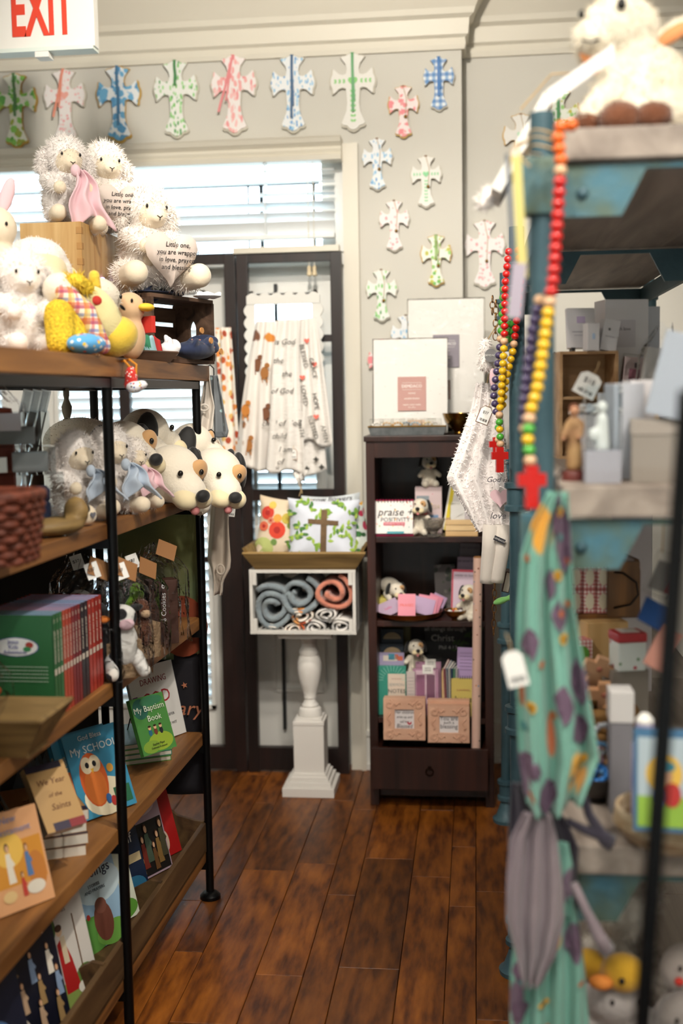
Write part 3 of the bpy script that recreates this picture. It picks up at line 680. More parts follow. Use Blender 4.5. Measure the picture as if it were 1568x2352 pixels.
def puff(outline, d, rings=8):
    """pillow: outline inflated to thickness d, front face towards -y"""
    b = B(); n = len(outline); cx_ = sum(p[0] for p in outline)/n; cz_ = sum(p[1] for p in outline)/n; vs = [(cx_, -d/2, cz_)]; fs = []
    for i in range(1, rings+1):
        t = i/rings; y = -d/2*math.sqrt(max(0, 1-t**2.4)); vs += [(cx_+(x-cx_)*t, y, cz_+(z-cz_)*t) for x, z in outline]
    fs += [(0, 1+k, 1+(k+1) % n) for k in range(n)]
    for i in range(rings-1): fs += [(1+i*n+k, 1+(i+1)*n+k, 1+(i+1)*n+(k+1) % n, 1+i*n+(k+1) % n) for k in range(n)]
    m_ = len(vs); back = [(x, -y, z) for x, y, z in vs]; vs = vs+back
    fs = fs+[tuple(reversed([i+m_ for i in f])) for f in fs]; return b.add(vs, fs)
def eyes(par, s, x, y, z, r=.004):
    for k in (-1, 1): simple(par, 'eye', M_eye, [('e', (k*x, y, z), (r*.8, r*.6, r*1.25))], s)
M_heartp = spots('heart_fabric', 'd3c4ba', ['f4efe9'], 42, .10, .8, dens=.5)
def lamb(label, loc, rz, h, wool=M_wool, face=M_cream, heart_=None, blanket=None, tilt=0, tag_=None, group='plush lambs on the top board', legs=((-.055, -.10, .03), (.055, -.10, .03)), seed=1, dens=1.0, ears=True, arms=True, roll=0, leg_r=.027):
    s = h/.30; t = thing('plush_lamb', label, 'plush toy', loc, (tilt, roll, rz), group)
    sh = [('e', (0, .01, .085), (.075, .065, .088)), ('e', (0, -.005, .225), (.066, .060, .066)), ('e', (0, 0, .16), (.05, .045, .05))]
    if arms: sh += [('c', (-.062, -.005, .145), (-.05, -.075, .115), .027, .022), ('c', (.062, -.005, .145), (.05, -.075, .115), .027, .022)]
    for l in legs: sh.append(('c', (l[0]*.8, -.02, .04), (l[0]*.98, l[1]*.62, l[2]), leg_r*1.15, leg_r))
    part(t, 'wool_body', wool, sh, s, .006*s, (int(3400*dens), .014*s, .0026*s), seed)
    part(t, 'face', face, [('e', (0, -.030, .212), (.049, .040, .050)), ('e', (0, -.062, .196), (.024, .018, .020))], s, .006*s)
    if ears:
        for k in (-1, 1):
            part(t, 'ear', wool, [('e', (k*.072, .0, .205), (.022, .018, .044), (0, k*-18, 0))], s, .006*s, (int(600*dens), .013*s, .0026*s), seed+k)
    for l in legs: part(t, 'foot', face, [('c', (l[0]*.98, l[1]*.66, l[2]), (l[0]*1.02, l[1]*1.02, l[2]+.004), leg_r*.98, leg_r*1.0)], s, .006*s)
    if arms:
        for k in (-1, 1): part(t, 'paw', face, [('e', (k*.048, -.085, .112), (.022, .020, .022))], s, .006*s)
    eyes(t, s, .030, -.064, .222, .0046)
    B().tube([Vector((-.008, -.079, .196))*s, Vector((0, -.081, .191))*s, Vector((.008, -.079, .196))*s], .0012*s, 5).tube([Vector((0, -.081, .191))*s, Vector((0, -.079, .183))*s], .0012*s, 5).build('stitched_mouth', M_thread, t)
    if heart_:
        hp = puff([(x, z) for x, z in heart(.082*s)], .055*s).build('heart_pillow', M_heartp, t, (heart_[0]*s, -.115*s, heart_[1]*s), (8, 0, 0), smooth='all')
        for i, tx in enumerate(('Little one,', 'you are wrapped', 'in love, prayers', 'and blessings')): text(tx, .0185*s, M_ink, hp, (.004*s, -.0288*s+abs(i-1.5)*.0012*s, (.030-.020*i)*s), shear=.1)
    if blanket is not None:
        bl_ = 1.0
        if isinstance(blanket, tuple): blanket, bl_ = blanket
        def bf(u, v):
            w_ = .014+.062*v**.8
            return ((.012+(u-.5)*2*w_+.03*v+.010*math.sin(v*8))*s, (-.098-.022*math.sin(v*2.2)-.013*math.sin(u*13+v*3))*s, (.168-.165*v*bl_-.022*v*math.cos(u*6.5))*s)
        B().grid(bf, 28, 20, .0035*s).build('blanket', blanket, t, smooth='all')
        simple(t, 'blanket_knot', blanket, [('e', (0, -.10, .165), (.016, .014, .02))], s)
    if tag_:
        B().cyl((0, 0, 0), (0, .0006, 0), .016*s, n=20).build('hang_tag', mat('grey_tag', '8d8b8c', .5), t, (tag_[0]*s, tag_[1]*s, tag_[2]*s))
    return t
def puppy(label, loc, rz, h, tilt=0, roll=0, lying=False, collar=None, group=None, seed=1, body=True, ear=M_blk):
    """plain cream toy puppy with dark drop ears, round eyes and a button nose"""
    s = h/.30; t = thing('plush_dog', label, 'plush toy', loc, (tilt, roll, rz), group)
    hz = .09 if lying else .215; hy = -.06 if lying else -.01
    if body:
        if lying: sh = [('e', (0, .08, .07), (.08, .13, .07)), ('c', (-.06, 0, .03), (-.07, -.09, .022), .03, .024), ('c', (.06, 0, .03), (.07, -.09, .022), .03, .024)]
        else: sh = [('e', (0, .01, .08), (.062, .055, .085)), ('c', (-.05, .0, .13), (-.085, -.03, .10), .022, .020), ('c', (.05, .0, .13), (.085, -.03, .10), .022, .020), ('c', (-.035, -.01, .03), (-.045, -.075, .028), .032, .030), ('c', (.035, -.01, .03), (.045, -.075, .028), .032, .030)]
        part(t, 'body', M_offw, sh, s, .006*s, (900, .006*s, .002*s), seed)
    part(t, 'head', M_offw, [('e', (0, hy, hz), (.066, .064, .064)), ('e', (0, hy-.052, hz-.016), (.045, .05, .038))], s, .006*s)
    part(t, 'muzzle', M_creamy, [('e', (-.020, hy-.082, hz-.024), (.028, .030, .024)), ('e', (.020, hy-.082, hz-.024), (.028, .030, .024))], s, .006*s)
    simple(t, 'eye_patch', mat('tan_patch', 'c79a68', .9, sheen=.4), [('e', (.030, hy-.047, hz+.024), (.024, .014, .026))], s)
    simple(t, 'tongue', mat('tongue_pink', 'd98a8a', .8), [('e', (0, hy-.098, hz-.046), (.010, .010, .010))], s)
    simple(t, 'nose', M_blk, [('e', (0, hy-.113, hz-.006), (.017, .012, .014))], s)
    for k in (-1, 1):
        part(t, 'ear', ear, [('e', (k*.070, hy+.012, hz+.004), (.017, .030, .054), (0, k*-16, 0))], s, .006*s)
        simple(t, 'eye', M_eye, [('e', (k*.028, hy-.060, hz+.026), (.006, .006, .007))], s)
    if collar: B().tube([(s*.05*math.cos(a*math.pi/8), s*(hy*.5+.045*math.sin(a*math.pi/8)), s*(hz-.055)) for a in range(16)], .006*s, 8, closed=True).build('collar', collar, t, smooth='all')
    return t
def hangtag(label, loc, rot, w=.03, h=.05, lines=('',), m=None, group=None, frame=None):
    t = thing('price_tag', label, 'tag', loc, rot, group)
    if frame: B().prism([(-w/2-.002, -h-.002), (w/2+.002, -h-.002), (w/2+.002, -.008), (w/4, .002), (-w/4, .002), (-w/2-.002, -.008)], .0012, y0=0).build('card_back', frame, t)
    B().prism([(-w/2, -h), (w/2, -h), (w/2, -.008), (w/4, 0), (-w/4, 0), (-w/2, -.008)], .0008, y0=-.001).build('card', m or M_tagc, t)
    B().tube([(0, 0, -.004), (.002, 0, .012), (0, .004, .026)], .0008, 5).build('string', M_string, t)
    for i, l in enumerate(lines):
        if l: text(l, w*.34, M_ink, t, (0, -.0014, -h*(.35+.25*i)), ext=.0002)
    bc_ = B()
    for i in range(9): bc_.box(w*(.02+.02*(i % 3)), .0004, h*.16, (-w*.32+i*w*.08, -.0012, -h*.80))
    bc_.build('bar_marks', M_ink, t); return t

# ================================================================== TOP BOARD: pine box, crate, toys
M_pine = wood('pine_box', 'b98a4c', 'd9b57c', .55, axis=2, ring=2.4, rnd=False); M_crate = wood('weathered_crate', '3d2b21', '755946', .7, axis=0, ring=2.5, rnd=False)
pb = thing('pine_box', 'tall pale pine box with finger joints under the pink blanket lamb', 'box', (-1.04, 3.06, 1.555))
for sx in (-1, 1): B().box(.012, .375, .345, (sx*.072, 0, .1725)).build('side', M_pine, pb)
for sy in (-1, 1): B().box(.156, .012, .345, (0, sy*.194, .1725)).build('end', M_pine, pb)
B().box(.132, .376, .012, (0, 0, .335)).build('lid', M_pine, pb)
for k in range(9): B().box(.0135, .0138, .016, (.0722, -.194, .02+k*.038)).build('finger_joint', mat('pine_end', 'b8894e', .6), pb)
B().ell(.006, .006, .004, (.080, -.05, .22)).build('indicator_light', mat('violet_led', '9a86ff', .3, emit=6), pb)
lamb('white plush lamb with pink blanket, highest on the pine box', (-1.03, 2.955, 1.90), 38, .235, M_wool, M_cream, None, M_pinkf, seed=3, dens=1.5, legs=((-.055, -.085, .03), (.07, -.10, .0)))
lamb('white plush lamb with heart pillow seated behind the pink blanket lamb', (-.975, 3.105, 1.905), 36, .245, M_wool2, M_cream, (.006, .075), seed=5, legs=((-.05, -.09, .0), (.085, -.15, -.10)), dens=1.3)
lamb('white plush lamb holding a printed heart, seated highest on the dark crate', (-.86, 3.085, 1.748), 44, .285, M_wool2, M_cream, (.012, .085), seed=8, legs=((-.10, -.12, .030), (.085, -.13, .030)), dens=1.5, leg_r=.034)
cl = thing('dark_crate', 'weathered brown wooden crate with slats and handle hole on the top board', 'crate', (-.777, 3.135, 1.557), (0, 0, 71.6))
cw, ch, cd = .31, .178, .13
for k in range(4): B().box(cw, cd/4-.004, .010, (0, cd*(k+.5)/4, ch-.005), bev=.001).build('slat', M_crate, cl)
for k in range(4): B().box(cw, cd/4-.004, .010, (0, cd*(k+.5)/4, .005), bev=.001).build('slat', M_crate, cl)
for k in range(3): B().box(cw-.02, .009, .040, (0, cd-.005, .035+k*.052), bev=.001).build('slat', M_crate, cl)
def end_panel(x):
    o = [(0, .008), (cd, .008), (cd, ch-.010), (0, ch-.010)]; hl = [(cd/2+.022*math.cos(a)*.55, ch*.52+.030*math.sin(a)) for a in [2*math.pi*k/20 for k in range(20)]]
    bm = bmesh.new(); ov = [bm.verts.new((x, p, q)) for p, q in o]; hv = [bm.verts.new((x, p, q)) for p, q in hl]
    es_ = [bm.edges.new((v[i], v[(i+1) % len(v)])) for v in (ov, hv) for i in range(len(v))]
    bmesh.ops.triangle_fill(bm, edges=es_, use_beauty=True, use_dissolve=False); r = bmesh.ops.extrude_face_region(bm, geom=bm.faces[:])
    bmesh.ops.translate(bm, verts=[e for e in r['geom'] if isinstance(e, bmesh.types.BMVert)], vec=(.011, 0, 0)); bmesh.ops.recalc_face_normals(bm, faces=bm.faces)
    me = D.meshes.new('end_panel'); bm.to_mesh(me); bm.free(); put('end_panel', me, M_crate, cl)
end_panel(-cw/2); end_panel(cw/2-.011)
def crumple(name, label, cat, m, loc, rot, sx, sy, sz, seed=0, group=None, folds=5, n=26):
    """a heap of folded cloth: a draped sheet with pleats over a soft mound"""
    t = thing(name, label, cat, loc, rot, group); rg = random.Random(seed); sh = [('e', (0, 0, sz*.30), (sx*.42, sy*.42, sz*.30))]
    for k in range(7): sh.append(('e', (rg.uniform(-.3, .3)*sx, rg.uniform(-.28, .28)*sy, sz*rg.uniform(.3, .62)), (sx*rg.uniform(.10, .26), sy*rg.uniform(.09, .2), sz*rg.uniform(.18, .34)), (rg.uniform(-30, 30), rg.uniform(-35, 35), rg.uniform(-60, 60))))
    part(t, 'cloth', m, sh, 1, max(.003, min(sx, sz)*.035), None, seed, 1); return t
M_navy = spots('navy_print', '1a2747', ['8a6a5e', '27406e', 'b0705a'], 60, .17, .85, dens=.5)
nv = crumple('navy_garment', 'navy printed baby garment with wooden buttons heaped in the dark crate', 'clothing', M_navy, (-.765, 3.19, 1.568), (0, 0, 71), .20, .10, .085, 4)
for k, (a, b_) in enumerate(((-.045, .075), (0, .05), (.05, .022))):
    B().cyl((a, -.052, b_), (a, -.056, b_), .0085, n=14).build('button', mat('button_wood', 'c58c52', .5), nv, smooth=True)
crumple('white_garment', 'white folded sleeve spilling from the near end of the dark crate', 'clothing', mat('white_jersey', 'e6e3e6', .85), (-.80, 3.045, 1.568), (0, 0, 60), .07, .07, .07, 7)
crumple('navy_cloth', 'navy cloth folded flat under the heart lamb on the crate', 'cloth', M_navy, (-.84, 3.115, 1.737), (0, 0, 71), .24, .12, .018, 9)
pc_ = crumple('printed_cloth', 'white cloth with dark doodles draped on the far crate corner', 'cloth', spots('doodle_cloth', 'e8ecef', ['2a3244', '3c4a58'], 55, .13, .85, dens=.55), (-.735, 3.235, 1.737), (0, 0, 60), .10, .09, .020, 11)
tb = thing('brown_tray', 'small brown tray of folded bandanas left of the dark crate', 'tray', (-.83, 2.90, 1.556), (0, 0, 65))
slab('front_board', [(-.065, -.03, 0), (.065, -.03, 0), (.085, -.045, .026), (-.085, -.045, .026)], .006, tb, M_crate); slab('back_board', [(-.065, .03, 0), (.065, .03, 0), (.085, .045, .026), (-.085, .045, .026)], -.006, tb, M_crate)
B().box(.13, .06, .005, (0, 0, .003)).build('bottom', M_crate, tb)
for s in (-1, 1): slab('end_board', [(s*.065, -.03, 0), (s*.065, .03, 0), (s*.085, .045, .026), (s*.085, -.045, .026)], s*.006, tb, M_crate)
for k, (c_, w_) in enumerate((('d9653a', 'orange'), ('c0432f', 'rust red'), ('f0ece4', 'white'), ('3f8f6a', 'green'), ('a8d3dd', 'pale blue'), ('d03030', 'bright red'))):
    p = Vector((-.83, 2.90, 1.562))+Vector((.022*(k-2.5)*.42, .022*(k-2.5), 0)); bd = thing('bandana', '%s folded bandana leaning in the small brown tray' % w_, 'bandana', p, (0, 0, 68), 'bandanas in the small brown tray')
    B().grid(lambda u, v: ((u-.5)*.075, .012*math.sin(u*3+k)+.01*v, .01+.05*v*(1-.4*abs(u-.5))), 10, 6, .006).build('cloth', mat('bandana_'+c_, c_, .85), bd, smooth='all')
# near group of toys
lamb('small white plush lamb at the left frame edge on the top board', (-.955, 2.43, 1.556), 40, .235, M_wool, M_wool2, seed=12, dens=1.2, legs=((-.04, -.085, .03), (.05, -.085, .03)))
cm = thing('plush_lamb', 'cream smooth headed plush lamb with a brown button eye', 'plush toy', (-.985, 2.62, 1.556), (0, 0, 35), 'plush lambs on the top board')
part(cm, 'body', M_creamy, [('e', (0, 0, .07), (.07, .06, .08))]); part(cm, 'head', M_creamy, [('e', (0, 0, .19), (.068, .066, .068)), ('e', (0, -.045, .16), (.052, .05, .05))])
part(cm, 'wool_cap', M_wool2, [('e', (0, .012, .225), (.069, .064, .052)), ('e', (-.05, .0, .20), (.03, .04, .04)), ('e', (.05, .01, .20), (.03, .04, .04))], tuft=(700, .006, .002))
for k in (-1, 1):
    simple(cm, 'eye', mat('brown_eye', '3a1d12', .12), [('e', (k*.040, -.082, .178), (.008, .005, .009))]); simple(cm, 'ear', M_creamy, [('e', (k*.078, .0, .18), (.02, .012, .035), (0, k*-20, 0))])
pe = thing('plush_rabbit', 'pink eared cream plush cut off by the left frame edge', 'plush toy', (-1.10, 2.66, 1.66), (0, 0, 30))
part(pe, 'body', M_cream, [('e', (0, 0, .10), (.055, .05, .09)), ('e', (0, -.005, .20), (.05, .045, .05))]); simple(pe, 'ear', M_pinkf, [('e', (.03, 0, .275), (.016, .010, .045), (0, 18, 0))]); simple(pe, 'ear', M_pinkf, [('e', (-.03, 0, .275), (.016, .010, .045), (0, -18, 0))]); eyes(pe, 1, .02, -.048, .205)
B().box(.08, .12, .105, (0, 0, -.0525)).build('stand_block', M_pine, pe)
dl = thing('cloth_doll', 'knotted cloth doll with yellow yarn hair, plaid arm and dotted shoes', 'plush toy', (-.835, 2.44, 1.556), (0, 0, 50))
M_plaid = checks('plaid', 'f0e6d8', [('d23a2c', 0, 70), ('2f5fae', 2, 62), ('e8c23a', 0, 35), ('c8332a', 2, 31)], w=.42); M_yk = mat('yellow_knit', 'e3be2e', .9, var=.25, vs=160, bump=.8, bs=160)
part(dl, 'yellow_legs', M_yk, [('c', (-.045, .0, .085), (-.055, -.02, .025), .032, .030), ('c', (-.02, .02, .09), (-.01, -.01, .03), .03, .028)]); part(dl, 'plaid_arm', M_plaid, [('c', (-.03, .01, .135), (.015, -.01, .09), .021, .023), ('c', (.015, -.01, .09), (.045, -.02, .02), .022, .019)])
part(dl, 'shoe', spots('dot_blue', '5aa6dc', ['f5f0e0', 'e0322f', 'f0cb3a'], 80, .33, .85), [('e', (-.015, -.055, .022), (.048, .034, .022), (0, 0, 12))]); part(dl, 'yarn_hair', mat('yellow_yarn', 'f0ce3c', .9, bump=.9, bs=140), [('e', (.0, .005, .155), (.028, .024, .018)), ('e', (.025, .005, .145), (.02, .02, .016))], tuft=(260, .014, .003))
part(dl, 'head', M_offw, [('e', (-.02, .03, .14), (.04, .04, .036))])
gf = thing('plush_giraffe', 'pale yellow plush giraffe head down with deeper yellow crown', 'plush toy', (-.80, 2.55, 1.556), (0, 0, 48))
ry = (0, -32, 0)
part(gf, 'head', mat('lemon_plush', 'ecdfa4', .9, sheen=.4, bump=.2, bs=200), [('e', (-.03, 0, .085), (.050, .050, .078), ry)]); part(gf, 'crown', mat('yellow_plush', 'e8c440', .9, sheen=.4, bump=.2, bs=200), [('e', (.010, -.006, .044), (.052, .050, .044), ry)])
part(gf, 'ear', mat('lemon_plush'), [('e', (-.065, -.03, .118), (.026, .016, .018), (0, 30, 0))]); simple(gf, 'ear_lining', mat('red_felt', 'd23b30', .85), [('e', (-.056, -.044, .118), (.012, .005, .010))]); simple(gf, 'eye', M_eye, [('e', (.004, -.048, .105), (.004, .003, .009), (0, -50, 0))])
simple(gf, 'horn', mat('yellow_plush'), [('c', (-.03, .0, .15), (-.035, .0, .175), .010, .012)])
sp = thing('plush_sheep', 'white plush sheep leaning between the cream lamb and the giraffe', 'plush toy', (-.87, 2.72, 1.556), (0, 0, 45))
part(sp, 'body', M_offw, [('e', (0, .01, .07), (.05, .05, .07)), ('e', (-.005, 0, .15), (.052, .046, .040), (0, 28, 0)), ('e', (-.045, -.02, .125), (.03, .02, .018), (0, 30, 0))], tuft=(600, .006, .002)); eyes(sp, 1, .025, -.045, .145, .0045)
bd_ = thing('plush_duck', 'tan plush bird with a short yellow beak by the brown tray', 'plush toy', (-.825, 2.79, 1.556), (0, 0, 55))
part(bd_, 'body', mat('tan_plush', 'd9b48c', .9, sheen=.3), [('e', (0, 0, .055), (.036, .036, .055)), ('e', (0, 0, .125), (.038, .036, .038))]); simple(bd_, 'beak', mat('beak_yellow', 'f0c53c', .7), [('e', (.02, -.038, .125), (.022, .016, .010))]); eyes(bd_, 1, .018, -.032, .14, .004)
B().box(.012, .05, .04, (.035, -.02, .085), bev=.001).build('red_carton', mat('red_card', 'c8322a', .6), bd_)
ds = thing('dangling_shoes', 'red dotted and white dotted cloth shoes dangling on cords over the board edge', 'plush toy', at(300, 832, 2.56))
M_rd = spots('red_dots', 'd23028', ['f6ece4'], 130, .26, .85); M_wd = spots('white_dots', 'f0eef2', ['d23a3a', '3a5aa8', '2c2c34', 'e8b83a'], 120, .27, .85)
part(ds, 'red_shoe', M_rd, [('e', (.0, 0, -.032), (.015, .016, .026)), ('e', (-.004, 0, -.05), (.014, .014, .012))]); part(ds, 'white_shoe', M_wd, [('e', (.008, -.006, -.055), (.02, .016, .014)), ('e', (.026, -.006, -.050), (.013, .012, .011))])
B().tube([(-.03, .02, .002), (-.012, -.008, .004), (0, -.004, -.012)], .0028, 6).tube([(-.03, .03, .002), (.0, -.008, .006), (.014, -.004, -.006), (.010, 0, -.04)], .0028, 6).build('cord', mat('orange_cord', 'dd8f2c', .8), ds, smooth=True)
# garments hanging off the far end post
M_beige = mat('beige_jersey', 'c4b6a6', .9, sheen=.3, bump=.1, bs=150); M_oat = mat('oat_jersey', 'd6cdc2', .9, sheen=.3, bump=.1, bs=150); M_char = spots('charcoal_print', '6f7478', ['3c4246', 'a9c3c4'], 40, .2, .9, dens=.4)
def hang(name, label, Y, rows, m, folds=4, amp=.012, nu=40, nv=40, group='child garments on the near blue column', th=.003):
    o = at((rows[0][1]+rows[0][2])/2, rows[0][0], Y); t = thing(name, label, 'clothing', o, group=group)
    def fn(u, v):
        py = rows[0][0]+(rows[-1][0]-rows[0][0])*v
        for i in range(len(rows)-1):
            if py <= rows[i+1][0]+1e-6: k = (py-rows[i][0])/(rows[i+1][0]-rows[i][0]); a, b = rows[i][1]+(rows[i+1][1]-rows[i][1])*k, rows[i][2]+(rows[i+1][2]-rows[i][2])*k; break
        p = at(a+(b-a)*u, py, Y)-o; return (p.x, p.y+amp*math.sin(u*folds*2*math.pi+v*3)*(.4+.6*v), p.z)
    B().grid(fn, nu, nv, th).build('cloth', m, t, smooth='all'); return t, fn
gg = 'baby garments hanging on the far shelf post'
g2, _ = hang('baby_romper', 'grey printed baby garment hanging behind the oatmeal onesie', 3.40, [(862, 484, 498), (900, 484, 506), (950, 488, 518), (990, 490, 526), (1003, 494, 522)], M_char, 1.5, .012, group=gg)
B().grid(lambda u, v: (.006+(u-.5)*.040+.010*v, -.016-.004*math.sin(u*6), -.165-.016*v), 8, 4, .004).build('ribbed_cuff', mat('charcoal_rib', '54585c', .9), g2, smooth='all')
g1, _ = hang('baby_onesie', 'oatmeal baby onesie hanging on the far shelf post beside the plush dogs', 3.355, [(868, 472, 480), (900, 466, 485), (935, 458, 494), (985, 452, 490), (1030, 455, 482), (1062, 460, 478)], M_oat, 1.6, .016, group=gg)
B().tube([(-.006+.013*math.cos(a*math.pi/8), -.024, -.085+.009*math.sin(a*math.pi/8)) for a in range(16)], .0028, 8, closed=True).build('neck_band', M_oat, g1, smooth='all')
g3, _ = hang('baby_leggings', 'beige baby romper hanging lowest under the black nosed dog', 3.34, [(1010, 486, 500), (1050, 482, 516), (1090, 484, 523), (1141, 484, 525), (1200, 480, 526), (1285, 474, 532), (1305, 482, 530), (1335, 489, 514), (1366, 490, 511)], M_beige, 1.5, .016, group=gg)
for zz, rx_, rz_ in ((-.060, .012, .020), (-.375, .011, .014)): B().tube([(.012+rx_*math.cos(a*math.pi/8), -.024, zz+rz_*math.sin(a*math.pi/8)) for a in range(16)], .003, 8, closed=True).build('ribbed_opening', M_beige, g3, smooth='all')
for o_ in (g1, g2, g3): B().tube([(0, 0, -.004), (0, .0, .02), (-.01, .0, .03), (-.02, 0, .025)], .0018, 6).build('hanger_hook', M_black, o_)
# floral blanket on the left screen panel
fb = thing('floral_blanket', 'white muslin with orange and rust flowers hung on the dark screen', 'blanket', at(512, 752, 4.38))
M_flor = spots('orange_floral', 'f1e7da', ['c25a2c', 'e08a3a', 'b04a2a', 'e9a25c', 'd9b36a'], 32, .42, .9, dens=.9, distort=.012)
B().grid(lambda u, v: ((u-.5)*(.055+.035*v)+.02*v, .012*math.sin(u*10+v*3), -.60*v), 16, 30, .004).build('cloth', M_flor, fb, smooth='all')
# ================================================================== BOOKS
M_page = mat('pages', 'e4ddcf', .8); M_pageb = mat('pages_blue', '9db3dd', .7)  # story book pages: blue light on white paper put into the colour
def print_shapes(par, art, w, h, y):
    for k, q in enumerate(art):
        kind, c = q[0], q[1]; m = mat('print_'+c, c, .5); yy = y-.0003-.00012*k
        if kind == 'e': pol = [((q[2]+q[4]*math.cos(a))*w, (q[3]+q[5]*math.sin(a))*h) for a in [2*math.pi*i/20 for i in range(20)]]
        elif kind == 'r': pol = [((q[2]+dx*q[4]/2)*w, (q[3]+dz*q[5]/2)*h) for dx, dz in ((-1, -1), (1, -1), (1, 1), (-1, 1))]
        else: pol = [(u*w, v*h) for u, v in q[2]]
        B().prism(pol, .0003, y0=yy).build('cover_print', m, par)
def book(label, loc, rot, w, h, t, cover, title=(), art=(), spine=-1, pages=None, group=None, spine_text=None, name='book', soft=False, cat='book', base_mat=None):
    o = thing(name, label, cat, loc, rot, group); m = base_mat or mat('cover_'+cover, cover, .42, coat=.15); ct = .0009 if soft else .002
    cb = B().box(w, ct, h, (0, -t+ct/2, h/2)).box(w, ct, h, (0, -ct/2, h/2)).box(ct, t, h, (spine*(w/2-ct/2), -t/2, h/2)).build('cover', m, o)
    pw = w-.004-(0 if soft else .003); B().box(pw, t-2*ct-.0002, h-(.001 if soft else .0015), (spine*.002, -t/2, h/2)).build('page_block', pages or M_page, o)
    print_shapes(cb, art, w, h, -t)
    for q in title:
        text(q[0], q[1]*h, mat('print_'+q[4], q[4], .5), cb, (q[2]*w, -t-.0003-.0002*len(art), q[3]*h), ext=.0002, shear=q[5] if len(q) > 5 else 0, sx=q[6] if len(q) > 6 else 1)
    if spine_text: text(spine_text[0], spine_text[1], mat('print_'+spine_text[2], spine_text[2], .5), cb, (spine*(w/2+.0003), -t/2, h*.5), ext=.0002).rotation_euler = Euler((R(90), R(90), R(90*spine)), 'XYZ')
    return o
def easel(label, loc, rz, s=1):
    t = thing('wire_easel', label, 'easel', loc, (0, 0, rz), 'wire book easels'); b = B()
    for k in (-1, 1): b.tube([(k*.03*s, -.045*s, .022*s), (k*.03*s, -.045*s, .004), (k*.03*s, .05*s, .004), (k*.03*s, .02*s, .09*s)], .0018, 6)
    b.tube([(-.03*s, .05*s, .004), (.03*s, .05*s, .004)], .0018, 6); b.build('wire', M_black, t); return t
# ------------------------------------------------------------------ fourth board: picture books
z4 = LZ[4]
book('white picture book with red hand lettering leaning on the fourth board', onz(372, 1700, z4), (-14, 0, 62), .185, .215, .010, 'f0eeea', [('DRAWiNG', .115, .02, .80, '8c2230', 0, .9), ('GOD', .24, .02, .56, 'b3202c', 0, .95), ('KAREN KIEFER', .05, .14, .30, '2a2320'), ('KATHY DE WIT', .05, .14, .18, '2a2320')], [('r', '7a2f86', -.42, .62, .10, .05)])
for k in range(4):
    p = onz(372, 1762, z4) + Vector((-.068, .02, k*.0140))
    o = book('green and blue hardback lying in the stack under the baptism book' if k else 'green blue hardback lying at the bottom of the baptism book stack', p+Vector((.002*k, .003*k, 0)), (0, 0, 0), .175, .20, .0135, '5f9a4a' if k % 2 == 0 else '4f8d78', spine=1, group='stacked green baptism books')
    o.rotation_euler = Euler((R(-90), 0, R(28+1.5*k)), 'XYZ'); o.location.z += .0; o['label'] = ['green hardback at the bottom of the flat stack on the far board end', 'second green hardback from the bottom of the flat stack', 'third green hardback from the bottom of the flat stack', 'topmost green hardback of the flat stack under the upright baptism book'][k]
    text('My Baptism Book', .0075, mat('print_e8efe6', 'e8efe6', .5), o, (.088, -.00675, .10), ext=.0002).rotation_euler = Euler((R(90), R(90), R(90)), 'XYZ')
pz4 = z4+.056
book('green baptism book with three children, standing upright on its flat stack', onz(362, 1728, pz4), (-20, 0, 58), .115, .148, .012, '4f8f45', [('My Baptism', .15, -.02, .78, 'e9f0dc'), ('Book', .15, .06, .60, 'e9f0dc'), ('Sophie Piper', .055, .0, .15, '2c3a24'), ('Dubravka Kolanovic', .045, .0, .09, '2c3a24')],
     [('e', '2f6a5a', -.25, .80, .22, .18), ('e', '3d7d57', .1, .9, .34, .09), ('e', '9ab638', .10, .18, .36, .16), ('e', '86a93c', -.2, .12, .25, .11)] + [('e', c, x, .36, .05, .06) for c, x in (('2f6f86', -.14), ('7a3a2c', .02), ('23262c', .18))] + [('e', 'e8b890', x, .44, .042, .036) for x in (-.14, .02, .18)] + [('e', '3a2418', x, .468, .042, .018) for x in (-.14, .02, .18)])
easel('black wire easel holding the white drawing book', onz(345, 1722, z4)+Vector((-.02, .01, 0)), 62)
owl = [('e', 'f3e8c8', 0.010, .20, .40, .22), ('e', 'd8632a', -0.130, .42, .24, .32), ('e', 'e07a34', -0.130, .34, .19, .22), ('e', 'f2dfbc', -0.200, .60, .10, .10), ('e', 'f2dfbc', -0.050, .60, .10, .10), ('e', '1c1c20', -0.190, .60, .035, .035), ('e', '1c1c20', -0.060, .60, .035, .035), ('p', 'e8b23a', [(-.15, .55), (-.09, .55), (-.12, .49)]), ('r', '2a6a4a', .30, .16, .30, .20), ('e', 'f0b04a', 0.190, .50, .06, .05), ('e', '3a6fb0', 0.030, .16, .05, .06), ('e', 'c03a34', 0.110, .12, .05, .06)]
for k in range(2):
    p = onz(246, 1868, z4)+Vector((-.024*k, -.012*k, 0))
    o = book('blue school picture book with an orange owl, nearer the post' if k == 0 else 'blue school picture book behind the owl cover, mostly its printed spine showing', p, (-22, 0, 58), .16, .20, .016, '3f93b8', [('God Bless', .085, -.02, .92, 'eef4f2'), ('My SCHOOL', .125, .0, .78, 'eef4f2')] if k == 0 else [], owl if k == 0 else [], spine_text=('GOD BLESS MY SCHOOL', .010, 'f0d8a0'), group='owl school books')
    B().box(.0165, .0150, .11, (-.0735, -.008, .062)).build('spine_band', mat('orange_band', 'd4622c', .5), o)
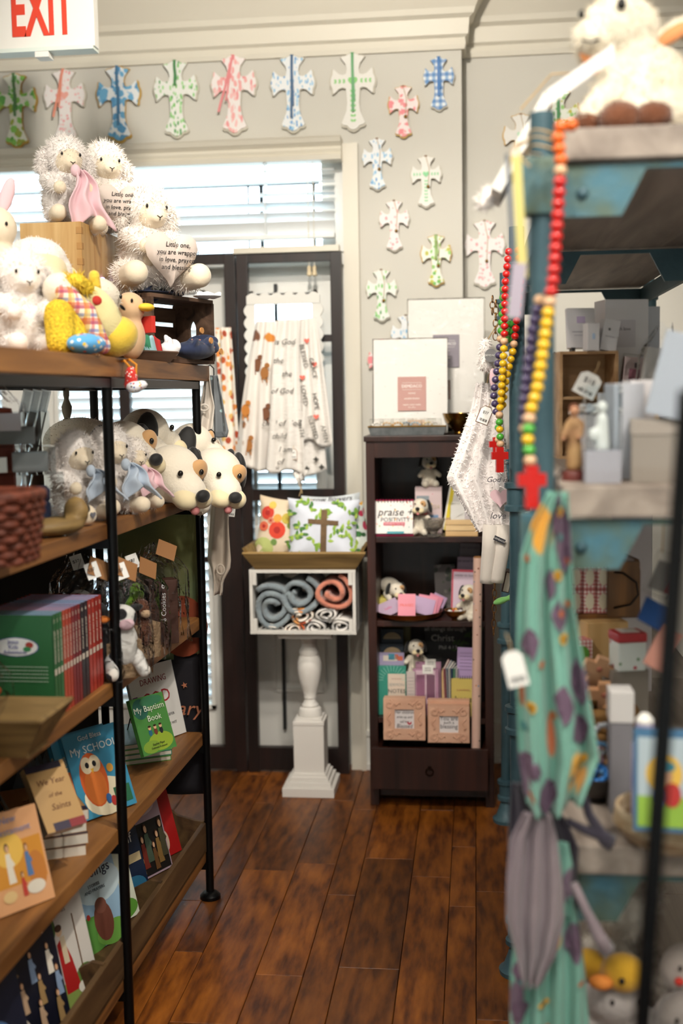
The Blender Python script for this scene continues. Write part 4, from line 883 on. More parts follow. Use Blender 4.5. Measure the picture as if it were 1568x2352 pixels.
# stack of daily reading books, one propped
for k in range(4):
    p = onz(150, 1985, z4)+Vector((-.04+.004*(k % 2), .02+.006*k, k*.023))
    o = book(['tan reading book at the bottom of the thick stack', 'second tan reading book of the thick stack', 'third tan reading book of the thick stack', 'topmost tan reading book of the thick stack'][k], p, (0, 0, 0), .15, .21, .0225, 'b98a55', [('We Year', .10, -.02, .30, '5a3018', .2), ('of the Saints', .08, 0, .55, '5a3018', .2)], [('r', '2b2236', .0, .06, 1.0, .12)], spine=1, group='stack of tan reading books', soft=True)
    o.rotation_euler = Euler((R(-90), 0, R(24+3*k)), 'XYZ')
p = onz(146, 1912, z4+.09)
book('tan reading book propped at a slant on top of the thick stack', p, (-38, 0, 50), .09, .145, .022, 'c29a62', [('We Year', .12, 0, .72, '6a3a1c', .25), ('of the', .09, 0, .52, '6a3a1c', .25), ('Saints', .13, .04, .34, '6a3a1c', .25)], [('r', '241d30', -.05, .95, .9, .1), ('r', '8c2b30', .3, .06, .4, .12), ('r', '3a3146', -.1, .06, .4, .12)], soft=True)
for k in range(4):
    book(['dark covered book leaning at the back, nearest the tan stack', 'second dark covered book leaning behind the tan stack', 'third dark covered book leaning behind the tan stack', 'rearmost dark covered book behind the tan stack'][k], onz(88+14*k, 1852-16*k, z4)+Vector((-.07, .02, 0)), (-24, 0, 62), .13, .19, .012, '23262c', [], [('r', '2f3a44', 0, .5, .8, .8)], group='dark books behind the tan stack')
def folk(x, z, h, robe, skin='dcae88', hair='4a2c1c'):
    """printed figure: robe, sleeves, head and hair, in cover units"""
    return [('p', robe, [(x-.13*h, z), (x+.15*h, z), (x+.10*h, z+.42*h), (x+.09*h, z+.66*h), (x-.08*h, z+.66*h), (x-.11*h, z+.40*h)]), ('p', robe, [(x+.05*h, z+.62*h), (x+.20*h, z+.40*h), (x+.14*h, z+.34*h), (x+.02*h, z+.48*h)]), ('e', hair, x+.005*h, z+.79*h, .085*h, .105*h), ('e', skin, x+.015*h, z+.765*h, .062*h, .085*h)]
nt_art = [('r', 'd99436', 0, .47, .92, .44), ('e', 'f0c25a', -.12, .62, .26, .18), ('e', 'c9803a', .3, .34, .16, .2)]+folk(-.15, .28, .46, 'efe6d4')+folk(.17, .30, .38, '5b7fb0', hair='7a4a2c')+folk(.02, .12, .28, 'c8463a')+[('e', 'e8e0d0', .22, .18, .16, .07), ('e', 'e6c48a', -.25, .16, .12, .06)]
for k in range(3):
    book(['peach picture book with robed figures at the left frame edge', 'second of the thin peach picture books leaning behind the first', 'rearmost of the thin peach picture books at the left edge'][k], onz(58-22*k, 2085+6*k, z4)+Vector((-.008*k, -.012*k, 0)), (-18, 0, 55), .125, .185, .009, 'e2a878', [('New', .10, -.05, .92, '8d94b8'), ('Testament', .10, .0, .80, '8d94b8')] if k == 0 else [], nt_art if k == 0 else [], soft=True, group='thin peach picture books')
easel('black wire easel under the propped tan reading book', onz(150, 1890, z4+.09), 50, .8)
# ------------------------------------------------------------------ bottom trough with books
z5 = LZ[5]
M_bin = wood('bin_wood', '3d2916', '6d5232', .6, axis=1, ring=2.2, rnd=False)
bt = thing('book_trough', 'long low wooden trough with scooped end boards on the bottom shelf', 'trough', LO+Vector((0, 0, z5)), (0, 0, LR))
B().box(.014, 1.80, .085, (-.012, -.90, .0425), bev=.002).build('front_lip', M_bin, bt); B().box(.012, 1.80, .16, (-.30, -.90, .08)).build('back_board', M_bin, bt); B().box(.30, 1.80, .008, (-.155, -.90, .004)).build('base_board', M_bin, bt)
side = [(-.30, 0), (-.012, 0), (-.012, .088), (-.04, .092), (-.09, .105), (-.13, .135), (-.15, .18), (-.165, .235), (-.19, .25), (-.30, .25)]
for yy in (-.012, -.44, -.88, -1.32):
    hs_ = 1 if yy == -.012 else .62
    B().prism([(x, z*(hs_ if z > .1 else 1)) for x, z in side], .012, y0=yy).build('end_board', M_bin, bt)
def bb(label, u, x, rot, w, h, t, cover, title, art, **kw):
    return book(label, lw(x, u, z5+.009), rot, w, h, t, cover, title, art, group='books in the bottom trough', soft=True, **kw)
crowd = [('r', '1e1a18', 0, .30, .96, .56)]+[q for k in range(9) for q in folk(-.4+.1*k, .05+.05*(k % 3), .34+.06*((k*7) % 3), ('6d4a2a', '8a6a3a', '4a4632', 'a88a5a', '7a2f24', '4a5a4a')[k % 6])]
bb('red book with pale figures at the far end of the bottom trough', -.105, -.115, (-17, 0, 64), .16, .25, .012, 'b3201f', [('TIN', .16, 0, .80, 'd9c8b0'), ('TIN', .16, 0, .55, 'd9c8b0')], [('e', 'e8dcc8', .05, .35, .12, .10), ('e', 'd8c0a8', .15, .18, .10, .12)])
bb('lilac sky picture book showing a dark crowd in the bottom trough', -.235, -.115, (-16, 0, 64), .19, .255, .012, 'b39aa8', [('THE', .055, .0, .95, '2a1c1c'), ('APOSTLES', .10, .05, .84, '2a1c1c')], [('e', 'd8c0c4', .1, .72, .3, .08)]+crowd)
bb('navy book lettered self beside the round scooped divider', -.40, -.105, (-16, 0, 64), .13, .22, .012, '16253f', [('self', .17, .12, .74, 'f0eee8')], [('r', 'c9b48a', .2, .50, .5, .10), ('e', '2c6a8c', .1, .18, .35, .12), ('e', 'e8e4da', -.1, .12, .06, .08)])
bb('pale garden story book with red flowers behind the near post', -.52, -.105, (-16, 0, 64), .15, .225, .010, 'dfe3d0', [], [('e', '5f9a3a', .1, .12, .4, .12), ('e', 'c4302c', .05, .42, .08, .06), ('e', 'c4302c', .22, .34, .06, .05), ('e', '6a3a2c', -.25, .25, .12, .2)])
bb('sky blue picture book with meadow and brown bear in the bottom trough', -.645, -.105, (-16, 0, 64), .19, .235, .010, '9dc0dc', [("Grandma's", .13, .04, .90, '1f2a4a'), ('Blessings', .15, .08, .75, '1f2a4a'), ('STORIES', .045, .08, .62, '4a5a6a'), ('AND PRAYERS', .045, .08, .57, '4a5a6a')], [('e', 'cfe2ea', .15, .62, .4, .2), ('e', '5f9a44', -.15, .16, .42, .18), ('e', '74ad4c', .25, .10, .3, .12), ('e', '7a4638', .12, .24, .16, .20), ('e', '8a5546', .12, .40, .10, .08), ('e', 'c23a34', -.25, .36, .03, .03), ('e', 'c23a34', -.12, .34, .03, .03), ('e', 'c23a34', -.32, .30, .03, .03)])
bb('lilac saints book standing behind the shepherd book', -.83, -.13, (-14, 0, 64), .16, .24, .014, '8b83b8', [('SAINTS', .11, .1, .85, 'e4def0'), ('FOR GIRLS', .09, .1, .72, 'e4def0')], [('e', 'e8cf8a', -.1, .5, .16, .1), ('e', '5a4034', -.1, .48, .09, .07)])
bb('white framed shepherd book with a red robed figure and crook', -.905, -.075, (-15, 0, 64), .15, .225, .012, 'd9d3cc', [('Jesus', .075, .05, .90, '6f6a6a')], [('e', '4a6a34', -.28, .78, .2, .16), ('e', '8aa052', .1, .10, .45, .14), ('e', '5f7f3c', .3, .2, .2, .12), ('p', 'b0201f', [(-.12, .12), (.16, .12), (.10, .42), (.0, .66), (-.12, .60)]), ('e', 'e0bc98', -.04, .72, .06, .055), ('e', '4a2e1e', -.04, .745, .065, .035), ('p', 'd8c6a8', [(-.05, .40), (.05, .40), (.04, .66), (-.05, .66)]), ('r', '6a4a2c', .26, .52, .02, .6), ('e', 'e8e2d6', .22, .12, .12, .06)])
bb('near black book with white lettering over a small painted crowd', -1.09, -.085, (-14, 0, 66), .20, .245, .012, '141626', [('modern in time', .085, 0, .90, 'd9d4cc')], [q for k in range(12) for q in folk(-.36+.24*(k % 4)+.06*(k//4 % 2), .52-.20*(k//4), .30, ('c9a88a', '8aa0c0', 'e0d4c4', 'a8885a', 'f0e8da')[(k*3) % 5])])
bb('second near black book at the bottom left corner of the trough', -1.26, -.085, (-14, 0, 66), .18, .24, .012, '1b1f33', [], [('e', '5a7fb0', 0, .4, .3, .2)])
# ------------------------------------------------------------------ third board: row of story books, bags, tray
z3 = LZ[3]
cols = ['2f6b3f', '2c6a3c', '35754a', 'c2513a', 'bf4c38', 'b84536', '8c2c34', '7d2832', '8a2a30', '2b2730', '33262e', 'b2392f', 'b93c30', 'a8352d', 'b13a30']
names = ['dark green', 'mid green', 'bright green', 'orange red', 'coral red', 'brick red', 'wine red', 'deep wine', 'crimson wine', 'black', 'charcoal', 'scarlet', 'light scarlet', 'dusky scarlet', 'far scarlet']
B3 = onz(133, 1650, z3); yy = 0
ordi = ['first', 'second', 'third', 'fourth', 'fifth', 'sixth', 'seventh', 'eighth', 'ninth', 'tenth', 'eleventh', 'twelfth', 'thirteenth', 'fourteenth', 'last']
for k, c in enumerate(cols):
    th = .017 if k < 9 else .022
    p = B3+Vector((-.085+math.sin(R(1.3))*yy, yy+th, 0)); h = .207-.0005*k
    lab = 'green story book with a white oval badge at the near end of the row' if k == 0 else '%s story book spine, %s from the near end of the row' % (names[k], ordi[k])
    o = book(lab, p, (0, 0, LR), .165, h, th-.001, c, [('Jesus', .055, .0, .74, '4a4a9c'), ('Kids', .055, .0, .69, '4a4a9c'), ('Adventures', .05, .02, .64, '4a4a9c')] + [('~'*26, .05, -.05, .5-.035*i, 'cfe0cf') for i in range(5)] if k == 0 else [], [('e', '46508c', .03, .69, .29, .095), ('e', 'eef0ee', .03, .69, .275, .088), ('e', 'b0443a', .20, .71, .05, .03), ('e', '3f8f5a', .17, .67, .05, .025)] if k == 0 else [], spine=1, pages=M_pageb, group='row of story books on the third board')
    B().box(.001, th*.55, .012, (.0828, -th/2, h*.44)).build('spine_label', mat('spine_print', 'd9cfc0', .5), o); text(str(1+k//3), .012, mat('spine_print'), o, (.0829, -th/2, h*.93), (90, 0, 90), ext=.0002)
    text('JESUS KIDS STORIES', .0075, mat('spine_print'), o, (.0829, -th/2, h*.68), ext=.0002).rotation_euler = Euler((R(90), R(90), R(90)), 'XYZ')
    yy += th
tt = thing('trough_tray', 'golden brown wooden trough at the left edge in front of the green book', 'tray', onz(60, 1712, z3)+Vector((-.06, -.03, 0)), (0, 0, 0))
q0, q1 = .10, .145
slab('front_board', [(-q0, -.045, 0), (q0-.01, -.045, 0), (q1-.01, -.085, .075), (-q1, -.085, .075)], -.008, tt, M_tw); slab('back_board', [(-q0, .045, 0), (q0-.01, .045, 0), (q1-.01, .085, .075), (-q1, .085, .075)], .008, tt, M_tw)
slab('end_board', [(q0-.01, -.045, 0), (q0-.01, .045, 0), (q1-.01, .085, .075), (q1-.01, -.085, .075)], -.008, tt, M_tw); B().box(2*q0-.01, .09, .006, (0, 0, .003)).build('bottom', M_tw, tt)
M_cello = clear('cellophane', 'fcfdff', .14, .14, 34)
def cello(par, w, h, d, seed=0, neck=.75):
    rg = random.Random(seed); ph = [rg.random()*6 for _ in range(5)]
    def fn(u, v):
        a = 2*math.pi*u; k = 1-.1*v if v < neck else (.9*(1-(v-neck)/(1-neck)*.85)+.25*max(0, (v-neck)/(1-neck)-.6)*2)
        k *= 1+.07*math.sin(5*a+ph[0]+v*4)+.05*math.sin(9*a+ph[1]-v*7)
        return (w/2*k*math.cos(a), d/2*k*math.sin(a), h*v+.006*math.sin(3*a+ph[2])*v)
    B().grid(fn, 30, 14).build('cellophane', M_cello, par, fix=False)
for k in range(2):
    bag = thing('snack_bag', ['clear bag of orange sweets upright in the golden trough', 'second clear bag of orange sweets lying in the golden trough'][k], 'bag', onz(40-50*k, 1690, z3)+Vector((-.05, -.02-.03*k, .008)), (0, 0, 30+40*k), 'clear sweet bags in the golden trough')
    for j in range(14): B().ell(.014, .012, .010, (random.uniform(-.03, .03), random.uniform(-.012, .012), .014+.08*random.random()), n=8, m=6).build('sweet', mat('orange_sweet', 'b4522c', .5, var=.2), bag, smooth='all')
    cello(bag, .10, .15, .05, k)
def wrapped(label, px, py, h, toy, rz, seed, label_tag=True, price=True):
    p = onz(px, py, z3)+Vector((-.05, .02, 0)); t = thing('wrapped_toy', label, 'wrapped toy', p, (0, 0, rz), 'cellophane wrapped gifts on the third board')
    M_cw_ = spots('cow_hide', 'e6e2da', ['17151a', '201c1e'], 22, .34, .9, dens=.55, distort=.02)
    if toy == 'cow':
        part(t, 'toy_body', M_cw_, [('e', (0, 0, .09), (.05, .045, .07)), ('e', (0, -.015, .165), (.042, .04, .036)), ('c', (-.035, -.02, .06), (-.045, -.05, .02), .02, .018), ('c', (.035, -.02, .06), (.045, -.05, .02), .02, .018)], h/.28)
        part(t, 'muzzle', M_pinkf, [('e', (0, -.045, .152), (.024, .018, .018))], h/.28)
        for k in (-1, 1): part(t, 'ear', M_blk, [('e', (k*.05, 0, .185), (.022, .008, .012))], h/.28)
    elif toy == 'brown':
        part(t, 'toy_body', mat('brown_fur', '6a3f28', .95, sheen=.3, bump=.5, bs=90), [('e', (0, 0, .08), (.042, .04, .07)), ('e', (0, -.01, .16), (.034, .034, .034))], h/.28, tuft=(900, .012, .002)); part(t, 'muzzle', mat('tan_plush', 'd9b48c'), [('e', (0, -.04, .15), (.02, .014, .015))], h/.28)
    elif toy == 'green': part(t, 'toy_body', mat('lime_plush', '86b52e', .9, sheen=.3), [('e', (0, 0, .10), (.04, .03, .09), (0, 14, 0)), ('e', (.02, 0, .19), (.026, .022, .03))], h/.28)
    elif toy == 'yellow': part(t, 'toy_body', mat('yellow_plush', 'e8c440'), [('e', (0, 0, .17), (.03, .028, .03)), ('e', (0, 0, .09), (.035, .03, .06))], h/.28)
    elif toy == 'carton':
        B().box(.075, .05, h*.72, (0, 0, h*.36), bev=.001).build('carton', mat('cocoa_card', '4a2c20', .5), t); text('6 Cookies', .018, M_tagc, t, (.0, -.0254, h*.42), ext=.0002).rotation_euler = Euler((R(90), R(-90), 0)); text('6', .022, M_tagc, t, (.0, -.0254, h*.66), ext=.0002)
    elif toy == 'black': part(t, 'toy_body', mat('black_plush', '1b1919', .95, sheen=.3), [('e', (0, 0, .09), (.055, .05, .085)), ('e', (0, -.01, .17), (.04, .04, .04))], h/.28); simple(t, 'beak', mat('orange_felt', 'd8782c', .8), [('e', (.01, -.05, .165), (.02, .016, .01))], h/.28)
    if toy in ('cow', 'black', 'brown'): B().box(.085, .05, .085, (0, .0, .043), bev=.002).build('burlap_pouch', mat('burlap', 'a08464', .95, bump=.5, bs=150), t)
    cello(t, .15, h*1.12, .12, seed)
    if label_tag: B().box(.055, .001, .042, (.01, -.03, h*1.06), rotm(-20, 25, 10)).build('kraft_header', M_kraft, t)
    if price:
        c = B().box(.030, .0008, .036, (-.008, -.036, h*1.05), rotm(-15, -14, 0)).build('price_label', M_tagc, t); text('$37', .011, M_ink, c, (-.012, -.0405, h*1.06), (75, -14, 0), ext=.0002)
    return t
wrapped('cellophane wrapped black and white cow plush in a burlap pouch nearest the post', 322, 1560, .235, 'cow', 40, 1)
wrapped('cellophane wrapped black plush with orange beak beside the story books', 262, 1565, .24, 'black', 35, 2)
wrapped('cellophane wrapped lime green plush behind the cow', 345, 1500, .22, 'green', 40, 3, False, True)
wrapped('cellophane wrapped brown furry plush right of the cow', 365, 1515, .21, 'brown', 45, 4, True, False)
wrapped('cellophane wrapped yellow plush at the back by the green flag', 392, 1470, .22, 'yellow', 40, 5, False, False)
wrapped('cellophane wrapped brown cookie carton at the far board end', 412, 1480, .23, 'carton', 30, 6, True, False)
wrapped('cellophane wrapped small cow plush further back beside the post', 225, 1500, .22, 'cow', 30, 7, False, True)
# flags hanging behind
fg = thing('garden_flag', 'green sky garden flag hanging behind the wrapped toys', 'flag', lw(-.016, .034, 1.155), (0, 0, 0))
M_flag = mat('flag_print', '2e5a4c', .8, c2='8a8f5a', vs=5, detail=1)
B().grid(lambda u, v: ((u-1)*.25, .008*math.sin(u*8), -.45*v), 14, 18, .002).build('cloth', M_flag, fg, smooth='all'); B().prism([(-.05+.075*math.cos(a), -.35+.09*math.sin(a)) for a in [2*math.pi*k/24 for k in range(24)]], .001, y0=-.013).build('printed_pumpkin', mat('pumpkin_print', '8c3c1c', .7, var=.2), fg)
dfl = thing('dark_banner', 'black Mary banner hanging low behind the fourth board', 'banner', lw(-.016, .034, .72), (0, 0, 0))
B().grid(lambda u, v: ((u-1)*.20, .006*math.sin(u*8), -.42*v), 12, 14, .002).build('cloth', mat('black_cloth', '15121a', .85), dfl, smooth='all')
B().tube([(-.19, 0, 0), (-.19, 0, .08)], .001, 5).tube([(-.01, 0, 0), (-.01, 0, .08)], .001, 5).build('hanging_string', M_string, dfl)
text('Mary', .06, mat('copper_print', 'c07a5a', .5), dfl, (-.06, -.0105, -.16), shear=.3); text('merry', .05, mat('copper_print'), dfl, (-.08, -.0105, -.25), shear=.3)
B().prism([(-.05+.01*math.cos(a)*(1 if k % 2 else .4), -.09+.01*math.sin(a)*(1 if k % 2 else .4)) for k, a in enumerate([2*math.pi*k/10 for k in range(10)])], .0008, y0=-.0098).build('printed_star', mat('copper_print'), dfl)
# ------------------------------------------------------------------ second board
z2 = LZ[2]
puppy('big cream plush dog with a black nose lying frontmost beside the far post', lw(-.085, -.20, z2), 52, .36, 20, 0, True, group='plush dogs on the second board', seed=1)
puppy('big cream plush dog whose snout hangs over the board end by the garments', lw(.0, -.035, z2), 42, .34, 24, 6, True, group='plush dogs on the second board', seed=2, body=False)
puppy('big cream plush dog lying behind the lambs, nose to the right', lw(-.17, -.30, z2+.055), 55, .34, 8, 0, True, group='plush dogs on the second board', seed=3)
puppy('plush dog seen from behind with black ears, topmost of the dog pile', lw(-.20, -.12, z2+.09), 120, .33, 10, 0, True, group='plush dogs on the second board', seed=4, body=False)
puppy('plush dog half hidden between the topmost dog and the hanging onesie', lw(-.10, .02, z2+.06), 100, .30, 10, 0, True, group='plush dogs on the second board', seed=5, body=False)
gl2 = 'plush lambs on the second board'
lamb('woolly lamb with pale blue blanket and heart foot on the second board', lw(-.07, -.56, z2), 50, .22, M_wool, M_cream, None, (M_bluef, .6), seed=21, group=gl2, tag_=(.05, -.10, .10), dens=1.1)
lamb('woolly lamb with pink frill sitting by the frontmost plush dog', lw(-.055, -.43, z2), 45, .185, M_wool2, M_cream, None, (M_pinkf, .6), seed=22, group=gl2, dens=1.0, tag_=(.06, -.08, .12))
lamb('woolly lamb with round grey tag left of the near post', lw(-.10, -.70, z2), 48, .21, M_wool, M_cream, None, (M_bluef, .5), seed=23, group=gl2, dens=1.1, tag_=(.06, -.09, .12))
for nm, (px, py) in (('round plush foot with a stitched grey heart lying at the board edge', (212, 1208)),):
    f_ = thing('plush_ball', nm, 'plush toy', onz(px, py, z2)+Vector((-.015, 0, 0)), (0, 0, 60)); part(f_, 'ball', M_cream, [('e', (0, 0, .024), (.026, .024, .024))]); B().prism(heart(.008), .001, y0=-.0255).build('stitched_heart', mat('grey_felt', '6a6a72', .8), f_, (0, 0, .025))
sc = thing('wooden_scoop', 'curved driftwood dish with a hand hole beside the wicker basket', 'dish', onz(150, 1232, z2)+Vector((-.02, .0, 0)), (0, 0, 60))
part(sc, 'bowl', M_tw, [('e', (0, 0, .02), (.07, .04, .02)), ('e', (.055, 0, .045), (.022, .03, .032))], smooth=3); B().cyl((.075, -.0, .05), (.082, -.0, .052), .012, n=14).build('hand_hole', M_blk, sc)
def basket(label, loc, rz, w, d, h, m, rows=9, name='wicker_basket', n=64, amp=.006):
    t = thing(name, label, 'basket', loc, (0, 0, rz))
    def rr(a, k): e = 4.0; return 1/((abs(math.cos(a))**e+abs(math.sin(a))**e)**(1/e))*k
    for i in range(rows):
        z = h*(i+.5)/rows; k = .86+.14*i/rows
        B().tube([(w/2*rr(2*math.pi*j/n, k)*math.cos(2*math.pi*j/n)+amp*math.cos(2*math.pi*j/n)*(1 if (j//2+i) % 2 else -1), d/2*rr(2*math.pi*j/n, k)*math.sin(2*math.pi*j/n)+amp*math.sin(2*math.pi*j/n)*(1 if (j//2+i) % 2 else -1), z) for j in range(n)], h/rows*.58, 6, closed=True).build('woven_strand', m, t, smooth='all')
    B().tube([(w/2*rr(2*math.pi*j/n, 1.02)*math.cos(2*math.pi*j/n), d/2*rr(2*math.pi*j/n, 1.02)*math.sin(2*math.pi*j/n), h) for j in range(n)], h/rows*.7, 8, closed=True).build('rim', m, t, smooth='all'); B().box(w*.82, d*.82, .006, (0, 0, .004)).build('bottom', m, t); return t
M_wick = mat('wicker', '6b3320', .6, var=.35, vs=60, bump=.4, bs=80)
basket('reddish brown wicker basket at the left frame edge on the second board', onz(30, 1292, z2)+Vector((-.065, .0, 0)), 0, .21, .15, .115, M_wick)
M_acr = clear('acrylic', 'eef3f5', .1, .04)
def clearbox(label, loc, rz, w, d, h, content, z_up=0):
    t = thing('clear_box', label, 'box', loc, (0, 0, rz), 'clear boxes on the second board'); B().box(w, d, h, (0, 0, h/2)).build('clear_shell', M_acr, t); content(t); return t
def cont_a(t): B().box(.05, .002, .035, (-.01, -.052, .05)).build('paper_label', mat('label_grey', 'b9b9c2', .6), t); B().box(.08, .06, .035, (.0, .01, .022), bev=.003).build('black_wallet', mat('black_leather', '17161a', .5), t)
def cont_b(t): B().box(.07, .05, .04, (.02, .0, .024), bev=.004).build('black_pouch', mat('black_leather'), t); B().box(.04, .02, .03, (-.045, -.02, .02)).build('white_box', M_tagc, t)
def cont_c(t):
    B().box(.055, .002, .070, (-.03, -.052, .055)).build('sky_card', mat('sky_card', '2f7fc0', .5, c2='7ab8e0', vs=12), t); B().box(.055, .0024, .022, (-.03, -.0521, .026)).build('hill_card', mat('hill_card', '2a4a34', .6), t)
    B().lathe([(.018, 0), (.018, .062), (.014, .066), (.017, .070), (.017, .090), (.010, .098)], 20, (.03, -.02, .004)).build('navy_bottle', mat('navy_gloss', '26304e', .25), t, smooth=True)
pA = lw(-.10, -.98, z2)
clearbox('clear box with a blue sky card and a navy bottle behind the basket', pA, 20, .15, .11, .125, cont_c); clearbox('clear box with a black pouch in the middle of the clear stack', pA+Vector((-.01, 0, .1255)), 20, .14, .10, .055, cont_b); clearbox('clear box with a grey paper label on top of the clear stack', pA+Vector((-.02, 0, .181)), 20, .14, .10, .07, cont_a)
cb_ = thing('coral_blanket', 'coral blanket folded in a clear bag at the left edge', 'blanket', lw(-.22, -.90, z2), (0, 0, 20)); B().box(.12, .05, .26, (0, 0, .13), bev=.02).build('folded_cloth', mat('coral_plush', 'c1604c', .95, sheen=.4, bump=.5, bs=40), cb_, smooth=True); cello(cb_, .17, .34, .10, 12, .8)
for k in range(3):
    c_ = thing('crystal_prism', ['clear crystal bar leaning at the back near the post', 'second clear crystal bar at the back', 'third clear crystal bar, hindmost at the left'][k], 'ornament', lw(-.24, -.70-.05*k, z2), (0, 14, 20), 'crystal bars at the back of the second board')
    B().box(.022, .018, .30, (0, 0, .155), bev=.004).build('bar', mat('crystal', 'eef2f4', .05, trans=.9), c_); B().box(.022, .018, .05, (0, 0, .28)).build('silver_end', mat('silver', 'c8ccd0', .15, 1), c_)
fn_ = thing('finial_post', 'small grey turned finial standing at the back near the window', 'ornament', lw(-.29, -.24, z2+.0), (0, 0, 0)); B().lathe([(.014, 0), (.012, .20), (.016, .205), (.016, .215), (.008, .225), (.012, .24), (.014, .255), (.006, .275), (.008, .285), (.0075, .32), (.002, .335)], 18).build('turned_post', mat('grey_wood', '8a8272', .6), fn_, smooth=True)
dp = thing('wooden_post', 'dark turned wooden post with a paper tag at the back', 'ornament', lw(-.27, -.52, z2), (0, 0, 0)); B().lathe([(.022, 0), (.02, .12), (.024, .13), (.018, .14), (.02, .30)], 18).build('turned_post', mat('brown_post', '4c2f1d', .5), dp, smooth=True); B().box(.03, .001, .035, (.01, -.024, .27), rotm(0, 12, 0)).build('paper_tag', M_kraft, dp)
hangtag('white price tag on twine hanging from the beige romper', at(533, 1160, 3.36), (0, 8, 5), .022, .034, ('$32',))
# ================================================================== SWADDLES ON A SCALLOPED FRAME
FY = 4.385
fx0, fx1 = at(567, 720, FY).x, at(735, 720, FY).x; fzt = at(650, 676, FY).z; fzb = at(650, 900, FY).z
sf = thing('scalloped_frame', 'white scalloped display frame holding the three muslin blankets', 'frame', ((fx0+fx1)/2, FY, fzt))
fw_, fh_ = fx1-fx0, fzt-fzb
def scallop(L_, w_, n=6, k=.012): return [(L_*i/(n*8)-L_/2, w_/2+k*abs(math.sin(math.pi*i/8))) for i in range(n*8+1)]+[(L_/2, -w_/2), (-L_/2, -w_/2)]
B().prism(scallop(fw_, .030), .012).build('top_bar', M_white, sf, (0, -.006, -.020))
for s in (-1, 1): B().prism(scallop(fh_, .030, 8), .012).build('side_bar', M_white, sf, (s*(fw_/2-.015), -.003, -fh_/2-.036), (0, 90*s, 0))
B().box(fw_-.06, .012, .02, (0, 0, -fh_*.55)).build('hanging_bar', M_white, sf)
M_mus = mat('muslin_white', 'ece7e1', .95, sheen=.2, bump=.35, bs=70, scale=(.4, 1, 1.6))
M_anim = spots('animal_muslin', 'ece6df', ['b5793f', 'd98f3c', '7d5138', '9a6a44'], 15, .30, .95, dens=.42, distort=.05)
def drape(name, label, tl, tr_, bl_, br_, Y, m, folds=3, amp=.010, seed=0, group='muslin blankets on the scalloped frame', fwd=.03, hem=.012):
    a, b, c, d = at(*tl, Y), at(*tr_, Y), at(*bl_, Y-fwd), at(*br_, Y-fwd); t = thing(name, label, 'blanket', (a+b)/2, (0, 0, 0), group); o = (a+b)/2; ph = seed*1.7
    def fn(u, v):
        p = a.lerp(b, u).lerp(c.lerp(d, u), v)-o; q = math.sin(folds*2*math.pi*u+ph)*amp*(.4+.8*v)+.3*amp*math.sin(5*folds*u+9*v+ph)
        return (p.x+.004*math.sin(6*v+ph)*v, p.y-.012+q-.02*math.sin(v*math.pi), p.z+hem*math.sin(u*7+ph)*v*v)
    B().grid(fn, 40, 44, .003).build('cloth', m, t, smooth='all'); t['fn'] = 0; return t, fn
def on_cloth(t, fn, s, size, u, v, m, rot=0, shear=0, name='printed_word'):
    p = fn(u, v); pts = [fn(min(1, max(0, u+du)), v)[1] for du in (-.12, 0, .12)]
    o = text(s, size, m, t, (p[0], min(pts)-.004, p[2]), (90, rot, 0), shear=shear, name=name); return o
t1, f1 = drape('muslin_blanket', 'white muslin with orange animal print, left of the scalloped frame', (588, 738), (642, 738), (538, 1066), (655, 1085), FY-.012, M_anim, 3, .012, 1)
for k, (u, v) in enumerate(((.55, .35), (.15, .62), (.62, .62), (.25, .85), (.75, .88), (.3, .3))):   # each printed animal: body, head, legs
    p = f1(u, v); b = B()
    b.prism([(.016*math.cos(a), .024*math.sin(a)) for a in [2*math.pi*i/14 for i in range(14)]], .0005).prism([(.010+.010*math.cos(a), .028+.010*math.sin(a)) for a in [2*math.pi*i/12 for i in range(12)]], .0005)
    for dx in (-.01, .008): b.prism([(dx-.003, -.036), (dx+.003, -.036), (dx+.003, -.016), (dx-.003, -.016)], .0005)
    b.build('printed_animal', mat('print_animal_%d' % (k % 3), ('a8703c', 'c8803a', '7d5138')[k % 3], .9), t1, (p[0], p[1]-.009, p[2]))
t2, f2 = drape('muslin_blanket', 'white muslin with black script lines in the middle of the frame', (638, 735), (684, 733), (612, 1078), (700, 1088), FY-.03, M_mus, 2, .009, 2)
M_scr = mat('script_ink', '46443f', .9)
for k, (s, u, v) in enumerate((('is God', .42, .15), ('the', .2, .27), ('the', .55, .36), ('of God', .38, .47), ('child of God', .36, .68), ('child', .3, .76), ('I am', .5, .86), ('of', .35, .93))): on_cloth(t2, f2, s, .029, u, v, M_scr, shear=.3)
t3, f3 = drape('muslin_blanket', 'white muslin with coral hearts and black words, right of the frame', (680, 735), (728, 728), (672, 1028), (768, 1012), FY-.02, M_mus, 3, .010, 3, hem=.02)
M_cor = mat('coral_print', 'e8796a', .9)
for s, u, v, r in (('BLESSED', .36, .3, 80), ('GRACE', .66, .40, 78), ('LOVED', .34, .62, 82), ('HOPE', .66, .66, 80), ('FAITH', .26, .88, 85), ('BLESSED', .56, .88, 75), ('AMEN', .84, .9, 78)): on_cloth(t3, f3, s, .024, u, v, M_scr, r)
for u, v in ((.5, .18), (.72, .37), (.3, .47), (.66, .78)): p = f3(u, v); B().prism(heart(.011), .0005).build('printed_heart', M_cor, t3, (p[0], p[1]-.011, p[2]))
t4, f4 = drape('muslin_blanket', 'white muslin hanging lowest behind the word print blanket', (650, 770), (735, 770), (640, 1085), (752, 1085), FY-.004, M_mus, 3, .006, 4, fwd=.012)
for u, v in ((.8, .9), (.6, .95), (.9, .97)): on_cloth(t4, f4, '✦', .03, u, v, M_scr)
